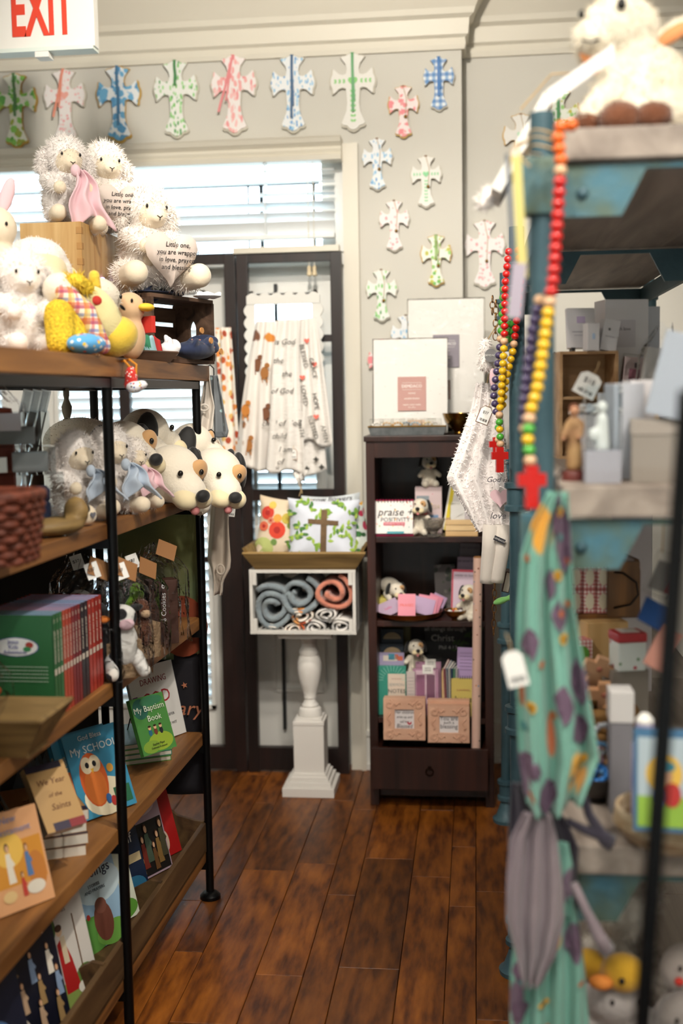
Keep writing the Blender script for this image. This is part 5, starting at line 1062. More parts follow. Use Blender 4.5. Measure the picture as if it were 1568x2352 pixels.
tp = drape('muslin_corner', 'bunched muslin corner with twine hanging over the pillow tray', (672, 1078), (708, 1078), (684, 1112), (696, 1112), FY-.03, M_mus, 2, .01, 5, group=None, fwd=.0)[0]
B().tube([(0, -.012, -.055), (.002, -.012, -.08), (-.006, -.012, -.10)], .0016, 5).tube([(0, -.012, -.055), (.006, -.012, -.09)], .0016, 5).build('twine', M_string, tp)
hangtag('wood framed price tag on the middle muslin blanket', at(673, 1032, 4.305), (0, 0, 0), .026, .036, ('$30',), None, None, M_kraft)
# ================================================================== PILLOWS IN THE TROUGH
def pillow(label, c, rot, w, h, d, m):
    t = thing('throw_pillow', label, 'pillow', c, rot, 'throw pillows in the wooden trough'); n = 10; out = []
    for i, (x0, z0_, x1, z1) in enumerate(((-1, -1, 1, -1), (1, -1, 1, 1), (1, 1, -1, 1), (-1, 1, -1, -1))):
        for k in range(n): s = k/n; bow = 1-.09*math.sin(s*math.pi); x = x0+(x1-x0)*s; z = z0_+(z1-z0_)*s; out.append((x*w/2*(bow if x0 == x1 else 1), h/2+z*h/2*(bow if z0_ == z1 else 1)))
    puff(out, d, 9).build('cushion', m, t, smooth='all')
    yf = lambda x, z: -d/2*math.sqrt(max(0, 1-min(1, max(abs(x)/(w/2), abs(z-h/2)/(h/2)))**2.4))-.0012
    return t, yf
def decal(b, pol, yf): b.add([(x, yf(x, z), z) for x, z in pol]+[(sum(p[0] for p in pol)/len(pol), yf(sum(p[0] for p in pol)/len(pol), sum(p[1] for p in pol)/len(pol)), sum(p[1] for p in pol)/len(pol))], [(i, (i+1) % len(pol), len(pol)) for i in range(len(pol))])
TYc = TY+.115; tzz = tz+.012
pw1, y1 = pillow('cream pillow with red roses at the left of the trough', (at(640, 1265, TYc+.03).x, TYc+.035, tzz), (-10, 5, -6), .20, .240, .07, mat('pillow_cream', 'e3d3bb', .9, c2='d8c3a6', vs=9))
for c, x, z, r in (('d0402f', -.055, .175, .025), ('d8452f', -.012, .115, .032), ('e6a44a', -.015, .158, .016), ('d96a4a', -.065, .125, .018), ('e8c05a', -.04, .205, .014), ('b9c47a', -.06, .045, .04), ('6f8f4a', -.02, .07, .012), ('d9876a', -.04, .148, .012), ('c7b24a', .02, .16, .02), ('7a8a3c', .035, .135, .012)):
    b = B(); decal(b, [(x+r*math.cos(a), z+r*math.sin(a)) for a in [2*math.pi*i/14 for i in range(14)]], y1); b.build('printed_rose' if c[0] in 'de' else 'printed_leaf', mat('print_'+c, c, .8), pw1)
    if c.startswith('d'):
        b = B(); decal(b, [(x+.4*r*math.cos(a), z+.4*r*math.sin(a)) for a in [2*math.pi*i/10 for i in range(10)]], lambda x_, z_: y1(x_, z_)-.0008); b.build('printed_rose_heart', mat('print_b02a22', 'b02a22', .8), pw1)
pw2, y2 = pillow('pale blue pillow with leafy lattice and brown cross, front of the trough', (at(738, 1268, TYc-.03).x, TYc-.02, tzz), (-10, 2, 4), .262, .238, .085, mat('pillow_sky', 'd5dae6', .9, var=.05, vs=12))
for c in ('7fa63c', 'a3c050', '4a7a3a'):
    b = B(); rg = random.Random(c)
    for i in range(80):
        k = rg.random(); dg_ = rg.choice((-1, 1)); off = rg.choice((-1.5, -.5, .5, 1.5)); x = (k-.5)*.25; z = .118+dg_*(x*.85)+off*.11
        if not (.012 < z < .224): continue
        x += rg.uniform(-.006, .006); decal(b, leafpoly(x, z, .024, .007, dg_*-.9+rg.choice((-.7, .7, 2.4))), y2)
    o = b.build('printed_leaves', mat('print_'+c, c, .8), pw2); o['kind'] = 'stuff'
b = B()
for i in range(10): z = .004+i*.019; decal(b, [(-.010+.004, z), (.012+.004, z), (.012+.004, z+.0195), (-.010+.004, z+.0195)], lambda x_, z_: y2(x_, z_)-.001)
for i in range(7): x = -.052+i*.0155; decal(b, [(x, .140-.05*x), (x+.016, .140-.05*x), (x+.016, .157-.05*x), (x, .157-.05*x)], lambda x_, z_: y2(x_, z_)-.0015)
b.build('printed_cross', mat('print_cross', '6a5338', .8, var=.2, vs=40), pw2)
pillow('bright floral pillow at the right end of the trough', (at(828, 1262, TYc+.02).x-.02, TYc+.045, tzz), (-8, -12, 10), .15, .21, .06, spots('garden_print', 'dfe6e0', ['c83a5a', '3f7a3f', 'd9a23a', '6a9a52', 'a03a4a', '2f5a34'], 30, .42, .9, distort=.02))
pw4, y4 = pillow('grey script pillow at the back of the trough', (at(765, 1265, TYc+.07).x, TYc+.085, tzz), (-8, -3, 0), .22, .245, .05, mat('pillow_grey', 'cfd6da', .9))
text('grow flowers', .03, M_greyt, pw4, (.0, -.018, .225), shear=.3)
# ================================================================== ROLLED BLANKETS IN THE WHITE CRATE
def roll(label, px, py, rx, rz_, m, turns=2.4, seed=0, L_=.20, wrap=None, th=.010, rot=0):
    c = at(px, py, 4.135); k = 4.12/FPX; rx *= k; rz_ *= k; t = thing('rolled_blanket', label, 'blanket', (c.x, 4.135, c.z), (0, rot, 0), 'rolled blankets in the white crate')
    def fn(u, v):
        a = u*turns*2*math.pi+seed; q = .16+.84*u; wob = 1+.05*math.sin(3*a+seed)+.03*math.sin(v*8+seed)
        return (rx*q*math.cos(a)*wob, v*L_-.012*(1-u)+.008*math.sin(2*a+seed), rz_*q*math.sin(a)*wob)
    B().grid(fn, int(26*turns), 8, -min(rx, rz_)*.27).build('rolled_cloth', m, t, smooth='all')
    if wrap: B().lathe([(.3, 0), (1.02, 0), (1.03, L_), (.3, L_)], 20, M=Matrix.Diagonal((rx, rz_, 1, 1))).build('clear_sleeve', M_cello, t, (0, -.004, 0), (-90, 0, 0), smooth=True)
    return t
M_slate = mat('slate_plush', '8d999f', .95, sheen=.5, bump=.6, bs=90, c2='7b878f', vs=25); M_salm = mat('salmon_plush', 'cf836c', .95, sheen=.4, bump=.6, bs=90); M_wr = spots('white_script_muslin', 'dedad5', ['8d8985', 'a7a29c'], 55, .12, .95, dens=.5)
roll('large slate blue plush roll at the left of the white crate', 626, 1396, 44, 48, M_slate, 2.3, .6, rot=8)
roll('slate blue plush roll at the top middle of the white crate', 686, 1368, 44, 42, M_slate, 1.8, 2.2, rot=-12)
roll('salmon pink plush roll at the top right of the white crate', 764, 1362, 46, 38, M_salm, 1.7, 3.4, rot=14)
roll('upper rust floral muslin roll in the white crate', 690, 1416, 27, 17, M_flor, 2.2, 1, wrap=1)
roll('lower rust floral muslin roll on the crate bottom', 680, 1444, 27, 13, M_flor, 2.2, 4, wrap=1)
roll('white muslin roll at the bottom left under the large slate roll', 626, 1446, 28, 12, M_wr, 2.2, 2, wrap=1)
roll('white muslin roll just below the salmon roll', 752, 1412, 29, 16, M_wr, 2.2, 5, wrap=1)
roll('white muslin roll bottom middle of the white crate', 723, 1441, 28, 15, M_wr, 2.2, 3, wrap=1)
roll('white muslin roll in the bottom right corner of the crate', 782, 1439, 27, 17, M_wr, 2.2, 1.5, wrap=1)
# ================================================================== TOP OF THE BOOKCASE
kt = 1.3225
gt = thing('galvanized_tray', 'shallow grey galvanized tray with gilt rim on the bookcase', 'tray', (at(935, 995, 4.12).x, 4.10, kt))
M_galv = mat('galvanized', '8d9294', .5, .35, c2='767c7e', vs=40)
gw = .135
slab('front_wall', [(-gw+.008, .0, 0), (gw-.008, .0, 0), (gw, -.012, .030), (-gw, -.012, .030)], -.003, gt, M_galv); slab('back_wall', [(-gw+.008, .17, 0), (gw-.008, .17, 0), (gw, .182, .030), (-gw, .182, .030)], .003, gt, M_galv)
for s in (-1, 1): slab('side_wall', [(s*(gw-.008), 0, 0), (s*(gw-.008), .17, 0), (s*gw, .182, .030), (s*gw, -.012, .030)], s*-.003, gt, M_galv)
B().box(2*gw-.016, .17, .003, (0, .085, .0015)).build('tray_floor', M_galv, gt); B().tube([(-gw, -.012, .031), (gw, -.012, .031), (gw, .182, .031), (-gw, .182, .031)], .0025, 6, closed=True).build('gilt_rim', M_brass, gt)
M_bag = clear('poly_bag', 'fbfbfa', .14, .12, 18)
def package(label, px0, px1, pt, pb, Y, zb, lean, lbl, lpos, lines, extra=None):
    a, b = at(px0, pb, Y), at(px1, pb, Y); w = b.x-a.x; h = at(px0, pt, Y).z-zb; t = thing('packaged_blanket', label, 'package', ((a.x+b.x)/2, Y, zb), (lean, 0, 0), 'packaged muslin blankets on the bookcase')
    B().box(w, .03, h, (0, .015, h/2), bev=.006).build('folded_muslin', spots('script_faint', 'efece8', ['d3cdca', 'dcd6d2'], 40, .14, .9, stretch=(1, 1, 3), dens=.4), t, smooth=True)
    B().box(w*1.03, .036, h*1.02, (0, .015, h/2), bev=.004).build('clear_bag', M_bag, t)
    lw_, lh = lpos[2], lpos[3]; c = B().box(lw_, .001, lh, (lpos[0], -.0045, lpos[1]), bev=.0004).build('card_label', lbl, t)
    B().tube([(lpos[0]-lw_*.33, -.0052, lpos[1]+lh*.12), (lpos[0]+lw_*.33, -.0052, lpos[1]+lh*.12), (lpos[0]+lw_*.33, -.0052, lpos[1]+lh*.32), (lpos[0]-lw_*.33, -.0052, lpos[1]+lh*.32)], .0006, 4, closed=True).build('label_border', M_tagc, c)
    for s, dz, sz in lines: text(s, sz*lh, M_tagc, c, (lpos[0], -.0053, lpos[1]+dz*lh))
    if extra: extra(t)
    return t
package('white muslin in a clear bag with dusty pink label, in the galvanized tray', 858, 1028, 778, 985, 4.155, kt+.004, -6, mat('dusty_pink', 'b98d85', .6), (.005, .140, .100, .120), (('DEMDACO', .22, .12), ('nursery', .02, .07), ('swaddle blanket', -.14, .07), ('organic cotton muslin', -.32, .06), ('47 x 47 in', -.40, .05)), lambda t: B().box(.06, .002, .045, (.02, -.005, .025)).build('photo_label', mat('skin_photo', 'cdb39e', .7, var=.15, vs=60), t))
st = thing('lattice_box', 'black and white lattice box under the large packaged blanket', 'box', (-.065, 4.30, kt), (0, 0, 0)); B().box(.20, .09, .06, (0, 0, .03), bev=.002).build('box_body', mat('black_card', '1b1b1d', .6), st)
for s in (-1, 1): B().box(.085, .002, .007, (.02, -.046, .03), rotm(0, s*32, 0)).build('white_band', M_tagc, st)
B().box(.20, .003, .008, (0, -.0455, .056)).build('white_band', M_tagc, st); B().box(.20, .003, .006, (0, -.0455, .004)).build('white_band', M_tagc, st)
package('larger white muslin in a clear bag with grey label at the back', 938, 1112, 686, 905, 4.285, kt+.061, -5, mat('mauve_grey', '87808a', .6), (.0, .235, .095, .118), (('DEMDACO', .22, .12), ('nursery', .02, .07), ('blanket', -.2, .09), ('47 x 47 in', -.36, .05)), lambda t: (B().box(.028, .002, .07, (.0, -.005, .095)).build('photo_label', mat('brown_photo', '7d5a48', .6), t), None)[1])
def bowl(name, label, loc, r, h, m, fl=1.0, n=28, cat='bowl', rim=True):
    t = thing(name, label, cat, loc); th = .003
    pr = [(r*.30, 0), (r*.34, .004), (r*.30, h*.12), (r*.62, h*.35), (r*.88, h*.7), (r, h), (r-th, h), (r*.86-th, h*.72), (r*.58, h*.38+th), (r*.1, h*.2)]
    B().lathe(pr, n, cap=False).build('shell', m, t, smooth=True); return t
bowl('brass_bowl', 'polished brass bowl beside the galvanized tray', Vector((at(1055, 995, 4.14).x, 4.16, kt)), .060, .074, mat('brass_polished', '8a6a32', .22, 1))
for k in range(7):
    p = Vector((at(935, 995, 4.12).x-.10+.033*k, 4.105+.01*(k % 2), kt+.006)); t = thing('bracelet_packet', ['clear packet of white beads at the left end of the tray', 'clear packet with a sand bead bracelet, second in the tray', 'clear packet with a tan bead bracelet, third in the tray', 'clear packet with a grey bead bracelet in mid tray', 'clear packet with a large silver blue bead bracelet', 'clear packet with a gold flecked bead bracelet', 'clear packet of pale beads at the right end of the tray'][k], 'packet', p, (-38, 0, random.uniform(-20, 20)), 'bracelet packets in the galvanized tray')
    cc = ('e2ddd4', 'd3b48c', 'c9a06a', '8d99a3', '9fb0bb', 'd8c39a', 'd9d2cc')[k]; br = B()
    for j in range(12): br.ell(.0042, c=(.018*math.cos(j*math.pi/6), -.002, .028+.018*math.sin(j*math.pi/6)), n=8, m=6)
    br.build('bead_ring', mat('beads_'+cc, cc, .25), t, smooth='all'); B().box(.05, .010, .062, (0, 0, .031), bev=.003).build('clear_packet', M_bag, t)
# ================================================================== BOOKCASE CONTENTS
def K(px, py, Y, z): p = at(px, py, Y); return Vector((p.x, Y, z))
gk = 'plush dogs in the bookcase'
cal = thing('flip_calendar', 'spiral praise and positivity calendar with confetti print on the top shelf', 'calendar', K(905, 1232, 4.11, KS[1]), (0, 0, 0))
M_conf = spots('confetti', 'f0ece8', ['e05a78', '5fb0a8', 'f0b93a', 'e8804a', '7fb85a'], 75, .22, .7, (1.6, 1, .8), dens=.6)
B().box(.136, .03, .010, (0, .02, .005), bev=.002).build('stand', mat('magenta_card', 'a3244e', .5), cal); slab('cover_page', [(-.066, 0, .010), (.066, 0, .010), (.066, .022, .122), (-.066, .022, .122)], .003, cal, M_conf); slab('back_page', [(-.068, .055, .006), (.068, .055, .006), (.068, .026, .128), (-.068, .026, .128)], .003, cal, mat('magenta_card'))
for j in range(11): B().tube([(-.055+.011*j, .022+.009*math.cos(a), .126+.009*math.sin(a)) for a in [2*math.pi*i/10 for i in range(10)]], .0013, 5, closed=True).build('spiral_ring', M_black, cal)
for s, z, sz, m, sh_ in (('praise +', .084, .038, M_ink, .25), ('POSITIVITY', .058, .021, M_greyt, 0), ): text(s, sz, m, cal, (.004, (z-.010)*.196-.0045, z), (79, 0, 0), shear=sh_, sx=.95 if sz < .02 else 1)
B().box(.075, .001, .011, (.0, .0028, .044), rotm(-11)).build('title_bar', mat('rose_bar', 'd0506a', .6), cal); text('SHANNON TAYLOR', .0075, M_tagc, cal, (0, .0014, .044), (79, 0, 0)); B().box(.06, .001, .008, (.005, -.003, .014), rotm(-11)).build('foot_bar', mat('teal_bar', '4fa3ae', .6), cal)
def carton(name, label, px, py, Y, z, w, d, h, m, rot=(0, 0, 0), cat='box', group=None, lid=None, prints=(), texts=()):
    t = thing(name, label, cat, K(px, py, Y, z), rot, group); B().box(w, d, h, (0, 0, h/2), bev=.0015).build('body', m, t)
    if lid: B().box(w+.003, d+.003, h*.22, (0, 0, h*.9), bev=.0015).build('lid', lid, t)
    for c, x, zz, ww, hh in prints: B().box(ww, .001, hh, (x, -d/2-.0006, zz)).build('printed_panel', mat('print_'+c, c, .6), t)
    for s, sz, x, zz, c in texts: text(s, sz, mat('print_'+c, c, .6), t, (x, -d/2-.0016, zz))
    return t
carton('planner_box', 'pink confetti planner box carrying a plush dog', 985, 1232, 4.23, KS[1], .095, .06, .165, spots('confetti_pink', 'd9c3c4', ['d05a78', '6fb0a8', 'e8c25a'], 80, .2, .7, dens=.5), prints=(('8f9aa2', -.02, .11, .045, .05), ('7f9fc4', .02, .06, .03, .012)), texts=(('2024', .02, .02, .095, 'c9b9a0'),))
carton('planner_book', 'confetti planner with a yellow elastic band leaning beside the pink box', 1042, 1232, 4.25, KS[1], .085, .03, .20, M_conf, (-8, 10, 0), cat='planner', prints=(('e6cf2a', -.03, .10, .014, .20),))
carton('blue_carton', 'small bright blue carton behind the little wooden crate', 1066, 1232, 4.30, KS[1], .06, .04, .145, mat('bright_blue', '2f7fb5', .5))
puppy('small plush dog sitting on the pink planner box', K(985, 1118, 4.23, KS[1]+.1655), 12, .125, group=gk, seed=31)
puppy('small plush dog between the calendar and the glass bowl', K(966, 1232, 4.16, KS[1]), -8, .14, group=gk, seed=32, collar=mat('red_collar', '8c3a34', .7))
gb = thing('glass_bowl', 'small cut glass footed bowl in front of the plush dog', 'bowl', K(996, 1234, 4.105, KS[1]))
M_cg = mat('cut_glass', 'e9e6df', .06, trans=.92, bump=.6, bs=160); B().lathe([(.026, 0), (.027, .004), (.012, .010), (.014, .018), (.030, .032), (.040, .062), (.037, .062), (.026, .034), (.002, .022)], 20, cap=False).build('cut_shell', M_cg, gb, smooth=False)
wc = thing('mini_crate', 'small pale wooden slat crate of card packs on the top shelf', 'crate', K(1060, 1236, 4.10, KS[1]))
M_pale = wood('pale_crate', 'cfa772', 'e3c493', .6, axis=0, ring=2, rnd=False)
for i in range(3):
    for yy in (0, .07): B().box(.112, .005, .018, (0, yy, .010+.020*i), bev=.001).build('slat', M_pale, wc)
for s in (-1, 1): B().box(.005, .066, .058, (s*.054, .035, .030)).build('end_board', M_pale, wc)
B().box(.104, .066, .004, (0, .035, .003)).build('base', M_pale, wc)
for j in range(3):
    t = carton('card_pack', ['front clear pack of white cards in the mini crate', 'middle clear pack of white cards in the mini crate', 'rear clear pack of white cards in the mini crate'][j], 1064, 1236, 4.118+.016*j, KS[1]+.008, .088-.004*j, .010, .100+.004*j, mat('white_card', 'e6e3e0', .6), (-5, 0, 2*j), 'cards', 'card packs in the mini crate', prints=(('c9bfc4', .02, .07, .03, .04),) if j == 0 else ()); B().box(.093, .013, .108, (0, 0, .054), bev=.002).build('clear_sleeve', M_bag, t)
# middle shelf
gt2 = thing('gold_tray', 'round shallow gold tray of pink cards on the middle shelf', 'tray', K(940, 1428, 4.17, KS[2])); B().lathe([(.095, 0), (.112, .008), (.120, .026), (.117, .026), (.108, .010), (.09, .004)], 40, cap=True).build('dish', mat('antique_gold', '9a6a2c', .32, 1), gt2, smooth=True)
for j, (x, rx_, ry_, w, h, c, s) in enumerate(((-.005, -20, 0, .062, .082, 'e58fa0', 'PRAISES'), (-.065, -38, -24, .075, .06, 'b8a0b8', 'hello'), (-.04, -40, -14, .07, .06, 'c4a4bc', 'smile'), (.045, -34, 14, .075, .065, 'b79cbe', ''), (.058, -32, 10, .07, .07, 'dc8ba0', 'love'), (.075, -26, 22, .05, .07, 'd27f98', ''), (.085, -24, 26, .05, .07, 'a98cae', ''))):
    t = thing('greeting_card', ['upright pink card lettered in orange at the centre of the gold tray', 'lilac card in a clear sleeve at the left of the gold tray', 'mauve card with pink script left of centre in the gold tray', 'lilac card leaning right of the centre card', 'rose pink card further right in the gold tray', 'deep rose card near the right rim', 'mauve card at the right rim of the gold tray'][j], 'card', Vector((gt2.location.x+x, 4.125+.012*j if j else 4.085, KS[2]+.012+(.004 if j == 0 else 0))), (rx_, ry_, 0), 'pink cards in the gold tray')
    B().box(w, .002, h, (0, 0, h/2), bev=.0006).build('card', mat('card_'+c, c, .6), t)
    if s: text(s, .014, mat('card_ink', 'e0604a', .6) if j == 0 else mat('pink_ink', 'd0487a', .6), t, (0, -.0013, h*.5))
puppy('plush dog lying behind the gold tray at the left of the middle shelf', K(903, 1400, 4.27, KS[2]+.055), 25, .13, 10, lying=True, group=gk, seed=33)
carton('yellow_pouch', 'pale yellow pouch under the plush dog behind the gold tray', 890, 1410, 4.27, KS[2], .10, .09, .055, mat('pale_yellow', 'd6c86a', .7))
bw = bowl('gilt_bowl', 'small hammered gilt bowl of trinkets right of the gold tray', K(1045, 1430, 4.12, KS[2]), .040, .036, mat('gilt', '9c6f34', .35, 1, bump=.5, bs=80))
for j, (c, w_) in enumerate((('e8e4e0', 'white'), ('b0302c', 'red'), ('d9c8b0', 'cream'), ('d7d2d8', 'pearl'))): B().ell(.010, .008, .007, (-.018+.012*j, -.005+.006*(j % 2), .030), n=8, m=6).build('trinket', mat('trinket_'+c, c, .4), bw, smooth='all')
def pad(label, px, py, Y, z, w, h, m, rot, edge=None, prints=(), texts=(), group='note pads on the middle shelf', th=.012):
    t = thing('note_pad', label, 'note pad', K(px, py, Y, z), rot, group); B().box(w, th, h, (0, 0, h/2), bev=.001).build('sheets', m, t)
    if edge: B().prism(scallop(h, w*.98, 9, .004), .0012, y0=-th/2-.0012).build('scalloped_edge', edge, t, (0, 0, h/2), (0, 90, 0)); B().box(w*.86, .0012, h*.90, (0, -th/2-.0016, h/2)).build('sheet_front', mat('pale_pink', 'dcc6d6', .7), t)
    for c, x, zz, ww, hh in prints: B().box(ww, .001, hh, (x, -th/2-.0008, zz)).build('printed_panel', mat('print_'+c, c, .6), t)
    for s, sz, x, zz, c in texts: text(s, sz, mat('print_'+c, c, .6), t, (x, -th/2-.0028, zz), shear=.2)
    return t
pad('dark floral pad behind the pink scalloped pad', 1026, 1430, 4.26, KS[2], .075, .175, spots('dark_flora', '55504f', ['3f4a36', '6f6a66', '2f3530'], 40, .4, .7, distort=.02), (-8, -3, 0))
pad('pink pad with red scalloped border on the middle shelf', 1064, 1430, 4.20, KS[2], .092, .165, mat('pad_pink', 'd9bfd0', .7), (-8, 2, 0), mat('scallop_red', 'c8485a', .7), texts=(('notes to love', .013, 0, .145, '4a4048'),))
pad('mauve pad standing behind the pink scalloped pad', 1072, 1430, 4.25, KS[2], .080, .205, mat('pad_mauve', '9c8a9c', .7), (-6, 2, 0), texts=(('do small things', .013, 0, .19, '3a3440'),))
pad('tall grey pad at the very back of the middle shelf', 1075, 1430, 4.29, KS[2], .075, .25, mat('pad_grey', '98929a', .7), (-4, 2, 0), texts=(('grace upon grace', .012, 0, .235, '55525a'),))
puppy('plush dog peeking out behind the wrapping paper roll', K(1078, 1432, 4.13, KS[2]), -25, .135, group=gk, seed=34)
wr = thing('wrapping_paper', 'tall peach wrapping paper roll standing in the open drawer', 'roll', K(1091, 1700, 4.045, .10), (0, .9, 0))
M_wp = spots('peach_wrap', 'd9b3a2', ['8a4a34', '7f95b4', '4f3a30', 'b06a48', 'c98a5a'], 52, .17, .7, dens=.6); B().cyl((0, 0, 0), (0, 0, .80), .0155, n=24).build('paper', M_wp, wr, smooth=True); B().lathe([(.012, 0), (.0145, 0), (.0145, .004), (.012, .004)], 20, (0, 0, .7995)).build('core', M_kraft, wr)
# bottom shelf
k3 = KS[3]
carton('teal_notebook', 'teal green notebook lettered NOTES at the left of the bottom shelf', 902, 1655, 4.13, k3, .098, .02, .175, mat('teal_cover', '2f8a78', .55), (-5, 0, 0), 'notebook', None, None, (('d8c7b6', .015, .105, .062, .085),), (('NOTES', .020, .015, .085, '23282c'), ('SERMON', .014, .015, .108, '8a9490'), ('by the book', .007, .015, .13, 'b0857a')))
for j in range(14): B().box(.0012, .0008, .024, (.052*math.cos(math.pi*j/13)*.85, -.0108, .125+.042*math.sin(math.pi*j/13)), rotm(0, 90-180*j/13, 0)).build('ray_mark', mat('pale_teal', '9fd0c2', .6), D.objects['teal_notebook'])
carton('butterfly_card', 'lilac card with butterfly above the teal notebook', 900, 1655, 4.165, k3, .092, .012, .215, mat('lilac_card', '9f95b4', .6), (-5, 0, 0), 'card', None, None, (('d0c4b8', -.005, .195, .05, .02), ('3f8aa0', .0, .20, .022, .022), ('c9654a', .032, .195, .018, .016), ('c9654a', .018, .20, .012, .018)))
for j in range(2):
    t = carton('dark_notebook', ['dark navy notebook with a tan half round badge, front one', 'dark navy notebook with a tan half round badge, rear one'][j], 897, 1655, 4.20+.03*j, k3, .098, .018, .240+.048*j, mat('ink_navy', '182430', .6), (-4, 0, 0), 'notebook', 'navy notebooks on the bottom shelf'); B().prism([(.032*math.cos(math.pi*i/14), .024*math.sin(math.pi*i/14)) for i in range(15)], .001).build('half_round_badge', mat('tan_badge', '9a8464', .6), t, (.008, -.011, .205+.048*j))
carton('olive_card', 'olive card standing at the very back of the bottom shelf', 908, 1655, 4.30, k3, .12, .008, .335, mat('olive_card', '6a6440', .7), cat='card')
puppy('plush dog above the pink journal packs on the bottom shelf', K(955, 1560, 4.20, k3+.135), 12, .135, group=gk, seed=35); carton('grey_block', 'plain dark block under the plush dog of the bottom shelf', 955, 1655, 4.22, k3, .08, .06, .134, mat('shadow_grey', '3a3434', .8))  # block in one even dark grey
for j in range(2):
    t = carton('journal_pack', ['front pink scalloped journal in a clear sleeve with white sticker', 'rear pink scalloped journal in a clear sleeve'][j], 978+6*j, 1655, 4.13+.025*j, k3, .092, .016, .165+.02*j, mat('journal_pink', 'c492b0', .6), (-5, 0, 0), 'journal', 'pink journals in clear sleeves', None, (('e8c8d8', -.0, .10, .07, .12), ('b5789c', -.018, .10, .03, .09), ('b5789c', .018, .10, .03, .09)))
    B().box(.104, .020, .20+.02*j, (0, 0, .10), bev=.003).build('clear_sleeve', M_bag, t); s_ = B().box(.038, .001, .032, (.008, -.0115, .165+.015*j)).build('white_sticker', M_tagc, t); text('FAITH\njournal', .008, M_ink, s_, (.008, -.0125, .165+.015*j))
carton('small_chart', 'narrow white checklist pad left of the pink journals', 944, 1655, 4.12, k3, .03, .008, .16, mat('checklist', 'cfc4c0', .7), cat='note pad', prints=tuple(('a89c9c', 0, .03+.012*i, .022, .001) for i in range(10)))
pn = thing('wooden_pencil', 'fat plain wooden pencil beside the pink journals', 'pencil', K(1018, 1655, 4.12, k3), (-4, 0, 0)); B().lathe([(.0055, 0), (.0055, .155), (.001, .172)], 8).build('barrel', M_pale, pn)
for j, (c, w_) in enumerate((('a02c4a', 'raspberry'), ('2f5a8c', 'blue'), ('e4e4e0', 'white'), ('23406a', 'navy'), ('4a8a6a', 'green'), ('d8d8d4', 'pale'))):
    book('%s slim booklet leaning in the fan right of the pencil' % w_, K(1028+4.5*j, 1655, 4.16+.004*j, k3), (0, -10+3*j, 80), .09, .19-.006*j, .006, c, soft=True, group='fan of slim booklets')
carton('script_sign', 'dark sign with white script and green sprigs at the back', 1030, 1655, 4.30, k3, .17, .012, .30, mat('slate_sign', '2c2c2c', .7), cat='sign', texts=(('all things through', .022, -.01, .28, 'c9c6c0'), ('Christ', .034, -.02, .245, 'c9c6c0'), ('Phil 4:13', .02, .0, .21, 'c9c6c0')))
lf = B()
for j in range(16): lf.prism(leafpoly(.01+.008*j*.9, .205+.005*j+.012*math.sin(j), .026, .006, (-.6 if j % 2 else -1.8)), .001)
lf.build('painted_sprig', mat('sprig_green', '3f5230', .8), D.objects['script_sign'], (0, -.0085, 0))
carton('lilac_note', 'lilac note card with purple lines near the wrapping paper', 1066, 1655, 4.17, k3, .062, .006, .235, mat('lilac_note', 'b79cc8', .6), (-4, 2, 0), 'card', prints=tuple(('6a5a7a', 0, .155+.012*i, .044, .0012) for i in range(6)))
hp_ = carton('hope_notebook', 'pale yellow spiral notebook lettered hope', 1064, 1655, 4.12, k3, .085, .018, .135, mat('butter_cover', 'ccb862', .6), (-4, 0, 0), 'notebook', texts=(('hope', .030, .0, .062, '2a2a26'), ('A JOURNAL', .009, 0, .095, 'b0785a')))
for j in range(7): B().tube([(-.01+.008*j, -.002+.007*math.cos(a), .136+.007*math.sin(a)) for a in [2*math.pi*i/8 for i in range(8)]], .0014, 5, closed=True).build('spiral_ring', M_black, hp_)
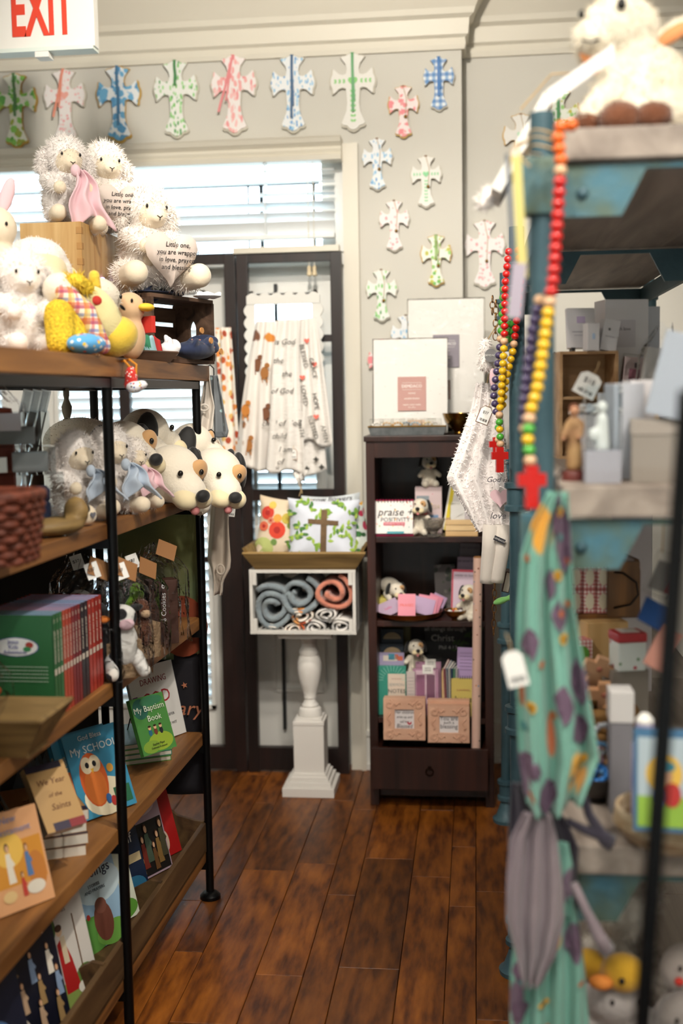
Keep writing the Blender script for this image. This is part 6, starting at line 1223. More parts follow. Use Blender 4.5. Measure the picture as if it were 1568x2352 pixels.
# framed boxes in the drawer
M_peach = mat('peach_distressed', 'd9ad92', .7, c2='cfa086', vs=18)
def frame_box(label, px0, px1, pt, pb, Y, lines, lean, flowers=False):
    a, b = at(px0, pb, Y), at(px1, pb, Y); w = b.x-a.x; h = at(px0, pt, Y).z-a.z; t = thing('keepsake_box', label, 'box', ((a.x+b.x)/2, Y, a.z), (lean, 0, 0), 'embossed keepsake boxes in the drawer')
    B().box(w, .045, h, (0, .0225, h/2), bev=.003).build('body', M_peach, t); k = .46
    B().box(w*k, .002, h*k, (0, -.0008, h*.5)).build('print_card', mat('frame_card', 'e2dcdc', .7), t)
    for s in (-1, 1): B().box(w*(1-k)/2, .010, h, (s*w*(1+k)/4, -.004, h/2), bev=.002).build('frame_side', M_peach, t); B().box(w*k, .010, h*(1-k)/2, (0, -.004, h/2+s*h*(1+k)/4), bev=.002).build('frame_rail', M_peach, t)
    sc_ = B(); rg = random.Random(px0)
    for s in (-1, 1):
        for q in (-1, 1):
            cx_, cz_ = s*w*.36, h/2+q*h*.36
            for j in range(2): sc_.tube([(cx_-s*(.004+.0016*i)*math.cos(i*.7+j*2), -.0095, cz_+q*(.004+.0016*i)*math.sin(i*.7+j*2)) for i in range(9)], .0026, 6)
        sc_.tube([(s*w*(.10+.03*i), -.0095, h*.86+.006*math.sin(i*1.6)) for i in range(6)], .0026, 6); sc_.tube([(s*w*(.10+.03*i), -.0095, h*.14+.006*math.sin(i*1.6)) for i in range(6)], .0026, 6)
        sc_.tube([(s*w*.37+.006*math.sin(i*1.3), -.0095, h*(.35+.05*i)) for i in range(7)], .0028, 6)
    o = sc_.build('embossed_scrollwork', M_peach, t, smooth='all'); o['kind'] = 'stuff'
    for i, (s, sz) in enumerate(lines): text(s, sz, mat('taupe_ink', '54474a', .7), t, (0, -.0024, h*.5+h*k*(.34-.24*i)), shear=.15 if flowers else 0, sx=.9)
    if flowers: B().prism(leafpoly(w*.12, h*.36, .014, .004, -.6), .0008).prism(leafpoly(w*.12, h*.36, .014, .004, .6), .0008).build('printed_flower', mat('print_c43a4a', 'c43a4a', .6), t, (0, -.003, 0))
    B().box(.02, .004, .006, (0, -.004, -.002)).build('clasp', M_black, t); return t
frame_box('peach embossed box with the Blessed verse, left in the drawer', 881, 977, 1604, 1698, 4.04, (('Her children', .0145), ('arise up and', .0125), ('call her', .0125), ('Blessed', .021)), -4, True)
frame_box('peach embossed box reading You are such a blessing, right in the drawer', 984, 1078, 1622, 1704, 4.02, (('You are', .0215), ('such a', .016), ('blessing', .0215)), -3)
t = carton('keepsake_box', 'peach box edge standing behind the blessing box', 1030, 1650, 4.085, .235, .148, .03, .155, M_peach, cat='box')
# ================================================================== BEAD STRINGS
BC = {'o': mat('bead_orange', 'e0661c', .3, coat=.3), 'r': mat('bead_red', 'c41a16', .25, coat=.4), 'y': mat('bead_yellow', 'e6b81e', .25, coat=.4), 'g': mat('bead_green', '4fa83c', .25, coat=.4), 'w': mat('bead_wood', 'd9b08a', .4), 'p': mat('bead_purple', '453a5e', .25, coat=.4)}
bead_me = B().ell(.0094, .0094, .0086, n=14, m=10).mesh('bead', 'all')
def beads(label, path, Y, cols, cross_=None, cross_h=.062, tagc=None, scale=1.0):
    """wooden beads threaded along a hanging line of points; cross pendant at the end"""
    P_ = [at(x, y, Y+(q[0] if q else 0)) for x, y, *q in path]; seg = [(P_[i+1]-P_[i]).length for i in range(len(P_)-1)]; tot = sum(seg)
    t = thing('bead_strand', label, 'bead strand', P_[0], group='wooden prayer bead strands'); n = len(cols)
    def along(d):
        for i, s in enumerate(seg):
            if d <= s or i == len(seg)-1: return P_[i].lerp(P_[i+1], d/s)
            d -= s
    for k, c in enumerate(cols): o = put('bead', bead_me, None, t, along(tot*k/max(1, n-1))-P_[0]); o.scale = (scale,)*3; o.material_slots[0].link = 'OBJECT' if o.material_slots else 'DATA'; (o.material_slots[0].__setattr__('material', BC[c]))
    B().tube([p-P_[0] for p in P_], .0012, 5).build('cord', M_string, t)
    if cross_:
        c = at(*cross_, Y)-P_[0]; h = cross_h; a = h*.145
        pol = [(-a, -h/2), (a, -h/2), (a, h*.02), (h*.33, h*.02), (h*.33, h*.02+2*a), (a, h*.02+2*a), (a, h/2), (-a, h/2), (-a, h*.02+2*a), (-h*.33, h*.02+2*a), (-h*.33, h*.02), (-a, h*.02)]
        b = B().prism(pol, h*.22, y0=-h*.11); b.build('cross_pendant', mat('cross_red', 'c2160f', .4), t, c, (0, 0, 12))
    return t
bead_me.materials.append(BC['w'])
beads('blurred near bead strand with orange, red and yellow beads and red cross', ((1312, 288), (1288, 290), (1281, 320), (1288, 370), (1280, 500), (1270, 640), (1262, 690), (1247, 800), (1232, 900), (1216, 950), (1212, 1010), (1217, 1058)), 1.715, 'ooooow'+'r'*11+'w'+'y'*10+'wgygw', (1220, 1118))
beads('blurred near strand of purple beads hanging behind the yellow ones', ((1240, 690), (1222, 760), (1212, 850), (1204, 930), (1206, 985)), 1.74, 'w'+'p'*12+'w')
beads('sharp bead strand with red and yellow beads and front red cross', ((1168, 578), (1160, 650), (1158, 772), (1157, 800), (1150, 920), (1146, 958), (1149, 1020)), 2.825, 'r'*12+'w'+'y'*9+'wgygw', (1147, 1056), .060)
beads('sharp bead strand of red and yellow beads on the right of the group', ((1190, 575), (1196, 640), (1182, 775), (1178, 803), (1160, 880), (1154, 930)), 2.84, 'rr'+'r'*10+'w'+'y'*8)
beads('sharp bead strand of green and purple beads at the left of the group', ((1156, 665), (1150, 770), (1147, 800), (1141, 850), (1133, 905), (1139, 946)), 2.855, 'g'*6+'w'+'p'*9)
beads('short strand of green beads between the two red strands', ((1173, 690), (1172, 740), (1167, 780)), 2.86, 'gggggg')
beads('bead strand ending in the rear red cross of the sharp group', ((1152, 900), (1146, 960), (1142, 1010)), 2.875, 'ppygw', (1138, 1028), .050)
# ================================================================== UPPER RIGHT: twine, bookmark, signs, toy lamb
tw = thing('twine_bow', 'loose jute twine tied around the top of the near blue column', 'twine', at(1240, 310, 1.76)); tb_ = B()
for dz in (0, -.012, .01): tb_.tube([Vector((.0235*math.cos(a)+.008, .0235*math.sin(a)+.045, dz+.004*math.sin(2*a))) for a in [2*math.pi*k/18 for k in range(18)]], .0016, 5, closed=True)
tb_.tube([(-.015, .03, 0), (-.035, .0, -.012), (-.03, -.01, -.03), (-.015, -.005, -.045)], .0018, 5).tube([(-.015, .03, 0), (-.04, .0, -.02), (-.045, 0, -.05)], .0018, 5); tb_.build('twine', M_string, tw)
bk = thing('hanging_bookmark', 'pale yellow bookmark with lilac card hanging left of the near column', 'bookmark', at(1186, 352, 1.66)); B().box(.013, .002, .165, (0.004, 0, -.085), rotm(0, -3, 0)).build('yellow_strip', mat('pale_lemon', 'c9bd72', .6), bk); B().box(.006, .003, .17, (-.008, .002, -.085), rotm(0, -3, 0)).build('slate_edge', mat('slate_edge', '5a6068', .6), bk); B().tube([(0, 0, 0), (.01, .05, .012), (.04, .12, .02)], .001, 5).build('cord', M_string, bk); B().box(.019, .002, .075, (.0, -.002, -.185), rotm(0, 6, 0)).build('lilac_card', mat('lilac_tag', 'a79dab', .6), bk)
ws = thing('white_sign', 'white painted board leaning behind the near blue column top', 'sign', at(1195, 350, 2.05)); B().box(.018, .16, .17, (0, .0, 0), rotm(0, 30, 0)).build('board', M_white, ws); part(ws, 'tassel', M_wool, [('e', (-.058, 0, -.075), (.012, .01, .022), (0, 30, 0))], tuft=(300, .012, .002))
B().tube([(0, .0, .07), (.05, -.02, .12), (.10, -.10, .10)], .0016, 5).build('hanging_cord', M_string, ws)
z1 = UZ[1]
pl = thing('plush_lamb', 'cream toy lamb with peach ears and brown hooves sitting on the top right shelf', 'plush toy', at(1455, 300, 1.93)*1.0, (0, 0, 0)); pl.location = (at(1455, 300, 1.93).x, 1.93, z1)
M_lc = mat('lamb_cream', 'ece2cc', .95, sheen=.5, bump=.4, bs=140); M_hoof = mat('hoof_brown', '6b3a1a', .9, sheen=.5, bump=.4, bs=150); M_peachf = mat('peach_felt', 'e89a63', .85)
part(pl, 'body', M_lc, [('e', (.02, .0, .075), (.068, .06, .085)), ('e', (-.005, -.01, .135), (.045, .045, .05)), ('e', (-.025, -.015, .175), (.062, .05, .048)), ('e', (-.062, -.03, .158), (.038, .034, .030)), ('c', (-.03, -.03, .11), (-.07, -.05, .035), .024, .022), ('c', (.01, -.04, .10), (-.01, -.065, .03), .026, .025), ('c', (.06, -.01, .04), (.02, -.07, .03), .045, .03)], 1.0, .006, (3000, .009, .0022))
for x, y, r in ((-.074, -.055, .022), (-.03, -.078, .030), (.018, -.085, .026)): part(pl, 'hoof', M_hoof, [('e', (x, y, .026), (r*1.1, r*.9, r*.85))], 1.0, .005, (300, .005, .002))
simple(pl, 'eye', M_eye, [('e', (-.028, -.066, .196), (.007, .005, .009))]); simple(pl, 'eye', M_eye, [('e', (-.085, -.045, .19), (.005, .005, .007))]); B().tube([(-.085, -.058, .148), (-.072, -.064, .143), (-.060, -.062, .147)], .0016, 5).build('stitched_mouth', M_thread, pl)
for x, z, ry_ in ((.055, .165, 60), (-.072, .135, -30)): part(pl, 'ear', M_lc, [('e', (x, -.02, z), (.016, .012, .040), (0, ry_, 0))], 1.0, .005, (350, .006, .002)); simple(pl, 'ear_lining', M_peachf, [('e', (x, -.032, z-.006), (.011, .006, .030), (0, ry_, 0))])
B().grid(lambda u, v: (-.04-.10*u, -.075-.015*u, .125-.068*u-.024*(v-.5)), 10, 3, .0015).build('ribbon_tag', mat('white_satin', 'e9e4e2', .4), pl)
blk = thing('black_handbag', 'black object with brass fittings behind the toy lamb', 'ornament', (at(1560, 290, 2.05).x+.02, 2.08, z1)); B().box(.10, .06, .16, (0, 0, .08), bev=.012).build('body', M_blk, blk); B().tube([(-.04, -.032, .15), (-.05, -.034, .18), (-.03, -.034, .20), (0, -.034, .19)], .006, 8).build('brass_fitting', M_brass, blk, smooth='all')
# ================================================================== SECOND RIGHT SHELF
z2r = UZ[2]
def rb(name, label, px, Y, z, w, d, h, m, rot=(0, 0, 0), cat='box', prints=(), texts=(), lid=None, group='gift boxes on the right shelf'):
    p = at(px, 1000, Y); t = thing(name, label, cat, (p.x, Y, z), rot, group); B().box(w, d, h, (0, 0, h/2), bev=.0015).build('body', m, t)
    if lid: B().box(w+.003, d+.003, h*.25, (0, 0, h*.88), bev=.0015).build('lid', lid, t)
    for c, x, zz, ww, hh in prints: B().box(ww, .001, hh, (x, -d/2-.0006, zz)).build('printed_panel', mat('print_'+c, c, .6), t)
    for s, sz, x, zz, c in texts: text(s, sz, mat('print_'+c, c, .6), t, (x, -d/2-.0016, zz))
    return t
M_wb = mat('white_gift_box', 'd4d0d2', .6); M_gb = mat('grey_gift_box', '9a9ba4', .6); M_tb = mat('taupe_box', '8d857c', .6)
jf = thing('saint_figurine', 'blurred tan robed figurine on a brown base on the right shelf', 'figurine', (at(1318, 1100, 1.93).x, 1.93, z2r)); M_skin = mat('figurine_skin', 'c08a68', .6); M_robe = mat('figurine_robe', 'b08a5c', .7, c2='8f6544', vs=30)
B().lathe([(.020, 0), (.020, .012), (.017, .016)], 20).build('base', mat('figurine_base', '6a2c24', .5), jf, smooth=True)
part(jf, 'robe', M_robe, [('c', (0, 0, .025), (0, 0, .075), .014, .011), ('e', (0, 0, .088), (.015, .010, .016)), ('c', (-.010, 0, .090), (-.018, -.010, .070), .006, .005), ('c', (.011, 0, .090), (.008, -.012, .072), .006, .005)], 1, .003); part(jf, 'head', M_skin, [('e', (0, -.001, .112), (.0085, .0085, .0105))], 1, .003); simple(jf, 'hair', mat('brown_hair', '6b3a24', .7), [('e', (0, .002, .116), (.009, .009, .008))])
part(jf, 'hands', M_skin, [('e', (-.018, -.012, .068), (.004, .004, .005)), ('e', (.006, -.014, .070), (.004, .004, .005))], 1, .003)
cbx = rb('figurine_box', 'clear topped grey box with a white figurine in front of the shelf', 1382, 1.88, z2r, .055, .045, .052, M_gb); B().box(.055, .045, .10, (0, 0, .102)).build('clear_cover', M_acr, cbx); part(cbx, 'figurine', M_white, [('c', (0, 0, .056), (0, 0, .10), .012, .009), ('e', (0, 0, .118), (.009, .009, .010)), ('e', (-.014, -.006, .075), (.008, .008, .012))], 1, .003)
rb('tall_grey_box', 'tall pale grey gift box behind the clear topped box', 1432, 1.97, z2r, .05, .05, .155, mat('pale_grey_box', 'b4b6bd', .6), (0, 0, 12)); rb('taupe_gift_box', 'taupe box with slanted lid at the right of the shelf', 1512, 1.90, z2r, .085, .07, .098, M_tb, (0, 0, -6), lid=mat('taupe_lid', '9a9188', .6)); rb('blue_grey_box', 'slanted blue grey box on top of the taupe box', 1535, 1.88, z2r+.1, .075, .05, .13, mat('blue_grey_box', 'a3abb6', .55), (0, 14, -8))
rb('slim_white_box', 'slim white box standing between grey and taupe boxes', 1465, 2.02, z2r, .04, .05, .16, M_wb, (0, 0, 10)); rb('dark_gap_box', 'dark box in the gap beside the clear topped box', 1440, 1.98, z2r, .03, .04, .06, mat('dark_box', '26262b', .6))  # last one is an added dark filler, shade of the gap as colour
rs = thing('wooden_riser', 'open light wooden crate used as a riser on the right shelf', 'crate', (at(1340, 900, 2.62).x, 2.62, z2r), (0, 0, 8)); M_ris = wood('riser_wood', '9a744c', 'c6a077', .6, axis=0, ring=1.6, rnd=False)
for dx, w, h, zz in ((0, .125, .006, .003), (0, .125, .006, .226)): B().box(w, .10, h, (dx, 0, zz)).build('board', M_ris, rs)
for s in (-1, 1): B().box(.006, .10, .22, (s*.06, 0, .115)).build('side', M_ris, rs)
B().box(.114, .005, .22, (0, .047, .115)).build('back', M_ris, rs); B().box(.114, .09, .006, (0, 0, .13)).build('board', M_ris, rs)
zr = z2r+.2295
fr = rb('verse_plaque', 'white verse plaque with a lilac emblem on black feet on the riser', 1334, 2.60, zr+.006, .062, .012, .088, M_wb, (-10, 0, 10), 'plaque', (('b9a8c6', .0, .062, .018, .014), ('b8b4ba', 0, .036, .04, .002), ('b8b4ba', 0, .028, .032, .002)))
for s in (-1, 1): B().box(.008, .02, .007, (s*.02, .0, -.003)).build('black_foot', M_blk, fr)
rb('small_white_box', 'small white gift box with a blue mark beside the verse plaque', 1356, 2.57, zr, .026, .03, .058, M_wb, (0, 0, 15), prints=(('a9bcd4', 0, .03, .006, .012),)); rb('verse_card_box', 'white lidded card box leaning right of the small box', 1388, 2.59, zr, .036, .03, .066, M_wb, (0, 10, 15), prints=(('6a6a70', -.004, .045, .004, .005), ('b8b4ba', 0, .03, .02, .002)))
rb('large_white_box', 'large white gift box with a framed label behind the riser', 1424, 2.72, z2r, .10, .07, .345, M_wb, (0, 0, 14), prints=(('c4bfc4', -.01, .27, .06, .06),), texts=(('with love', .01, -.01, .28, '8a868c'),)); rb('grey_side_box', 'pale grey box at the right of the large white box', 1474, 2.74, z2r, .055, .06, .33, mat('pale_grey_box'), (0, 0, 14))
pk = rb('keepsake_pack', 'clear pack with a pink bow keepsake', 1447, 2.60, z2r+.14, .045, .02, .075, mat('rose_paper', 'd9c3c4', .6), (0, 6, 8), 'pack', (('b5788a', 0, .035, .022, .03), ('5a4a4e', .004, .058, .01, .012))); B().box(.05, .025, .083, (0, 0, .04), bev=.002).build('clear_sleeve', M_bag, pk); rb('blue_grey_carton', 'blue grey carton under the pink bow pack', 1438, 2.58, z2r, .05, .04, .139, mat('soft_blue_box', '9fa9ad', .6))
pb2 = rb('poly_bag_gift', 'tall clear poly bag with tissue right of the pink bow pack', 1493, 2.50, z2r+.09, .06, .03, .14, mat('tissue', 'd2cdc8', .8), (0, 8, 0), 'bag'); cello(pb2, .09, .19, .05, 31); rb('stained_block', 'dark stained wooden block under the poly bag', 1493, 2.50, z2r, .075, .05, .089, mat('dark_stain', '3b271c', .6))
sw = thing('wooden_silhouette', 'pale wooden praying figure cut out in front of the dark block', 'ornament', (at(1502, 900, 2.42).x, 2.42, z2r)); B().prism([(-.014, 0), (.014, 0), (.014, .07), (.010, .09), (.004, .105), (-.006, .10), (-.010, .085), (-.016, .06)], .012).build('cutout', M_pale, sw)
dw = thing('curved_wood', 'dark curved driftwood piece at the back right', 'ornament', (at(1520, 880, 2.60).x, 2.60, z2r)); B().tube([(-.06, 0, .02), (-.03, 0, .12), (.02, 0, .17), (.06, 0, .18)], [.02, .024, .022, .016], 12).build('branch', mat('driftwood', '33241c', .7), dw, smooth='all')
for k, (px, c, w_) in enumerate(((1330, 'e4e0da', 'ivory'), (1350, 'd2d8de', 'pale blue'), (1372, 'e9e6e2', 'white'))):
    t = thing('satin_rose', '%s satin rose trinket lying by the white price card' % w_, 'ornament', (at(px, 930, 2.25).x, 2.25, z2r+.0), (0, 0, 30*k), 'satin roses on the right shelf')
    B().box(.03, .03, .10, (0, 0, .05), bev=.002).build('pedestal_box', M_wb, t)
    for j in range(3): B().tube([(.016*(1-j*.25)*math.cos(a*.6+j), .016*(1-j*.25)*math.sin(a*.6+j), .106+.004*j+.003*math.sin(a)) for a in range(11)], .0045, 6).build('petal', mat('satin_'+c, c, .35), t, smooth='all')
hangtag('white price card standing among the satin roses', (at(1362, 870, 2.2).x, 2.2, z2r+.175), (-10, 28, 0), .042, .045, ('$18',)); rb('clear_pack_white', 'clear wrapped white pack beside the price card', 1402, 2.28, z2r, .045, .03, .14, M_wb, (0, 0, 6), 'pack')
wp = thing('white_plaque', 'white plaque with curved corner seen between the blue columns', 'plaque', (at(1245, 830, 3.05).x, 3.05, z2r), (-4, 0, 0)); B().prism([(-.10, 0), (.10, 0), (.10, .20), (.09, .215), (.06, .22), (.05, .235), (.03, .245), (-.10, .25)], .012).build('board', M_white, wp); B().tube([(.10, -.002, .20), (.09, -.002, .215), (.06, -.002, .22), (.05, -.002, .235), (.03, -.002, .245)], .0016, 5).build('black_edge', M_blk, wp)
# ================================================================== THIRD RIGHT SHELF
z3r = UZ[3]
tc_ = thing('timber_box', 'plain pine timber box under the jam crate', 'box', (at(1378, 1500, 2.40).x, 2.42, z3r), (0, 0, 14)); B().box(.085, .10, .235, (0, 0, .1175), bev=.002).build('body', wood('timber', 'c79a5c', 'e2bd84', .6, axis=2, ring=1.4, rnd=False), tc_)
jc = thing('jam_crate', 'brown wooden tote crate with iron handle holding jam cartons', 'crate', (at(1370, 1440, 2.45).x+.0, 2.47, z3r+.2355), (0, 0, 10)); M_tote = wood('tote_wood', '4a2e16', '8a5c2c', .5, axis=2, ring=2, rnd=False)
B().box(.15, .12, .008, (0, 0, .004)).build('base', M_tote, jc); B().prism([(-.06, 0), (.06, 0), (.06, .09), (.05, .115), (-.05, .115), (-.06, .09)], .010, M=rotm(0, 0, 90)).build('end_board', M_tote, jc, (.075, 0, .004)); B().prism([(-.06, 0), (.06, 0), (.06, .09), (.05, .115), (-.05, .115), (-.06, .09)], .010, M=rotm(0, 0, 90)).build('end_board', M_tote, jc, (-.065, 0, .004)); B().box(.14, .006, .03, (0, .058, .02)).build('rail', M_tote, jc)
B().box(.066, .008, .112, (.040, -.058, .06)).build('front_board', M_tote, jc); B().tube([(.02, -.063, .095), (.035, -.072, .095), (.062, -.075, .075), (.066, -.075, .05), (.05, -.073, .03), (.02, -.063, .022)], .0022, 6).build('iron_handle', M_black, jc, smooth='all')
M_ging = checks('red_gingham', 'efe6e0', [('b8201f', 0, 130), ('b8201f', 2, 130)], w=.5)
for r_ in range(2):
    for k in range(4):
        t = thing('jam_carton', ['first', 'second', 'third', 'fourth'][k]+(' lower' if r_ == 0 else ' upper')+' red gingham jam carton from the left in the tote crate', 'carton', Vector((jc.location.x-.064+.027*k-.01, 2.435, jc.location.z+.009+.05*r_)), (0, 0, 10), 'jam cartons in the tote crate')
        B().box(.025, .03, .049, (0, 0, .0245), bev=.001).build('carton', M_ging, t); B().prism([(.009*math.cos(a), .025+.017*math.sin(a)) for a in [2*math.pi*i/18 for i in range(18)]], .0008, y0=-.0162).build('oval_label', mat('cream_label', 'e6dcc4', .6), t)
gj = thing('green_jam_carton', 'gingham carton with a round green label under the dress edge', 'carton', (at(1328, 1490, 2.36).x, 2.36, z3r+.15), (0, 0, 12)); B().box(.045, .04, .055, (0, 0, .0275), bev=.001).build('carton', M_ging, gj); B().prism([(.016*math.cos(a), .028+.016*math.sin(a)) for a in [2*math.pi*i/18 for i in range(18)]], .0008, y0=-.0212).build('round_label', mat('leaf_label', '5f9a3a', .6), gj); B().box(.05, .05, .149, (0, 0, -.075)).build('stand', M_tb, gj)
tn = thing('red_tin', 'floral tin with red lid beside the timber box', 'tin', (at(1440, 1520, 2.25).x, 2.25, z3r+.17), (0, 0, 14)); B().box(.055, .05, .055, (0, 0, .0275), bev=.004).build('tin_body', spots('floral_tin', 'dfe6e2', ['b8304a', '5f8a5a'], 60, .22, .4, dens=.5), tn); B().box(.058, .053, .018, (0, 0, .064), bev=.004).build('red_lid', mat('lid_red', 'b8262c', .4), tn); B().box(.036, .034, .001, (0, 0, .0735)).build('lid_label', M_tagc, tn); B().box(.07, .06, .169, (0, .01, -.085)).build('stand', M_tb, tn)
bs_ = basket('low tan basket of wooden toys on the third right shelf', (at(1372, 1640, 2.22).x, 2.22, z3r), 10, .12, .10, .10, mat('tan_wicker', '8a6434', .7, var=.3, vs=60), 6, n=40, amp=.003)
for k, (dx, dy, dz, c, kind) in enumerate(((.01, -.02, .12, 'dca77c', 'cross'), (.0, .02, .16, 'e0b088', 'cross'), (-.03, -.03, .105, 'd98a86', 'ball'), (.03, -.035, .10, 'a9b8dc', 'ball'), (-.035, .0, .14, 'b9c4e0', 'ball'), (.035, .01, .11, 'd9a06c', 'cross'))):
    t = thing('wooden_toy', ['peach wooden cross toy at the front of the tan basket', 'peach wooden cross toy standing highest in the basket', 'pink wooden ball in the tan basket', 'pale blue wooden ball at the right of the basket', 'pale blue wooden ball at the back left of the basket', 'tan wooden cross toy at the right of the basket'][k], 'toy', bs_.location+Vector((dx, dy, dz)), (20, 20*k, 15*k), 'wooden toys in the tan basket')
    if kind == 'ball': B().ell(.018, n=14, m=10).build('ball', mat('toy_'+c, c, .5), t, smooth='all'); B().tube([(.0186*math.cos(a), .0186*math.sin(a), 0) for a in [2*math.pi*i/16 for i in range(16)]], .0015, 5, closed=True).build('groove', M_pale, t)
    else: B().prism([(-.011, -.035), (.011, -.035), (.011, 0), (.03, 0), (.03, .022), (.011, .022), (.011, .035), (-.011, .035), (-.011, .022), (-.03, .022), (-.03, 0), (-.011, 0)], .014).build('cross_block', mat('toy_'+c, c, .6), t); B().ell(.006, .003, .006, (0, -.001, .012), n=10, m=6).build('painted_dot', mat('toy_dot', 'b8705a', .5), t, smooth='all')
bb_ = bowl('dark_bowl', 'dark bowl of blue and silver bead bracelets low on the third right shelf', Vector((at(1372, 1850, 1.98).x, 1.99, z3r)), .05, .05, mat('dark_bowl', '2c2622', .5))
for k in range(5):
    t = thing('blue_bracelet', ['bright blue bead bracelet lying front in the dark bowl', 'sky blue bead bracelet leaning up in the dark bowl', 'silver bead bracelet at the top of the bracelet pile', 'pink and blue bead bracelet in the bracelet pile', 'deep blue bead bracelet at the bowl rim'][k], 'bracelet', bb_.location+Vector(((-.01, .005, .01, 0, -.02)[k], (-.02, 0, .01, .01, .0)[k], (.055, .075, .105, .09, .06)[k])), ((20, 70, 85, 60, 40)[k], 15*k, 20*k), 'bead bracelets in the dark bowl'); b = B(); c = ('2a78c4', '6fa8d8', 'b9bec4', 'c49aa8', '2a5a9c')[k]
    for j in range(14): b.ell(.0055, c=(.024*math.cos(j*math.pi/7), .024*math.sin(j*math.pi/7), 0), n=8, m=6)
    b.build('bead_ring', mat('brace_'+c, c, .2, .2), t, smooth='all')
rb('tall_slate_box', 'tall slate grey box with a pale top on the third right shelf', 1428, 1.95, z3r, .036, .05, .205, mat('slate_box', '77757a', .6), lid=mat('pale_top', 'c9c6c4', .6)); lb_ = thing('lavender_bottle', 'blurred lavender and white bottle in front of the slate box', 'bottle', (at(1480, 1700, 1.82).x, 1.82, z3r)); B().lathe([(.018, 0), (.020, .01), (.020, .15), (.014, .165), (.014, .185), (.004, .19)], 20).build('bottle', mat('lavender_gloss', '8d86b4', .3, c2='c4bfd8', vs=14), lb_, smooth=True); B().lathe([(.013, .165), (.014, .19), (.006, .20)], 16).build('cap', M_white, lb_, smooth=True)
nb = rb('nativity_box', 'blurred picture box with blue border and yellow halo in front', 1532, 1.70, z3r+.06, .085, .03, .145, mat('box_blue_edge', '3f6a8c', .55), (-4, 0, -6), 'box', (('aab9c0', 0, .095, .074, .085), ('8ab040', 0, .03, .074, .045)))
for c, x, z, rx_, rz_ in (('d9b04a', .0, .085, .026, .030), ('d8a888', .002, .082, .010, .012), ('3f8a9c', .002, .096, .014, .008), ('b0302c', .012, .055, .012, .018), ('6a8ac0', -.006, .052, .012, .018)): B().prism([(x+rx_*math.cos(a), z+rz_*math.sin(a)) for a in [2*math.pi*i/16 for i in range(16)]], .0005, y0=-.0166-.0002*(c != 'd9b04a')-.0003*(c == '3f8a9c')).build('printed_figure', mat('print_'+c, c, .6), nb)
wdb = thing('wooden_bowl', 'pale rustic wooden bowl under the picture box at the right edge', 'bowl', (at(1510, 1850, 1.80).x+.02, 1.80, z3r)); B().lathe([(.05, 0), (.07, .012), (.088, .035), (.084, .06), (.078, .06), (.07, .03), (.02, .012)], 28, cap=False).build('shell', mat('rustic_cream', 'cdbb9c', .7, c2='9a7f5c', vs=14, scale=(1, 1, 6)), wdb, smooth=True)
for (nm, lab, px, Y, z, w, d, h, c, rot) in (('blue_card', 'bright blue card tilted at the right behind the black stand', 1500, 2.0, z3r+.30, .055, .003, .05, '2f5a9c', (-40, 30, 0)), ('salmon_card', 'salmon card tilted below the blue card', 1505, 1.95, z3r+.24, .04, .003, .075, 'b07868', (-20, 30, 0)), ('white_back_card', 'white card with grey script behind the jam crate', 1455, 2.75, z3r, .09, .01, .44, 'c4bfc2', (-3, 0, 0))): rb(nm, lab, px, Y, z, w, d, h, mat('card_'+c, c, .6), rot, 'card', group=None)
cp = thing('sweet_packet', 'clear packet with red trim hanging at the right above the blue card', 'packet', at(1520, 1270, 2.0)); B().box(.03, .004, .05, (0, 0, -.04), rotm(0, 22, 0)).build('paper', mat('taupe_paper', '8d8580', .7), cp); B().box(.008, .005, .06, (.016, -.002, -.04), rotm(0, 22, 0)).build('red_trim', mat('trim_red', 'a8262c', .5), cp); B().box(.042, .010, .075, (0, 0, -.036), rotm(0, 22, 0), bev=.003).build('clear_sleeve', M_bag, cp); B().tube([(0, 0, 0), (.002, 0, .06)], .0012, 5).build('string', M_string, cp)
# ================================================================== LOW RIGHT: pile of toys
z4r = UZ[4]
gy = [('grey_hippo', 'large grey plush at the bottom right behind the black stand', (1405, 2340), 1.95, mat('grey_plush', 'aba4a0', .95, sheen=.4, bump=.3, bs=120), [('e', (0, 0, .12), (.085, .075, .12)), ('e', (-.01, -.03, .235), (.055, .05, .045)), ('c', (-.05, -.03, .18), (-.07, -.06, .08), .03, .028), ('c', (.05, -.03, .18), (.06, -.07, .08), .03, .028)], None), ('fluffy_goose', 'fluffy grey and white plush with orange beak behind the yellow duck', (1388, 2120), 2.05, mat('fluffy_grey', 'e2dbd0', .95, sheen=.4, c2='b5aca0', vs=30), [('e', (0, 0, .14), (.075, .07, .14)), ('e', (.02, -.02, .33), (.055, .05, .05))], (2600, .016, .003)), ('fluffy_owl', 'fluffy white plush at the right of the goose', (1450, 2110), 2.10, mat('fluffy_white', 'e0d9d0', .95, sheen=.4, c2='8d847a', vs=26), [('e', (0, 0, .14), (.06, .06, .14)), ('e', (0, -.01, .33), (.05, .045, .045))], (2000, .014, .003))]
for nm, lab, (px, py), Y, m, sh, tf in gy:
    t = thing('plush_animal', lab, 'plush toy', (at(px, py, Y).x, Y, z4r), (0, 0, 10), 'plush toys in the low right pile'); part(t, 'body', m, sh, 1.0, .007, tf)
    if 'goose' in lab: simple(t, 'beak', mat('beak_orange', 'd8641c', .7), [('e', (-.01, -.075, .325), (.014, .016, .010))]); simple(t, 'beak', mat('beak_orange'), [('e', (.075, -.06, .24), (.014, .012, .008))])
    eyes(t, 1, .022, -.062 if nm != 'grey_hippo' else -.075, .345 if nm != 'grey_hippo' else .245, .005)
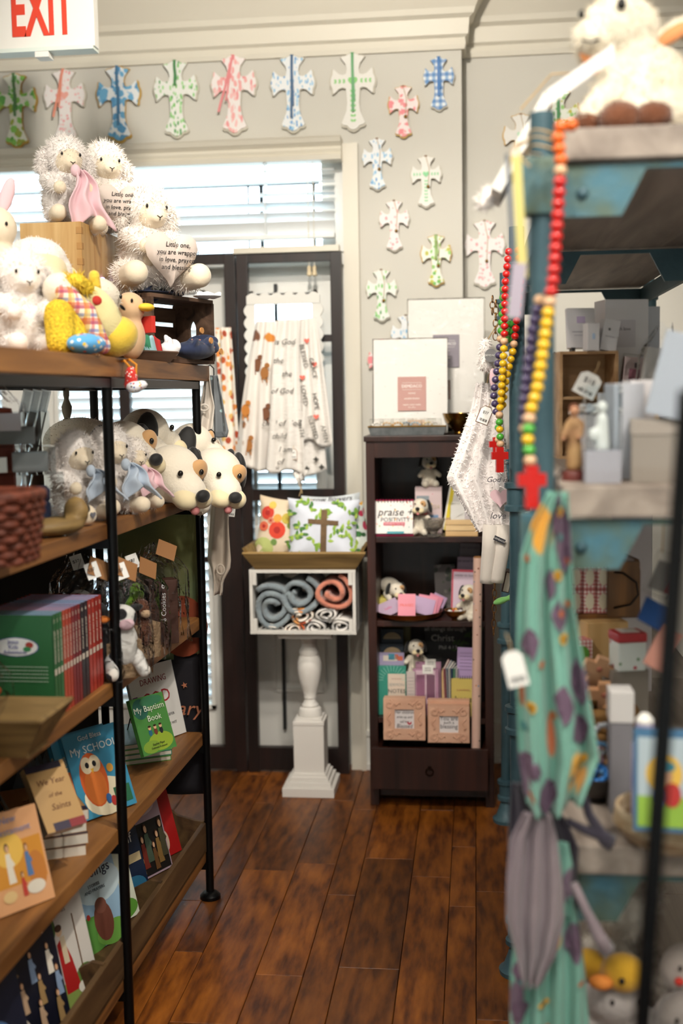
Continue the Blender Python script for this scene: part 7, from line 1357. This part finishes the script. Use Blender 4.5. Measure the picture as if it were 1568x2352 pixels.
dk = thing('plush_duck', 'yellow plush duck with orange bill lying on the grey plush', 'plush toy', (at(1400, 2215, 1.93).x, 1.90, z4r+.262), (0, 0, -15), 'plush toys in the low right pile'); M_dk = mat('duck_yellow', 'd9a628', .9, sheen=.4, bump=.2, bs=150)
part(dk, 'body', M_dk, [('e', (-.04, .01, .025), (.03, .026, .026)), ('e', (.02, -.01, .03), (.036, .032, .032))]); simple(dk, 'bill', mat('bill_orange', 'e08838', .8), [('e', (-.012, -.04, .022), (.020, .014, .012))]); simple(dk, 'eye', M_eye, [('e', (.022, -.041, .030), (.005, .003, .006))])
for k, (px, py, Y, c, lab) in enumerate(((1545, 2010, 2.0, '7a6458', 'brown plush at the far right beyond the black stand'), (1548, 2170, 1.95, 'b8aca4', 'pale plush with a red nose at the far right'), (1540, 2300, 1.9, '8d8580', 'grey plush at the bottom right corner'))):
    z_ = at(px, py, Y).z; t = thing('plush_animal', lab, 'plush toy', (at(px, py, Y).x+.02, Y, z4r if k else z3r-.0), (0, 0, 0), 'plush toys in the low right pile')
    hh = max(.10, z_-t.location.z+.03) if k else .10
    part(t, 'body', mat('plush_'+c, c, .95, sheen=.3, bump=.4, bs=100), [('e', (0, 0, hh*.35), (.065, .06, hh*.36)), ('e', (0, -.01, hh*.8), (.045, .04, .045))], 1.0, .007); simple(t, 'nose', mat('red_felt', 'd23b30') if k == 1 else M_blk, [('e', (-.02, -.052, hh*.8), (.008, .006, .007))]); eyes(t, 1, .018, -.048, hh*.86, .004)
# ================================================================== HANGING GARMENTS by the near column
M_teal = spots('teal_floral', '74a898', ['6a5468', '6e586c', 'c46a3a', '6a5468', '3f7f80', 'd9a032', '5f4c5c', 'c8764a'], 17, .36, .9, stretch=(1.3, 1, .62), dens=.68, distort=.02)
dress = thing('floral_dress', 'long teal floral child dress hanging on the near blue column', 'clothing', at(1278, 1130, 1.69))
def dfn(u, v):
    L_ = [(0, 1262, 1302), (.10, 1225, 1308), (.2, 1200, 1312), (.38, 1192, 1318), (.62, 1190, 1345), (.85, 1195, 1372), (1, 1212, 1330)]
    for i in range(len(L_)-1):
        if v <= L_[i+1][0]: k = (v-L_[i][0])/(L_[i+1][0]-L_[i][0]); a, b = L_[i][1]+(L_[i+1][1]-L_[i][1])*k, L_[i][2]+(L_[i+1][2]-L_[i][2])*k; break
    py = 1130+750*v; p = at(a+(b-a)*u, py-60*v*abs(u-.35), 1.69)-dress.location
    return (p.x, p.y+.016*math.sin(u*15+v*2)*(.3+v)+.006*math.sin(u*31), p.z)
B().grid(dfn, 60, 60, .003).build('cloth', M_teal, dress, smooth='all')
def uvprint(par, fn, name, m, u, v, pol, lift=.004):
    """flat print that follows the folds of a hanging cloth"""
    n = len(pol); vs = []; fs = []; R_ = 4
    for i in range(R_+1):
        for x, z in pol: p = fn(min(1, max(0, u+x*i/R_)), min(1, max(0, v+z*i/R_))); vs.append((p[0], p[1]-lift, p[2]))
    for i in range(R_): fs += [(i*n+k, i*n+(k+1) % n, (i+1)*n+(k+1) % n, (i+1)*n+k) for k in range(n)]
    B().add(vs, fs).build(name, m, par, fix=False)
circ = lambda a, b, n=14, k=1.0: [(a*math.cos(2*math.pi*i/n)*(1 if i % 2 else k), b*math.sin(2*math.pi*i/n)*(1 if i % 2 else k)) for i in range(n)]
def leaf_uv(a, b, ang): return [(x*math.cos(ang)*1.0-z*math.sin(ang)*.9, x*math.sin(ang)*.3+z*math.cos(ang)) for x, z in ((0, -b), (a*.7, -b*.5), (a, 0), (a*.6, b*.55), (0, b), (-a*.6, b*.55), (-a, 0), (-a*.7, -b*.5))]
M_lp = mat('print_plum', '6a5468', .9); M_lo = mat('print_rust', 'c2683a', .9); M_ly = mat('sunflower', 'd9a02a', .9); M_lk = mat('sun_heart', '2c1c14', .9); M_lt = mat('print_teal', '3f7f80', .9)
rgd = random.Random(5)
def floral(par, fn, nl=11, nf=12, ns=5):
    for k in range(nl): uvprint(par, fn, 'printed_leaf', M_lp, rgd.uniform(.08, .92), (k+.5)/nl+rgd.uniform(-.03, .03), leaf_uv(rgd.uniform(.10, .17), rgd.uniform(.05, .085), rgd.uniform(-.6, .6)))
    for k in range(nf): uvprint(par, fn, 'printed_flower', (M_lo, M_lo, M_lt)[k % 3], rgd.uniform(.05, .95), rgd.uniform(.04, .97), circ(.05, .014, 12, .8), .0045)
    for k in range(ns): u, v = rgd.uniform(.15, .85), (k+.3)/ns; uvprint(par, fn, 'printed_sunflower', M_ly, u, v, circ(.085, .019, 18, .8), .005); uvprint(par, fn, 'printed_sunflower_heart', M_lk, u, v, circ(.03, .0075, 10), .0055)
floral(dress, dfn)
B().tube([(0, 0, -.006), (.0, .01, .02), (.012, .03, .03)], .002, 6).build('hanger_hook', M_black, dress)
M_mauve = mat('mauve_jersey', '8d7f84', .9, sheen=.3, bump=.1, bs=120, c2='7d6f76', vs=8)
hang('mauve_romper', 'mauve grey romper hanging below the teal dress', 1.70, [(1868, 1205, 1265), (1930, 1175, 1280), (2050, 1162, 1295), (2120, 1162, 1296), (2200, 1185, 1272), (2262, 1200, 1238)], M_mauve, 3, .014)
tl_, tf_ = hang('teal_leggings', 'second teal floral garment hanging lowest at the bottom of the frame', 1.74, [(2060, 1280, 1312), (2120, 1190, 1330), (2240, 1172, 1345), (2352, 1170, 1352), (2480, 1180, 1345)], M_teal, 4, .014); floral(tl_, tf_, 6, 8, 4)
hang('teal_sleeve', 'teal floral sleeve end showing right of the mauve romper', 1.735, [(1935, 1282, 1305), (1990, 1282, 1316), (2060, 1285, 1310), (2110, 1290, 1305)], M_teal, 1, .008, 16, 20)
M_plum = mat('plum_jersey', '2f2a38', .9, sheen=.3, bump=.1, bs=120)
hang('plum_romper', 'dark plum garment behind the mauve romper', 1.76, [(1800, 1178, 1210), (1880, 1172, 1300), (1950, 1168, 1330), (2100, 1200, 1320), (2300, 1215, 1318)], M_plum, 3, .010)
st_ = thing('plum_straps', 'dark plum tie straps looped out over the third right shelf', 'clothing', at(1335, 1815, 1.72)); P0_ = st_.location
for pts in (((1335, 1815), (1352, 1870), (1388, 1930), (1405, 1940)), ((1300, 1885), (1340, 1905), (1375, 1915), (1405, 1935)), ((1318, 2030), (1345, 2090), (1375, 2150), (1395, 2185))): B().tube([at(x, y, 1.72)-P0_ for x, y in pts], [.006, .007, .010, .012], 8).build('strap', M_plum if pts[0][1] < 2000 else M_mauve, st_, smooth='all')
hangtag('white price tag hanging left of the teal dress', at(1172, 1496, 1.66), (0, -14, 0), .030, .052, ())
# ================================================================== OUTFIT HANGING AT THE MID COLUMN
OY = 3.02
M_mink = mat('white_minky', 'f6efec', .95, sheen=.6, bump=.2, bs=60)
of, off_ = hang('lamb_outfit', 'white minky baby gown with pink heart hanging at the middle blue column', OY, [(880, 1098, 1135), (940, 1085, 1150), (1000, 1062, 1158), (1100, 1024, 1165), (1150, 1055, 1168), (1220, 1095, 1172)], M_mink, 3, .014, 44, 44, None, .006)
me = fur(of.children[0].data, 4500, .006, .0026, seed=44); of.children[0].data = me; me.materials.append(M_mink) if not me.materials else None
B().prism(heart(.026), .004).build('pink_heart', M_pinkf, of, at(1148, 1140, OY)-of.location+Vector((0, -.03, 0))); text('love', .024, M_greyt, of, at(1142, 1182, OY)-of.location+Vector((0, -.032, 0)), shear=.3); text('God is', .02, M_greyt, of, at(1140, 1100, OY)-of.location+Vector((0, -.032, 0)), shear=.3)
def leg(pts, r):
    B().tube([at(x, y, OY)-of.location+Vector((0, -.01, 0)) for x, y in pts], r, 12).build('trouser_leg', mat('ivory_jersey', 'e2d9cf', .9, sheen=.3, bump=.15, bs=80), of, smooth='all')
leg(((1128, 1205), (1124, 1260), (1118, 1325), (1117, 1338)), [.022, .020, .018, .017]); leg(((1155, 1205), (1150, 1270), (1140, 1325), (1139, 1336)), [.022, .020, .020, .018])
lb2 = B().box(.030, .002, .012, at(1146, 1236, OY)-of.location+Vector((0, -.036, 0)), rotm(0, 25, 0)).build('woven_label', mat('charcoal_label', '33333a', .7), of); text('DEMDACO', .006, M_tagc, lb2, at(1146, 1236, OY)-of.location+Vector((0, -.0378, 0)), (90, 25, 0))
B().tube([at(1118, 880, OY)-of.location, at(1122, 860, OY)-of.location, Vector((.06, -.1, .10))], .0016, 5).build('hanger_cord', M_string, of)
lh_ = thing('plush_lamb', 'small grey white lamb head with round grey tag above the minky gown', 'plush toy', at(1117, 850, 2.97), (0, 0, 20)); part(lh_, 'head', M_wool, [('e', (0, 0, .02), (.020, .020, .026)), ('e', (-.004, -.006, .05), (.016, .014, .030))], 1, .005, (700, .008, .002)); simple(lh_, 'ear_lining', M_pinkf, [('e', (.008, -.02, -.02), (.008, .006, .024))]); B().cyl((.0, -.03, .035), (.0, -.031, .035), .0165, n=24).build('round_tag', mat('grey_tag', '8d8b8c'), lh_); text('DEMDACO', .007, M_tagc, lh_, (0, -.0316, .035)); B().tube([(0, 0, .07), (.03, -.03, .13)], .0015, 5).build('hanging_cord', M_string, lh_)
hangtag('cream price tag with brown border at the minky gown', at(1120, 935, 2.93), (0, 22, 0), .028, .042, ('$37',), None, None, mat('brown_border', '6b4526', .7))
def chain(label, pts, Y, n):
    P_ = [at(x, y, Y) for x, y in pts]; t = thing('brass_chain', label, 'chain', P_[0], group='brass chains on the blue shelves'); L_ = (P_[-1]-P_[0]).length; h = L_/n
    me = B().tube([(.0062*math.cos(a), 0, h*.62*math.sin(a)) for a in [2*math.pi*k/14 for k in range(14)]], .0013, 6, closed=True).mesh('link', 'all')
    for k in range(n): put('link', me, mat('chain_brass', '8a6236', .35, .9), t, (P_[-1]-P_[0])*((k+.5)/n), (0, 0, 20 if k % 2 else 75))
chain('brass chain hanging left of the middle blue column below its collar', ((1139, 690), (1137, 780)), 2.86, 6); chain('short brass chain loop beside the upper collar', ((1131, 680), (1130, 722)), 2.88, 3); chain('brass chain hanging low between bookcase and blue column', ((1136, 1338), (1133, 1458)), 3.3, 7)
gl_ = thing('green_leaf_toy', 'bright green felt leaf poking out left of the blue column', 'toy', at(1150, 1380, 3.0), (0, -20, 0)); part(gl_, 'leaf', mat('felt_green', '7fc06a', .9, sheen=.3), [('e', (0, 0, 0), (.022, .012, .009)), ('e', (.03, 0, 0), (.02, .012, .008))], 1, .004)
br_ = thing('leather_book', 'small dark brown book edge left of the blue column', 'book', at(1160, 1350, 3.1), (0, 12, 0)); B().box(.02, .06, .055, (0, 0, .02), bev=.002).build('cover', mat('brown_leather', '4a332c', .6), br_); B().box(.014, .055, .05, (.001, -.004, .02)).build('page_block', M_page, br_)
# ================================================================== BLACK STAND in the right foreground
bs2 = thing('display_stand', 'black metal stand leg slanting through the right foreground', 'stand', (.135, 1.18, 0))
pa, pb_ = at(1475, 2352, 1.18), at(1562, 1130, 1.18); d_ = (pb_-pa); k0 = -pa.z/d_.z; base_ = pa+d_*k0; top_ = pa+d_*1.18; bs2.location = (base_.x, 1.18, 0)
B().cyl((0, 0, 0), top_-bs2.location, .0092, n=14).build('leg', M_black, bs2, smooth=True); B().cyl(Vector((.42, 0, 0)), top_-bs2.location+Vector((.10, 0, 0)), .0078, n=14).build('leg', M_black, bs2, smooth=True); B().cyl(top_-bs2.location, top_-bs2.location+Vector((.10, 0, 0)), .0078, n=14).build('top_bar', M_black, bs2, smooth=True); B().tube([(.21, .0, .001), (.21, -.2, .001), (.24, -.2, .001), (.24, 0, .001)], .006, 8).build('foot_bar', M_black, bs2); B().cyl((0, 0, .006), (.42, 0, .006), .006, n=10).build('foot_bar', M_black, bs2)
D.scenes.remove(TMPS)
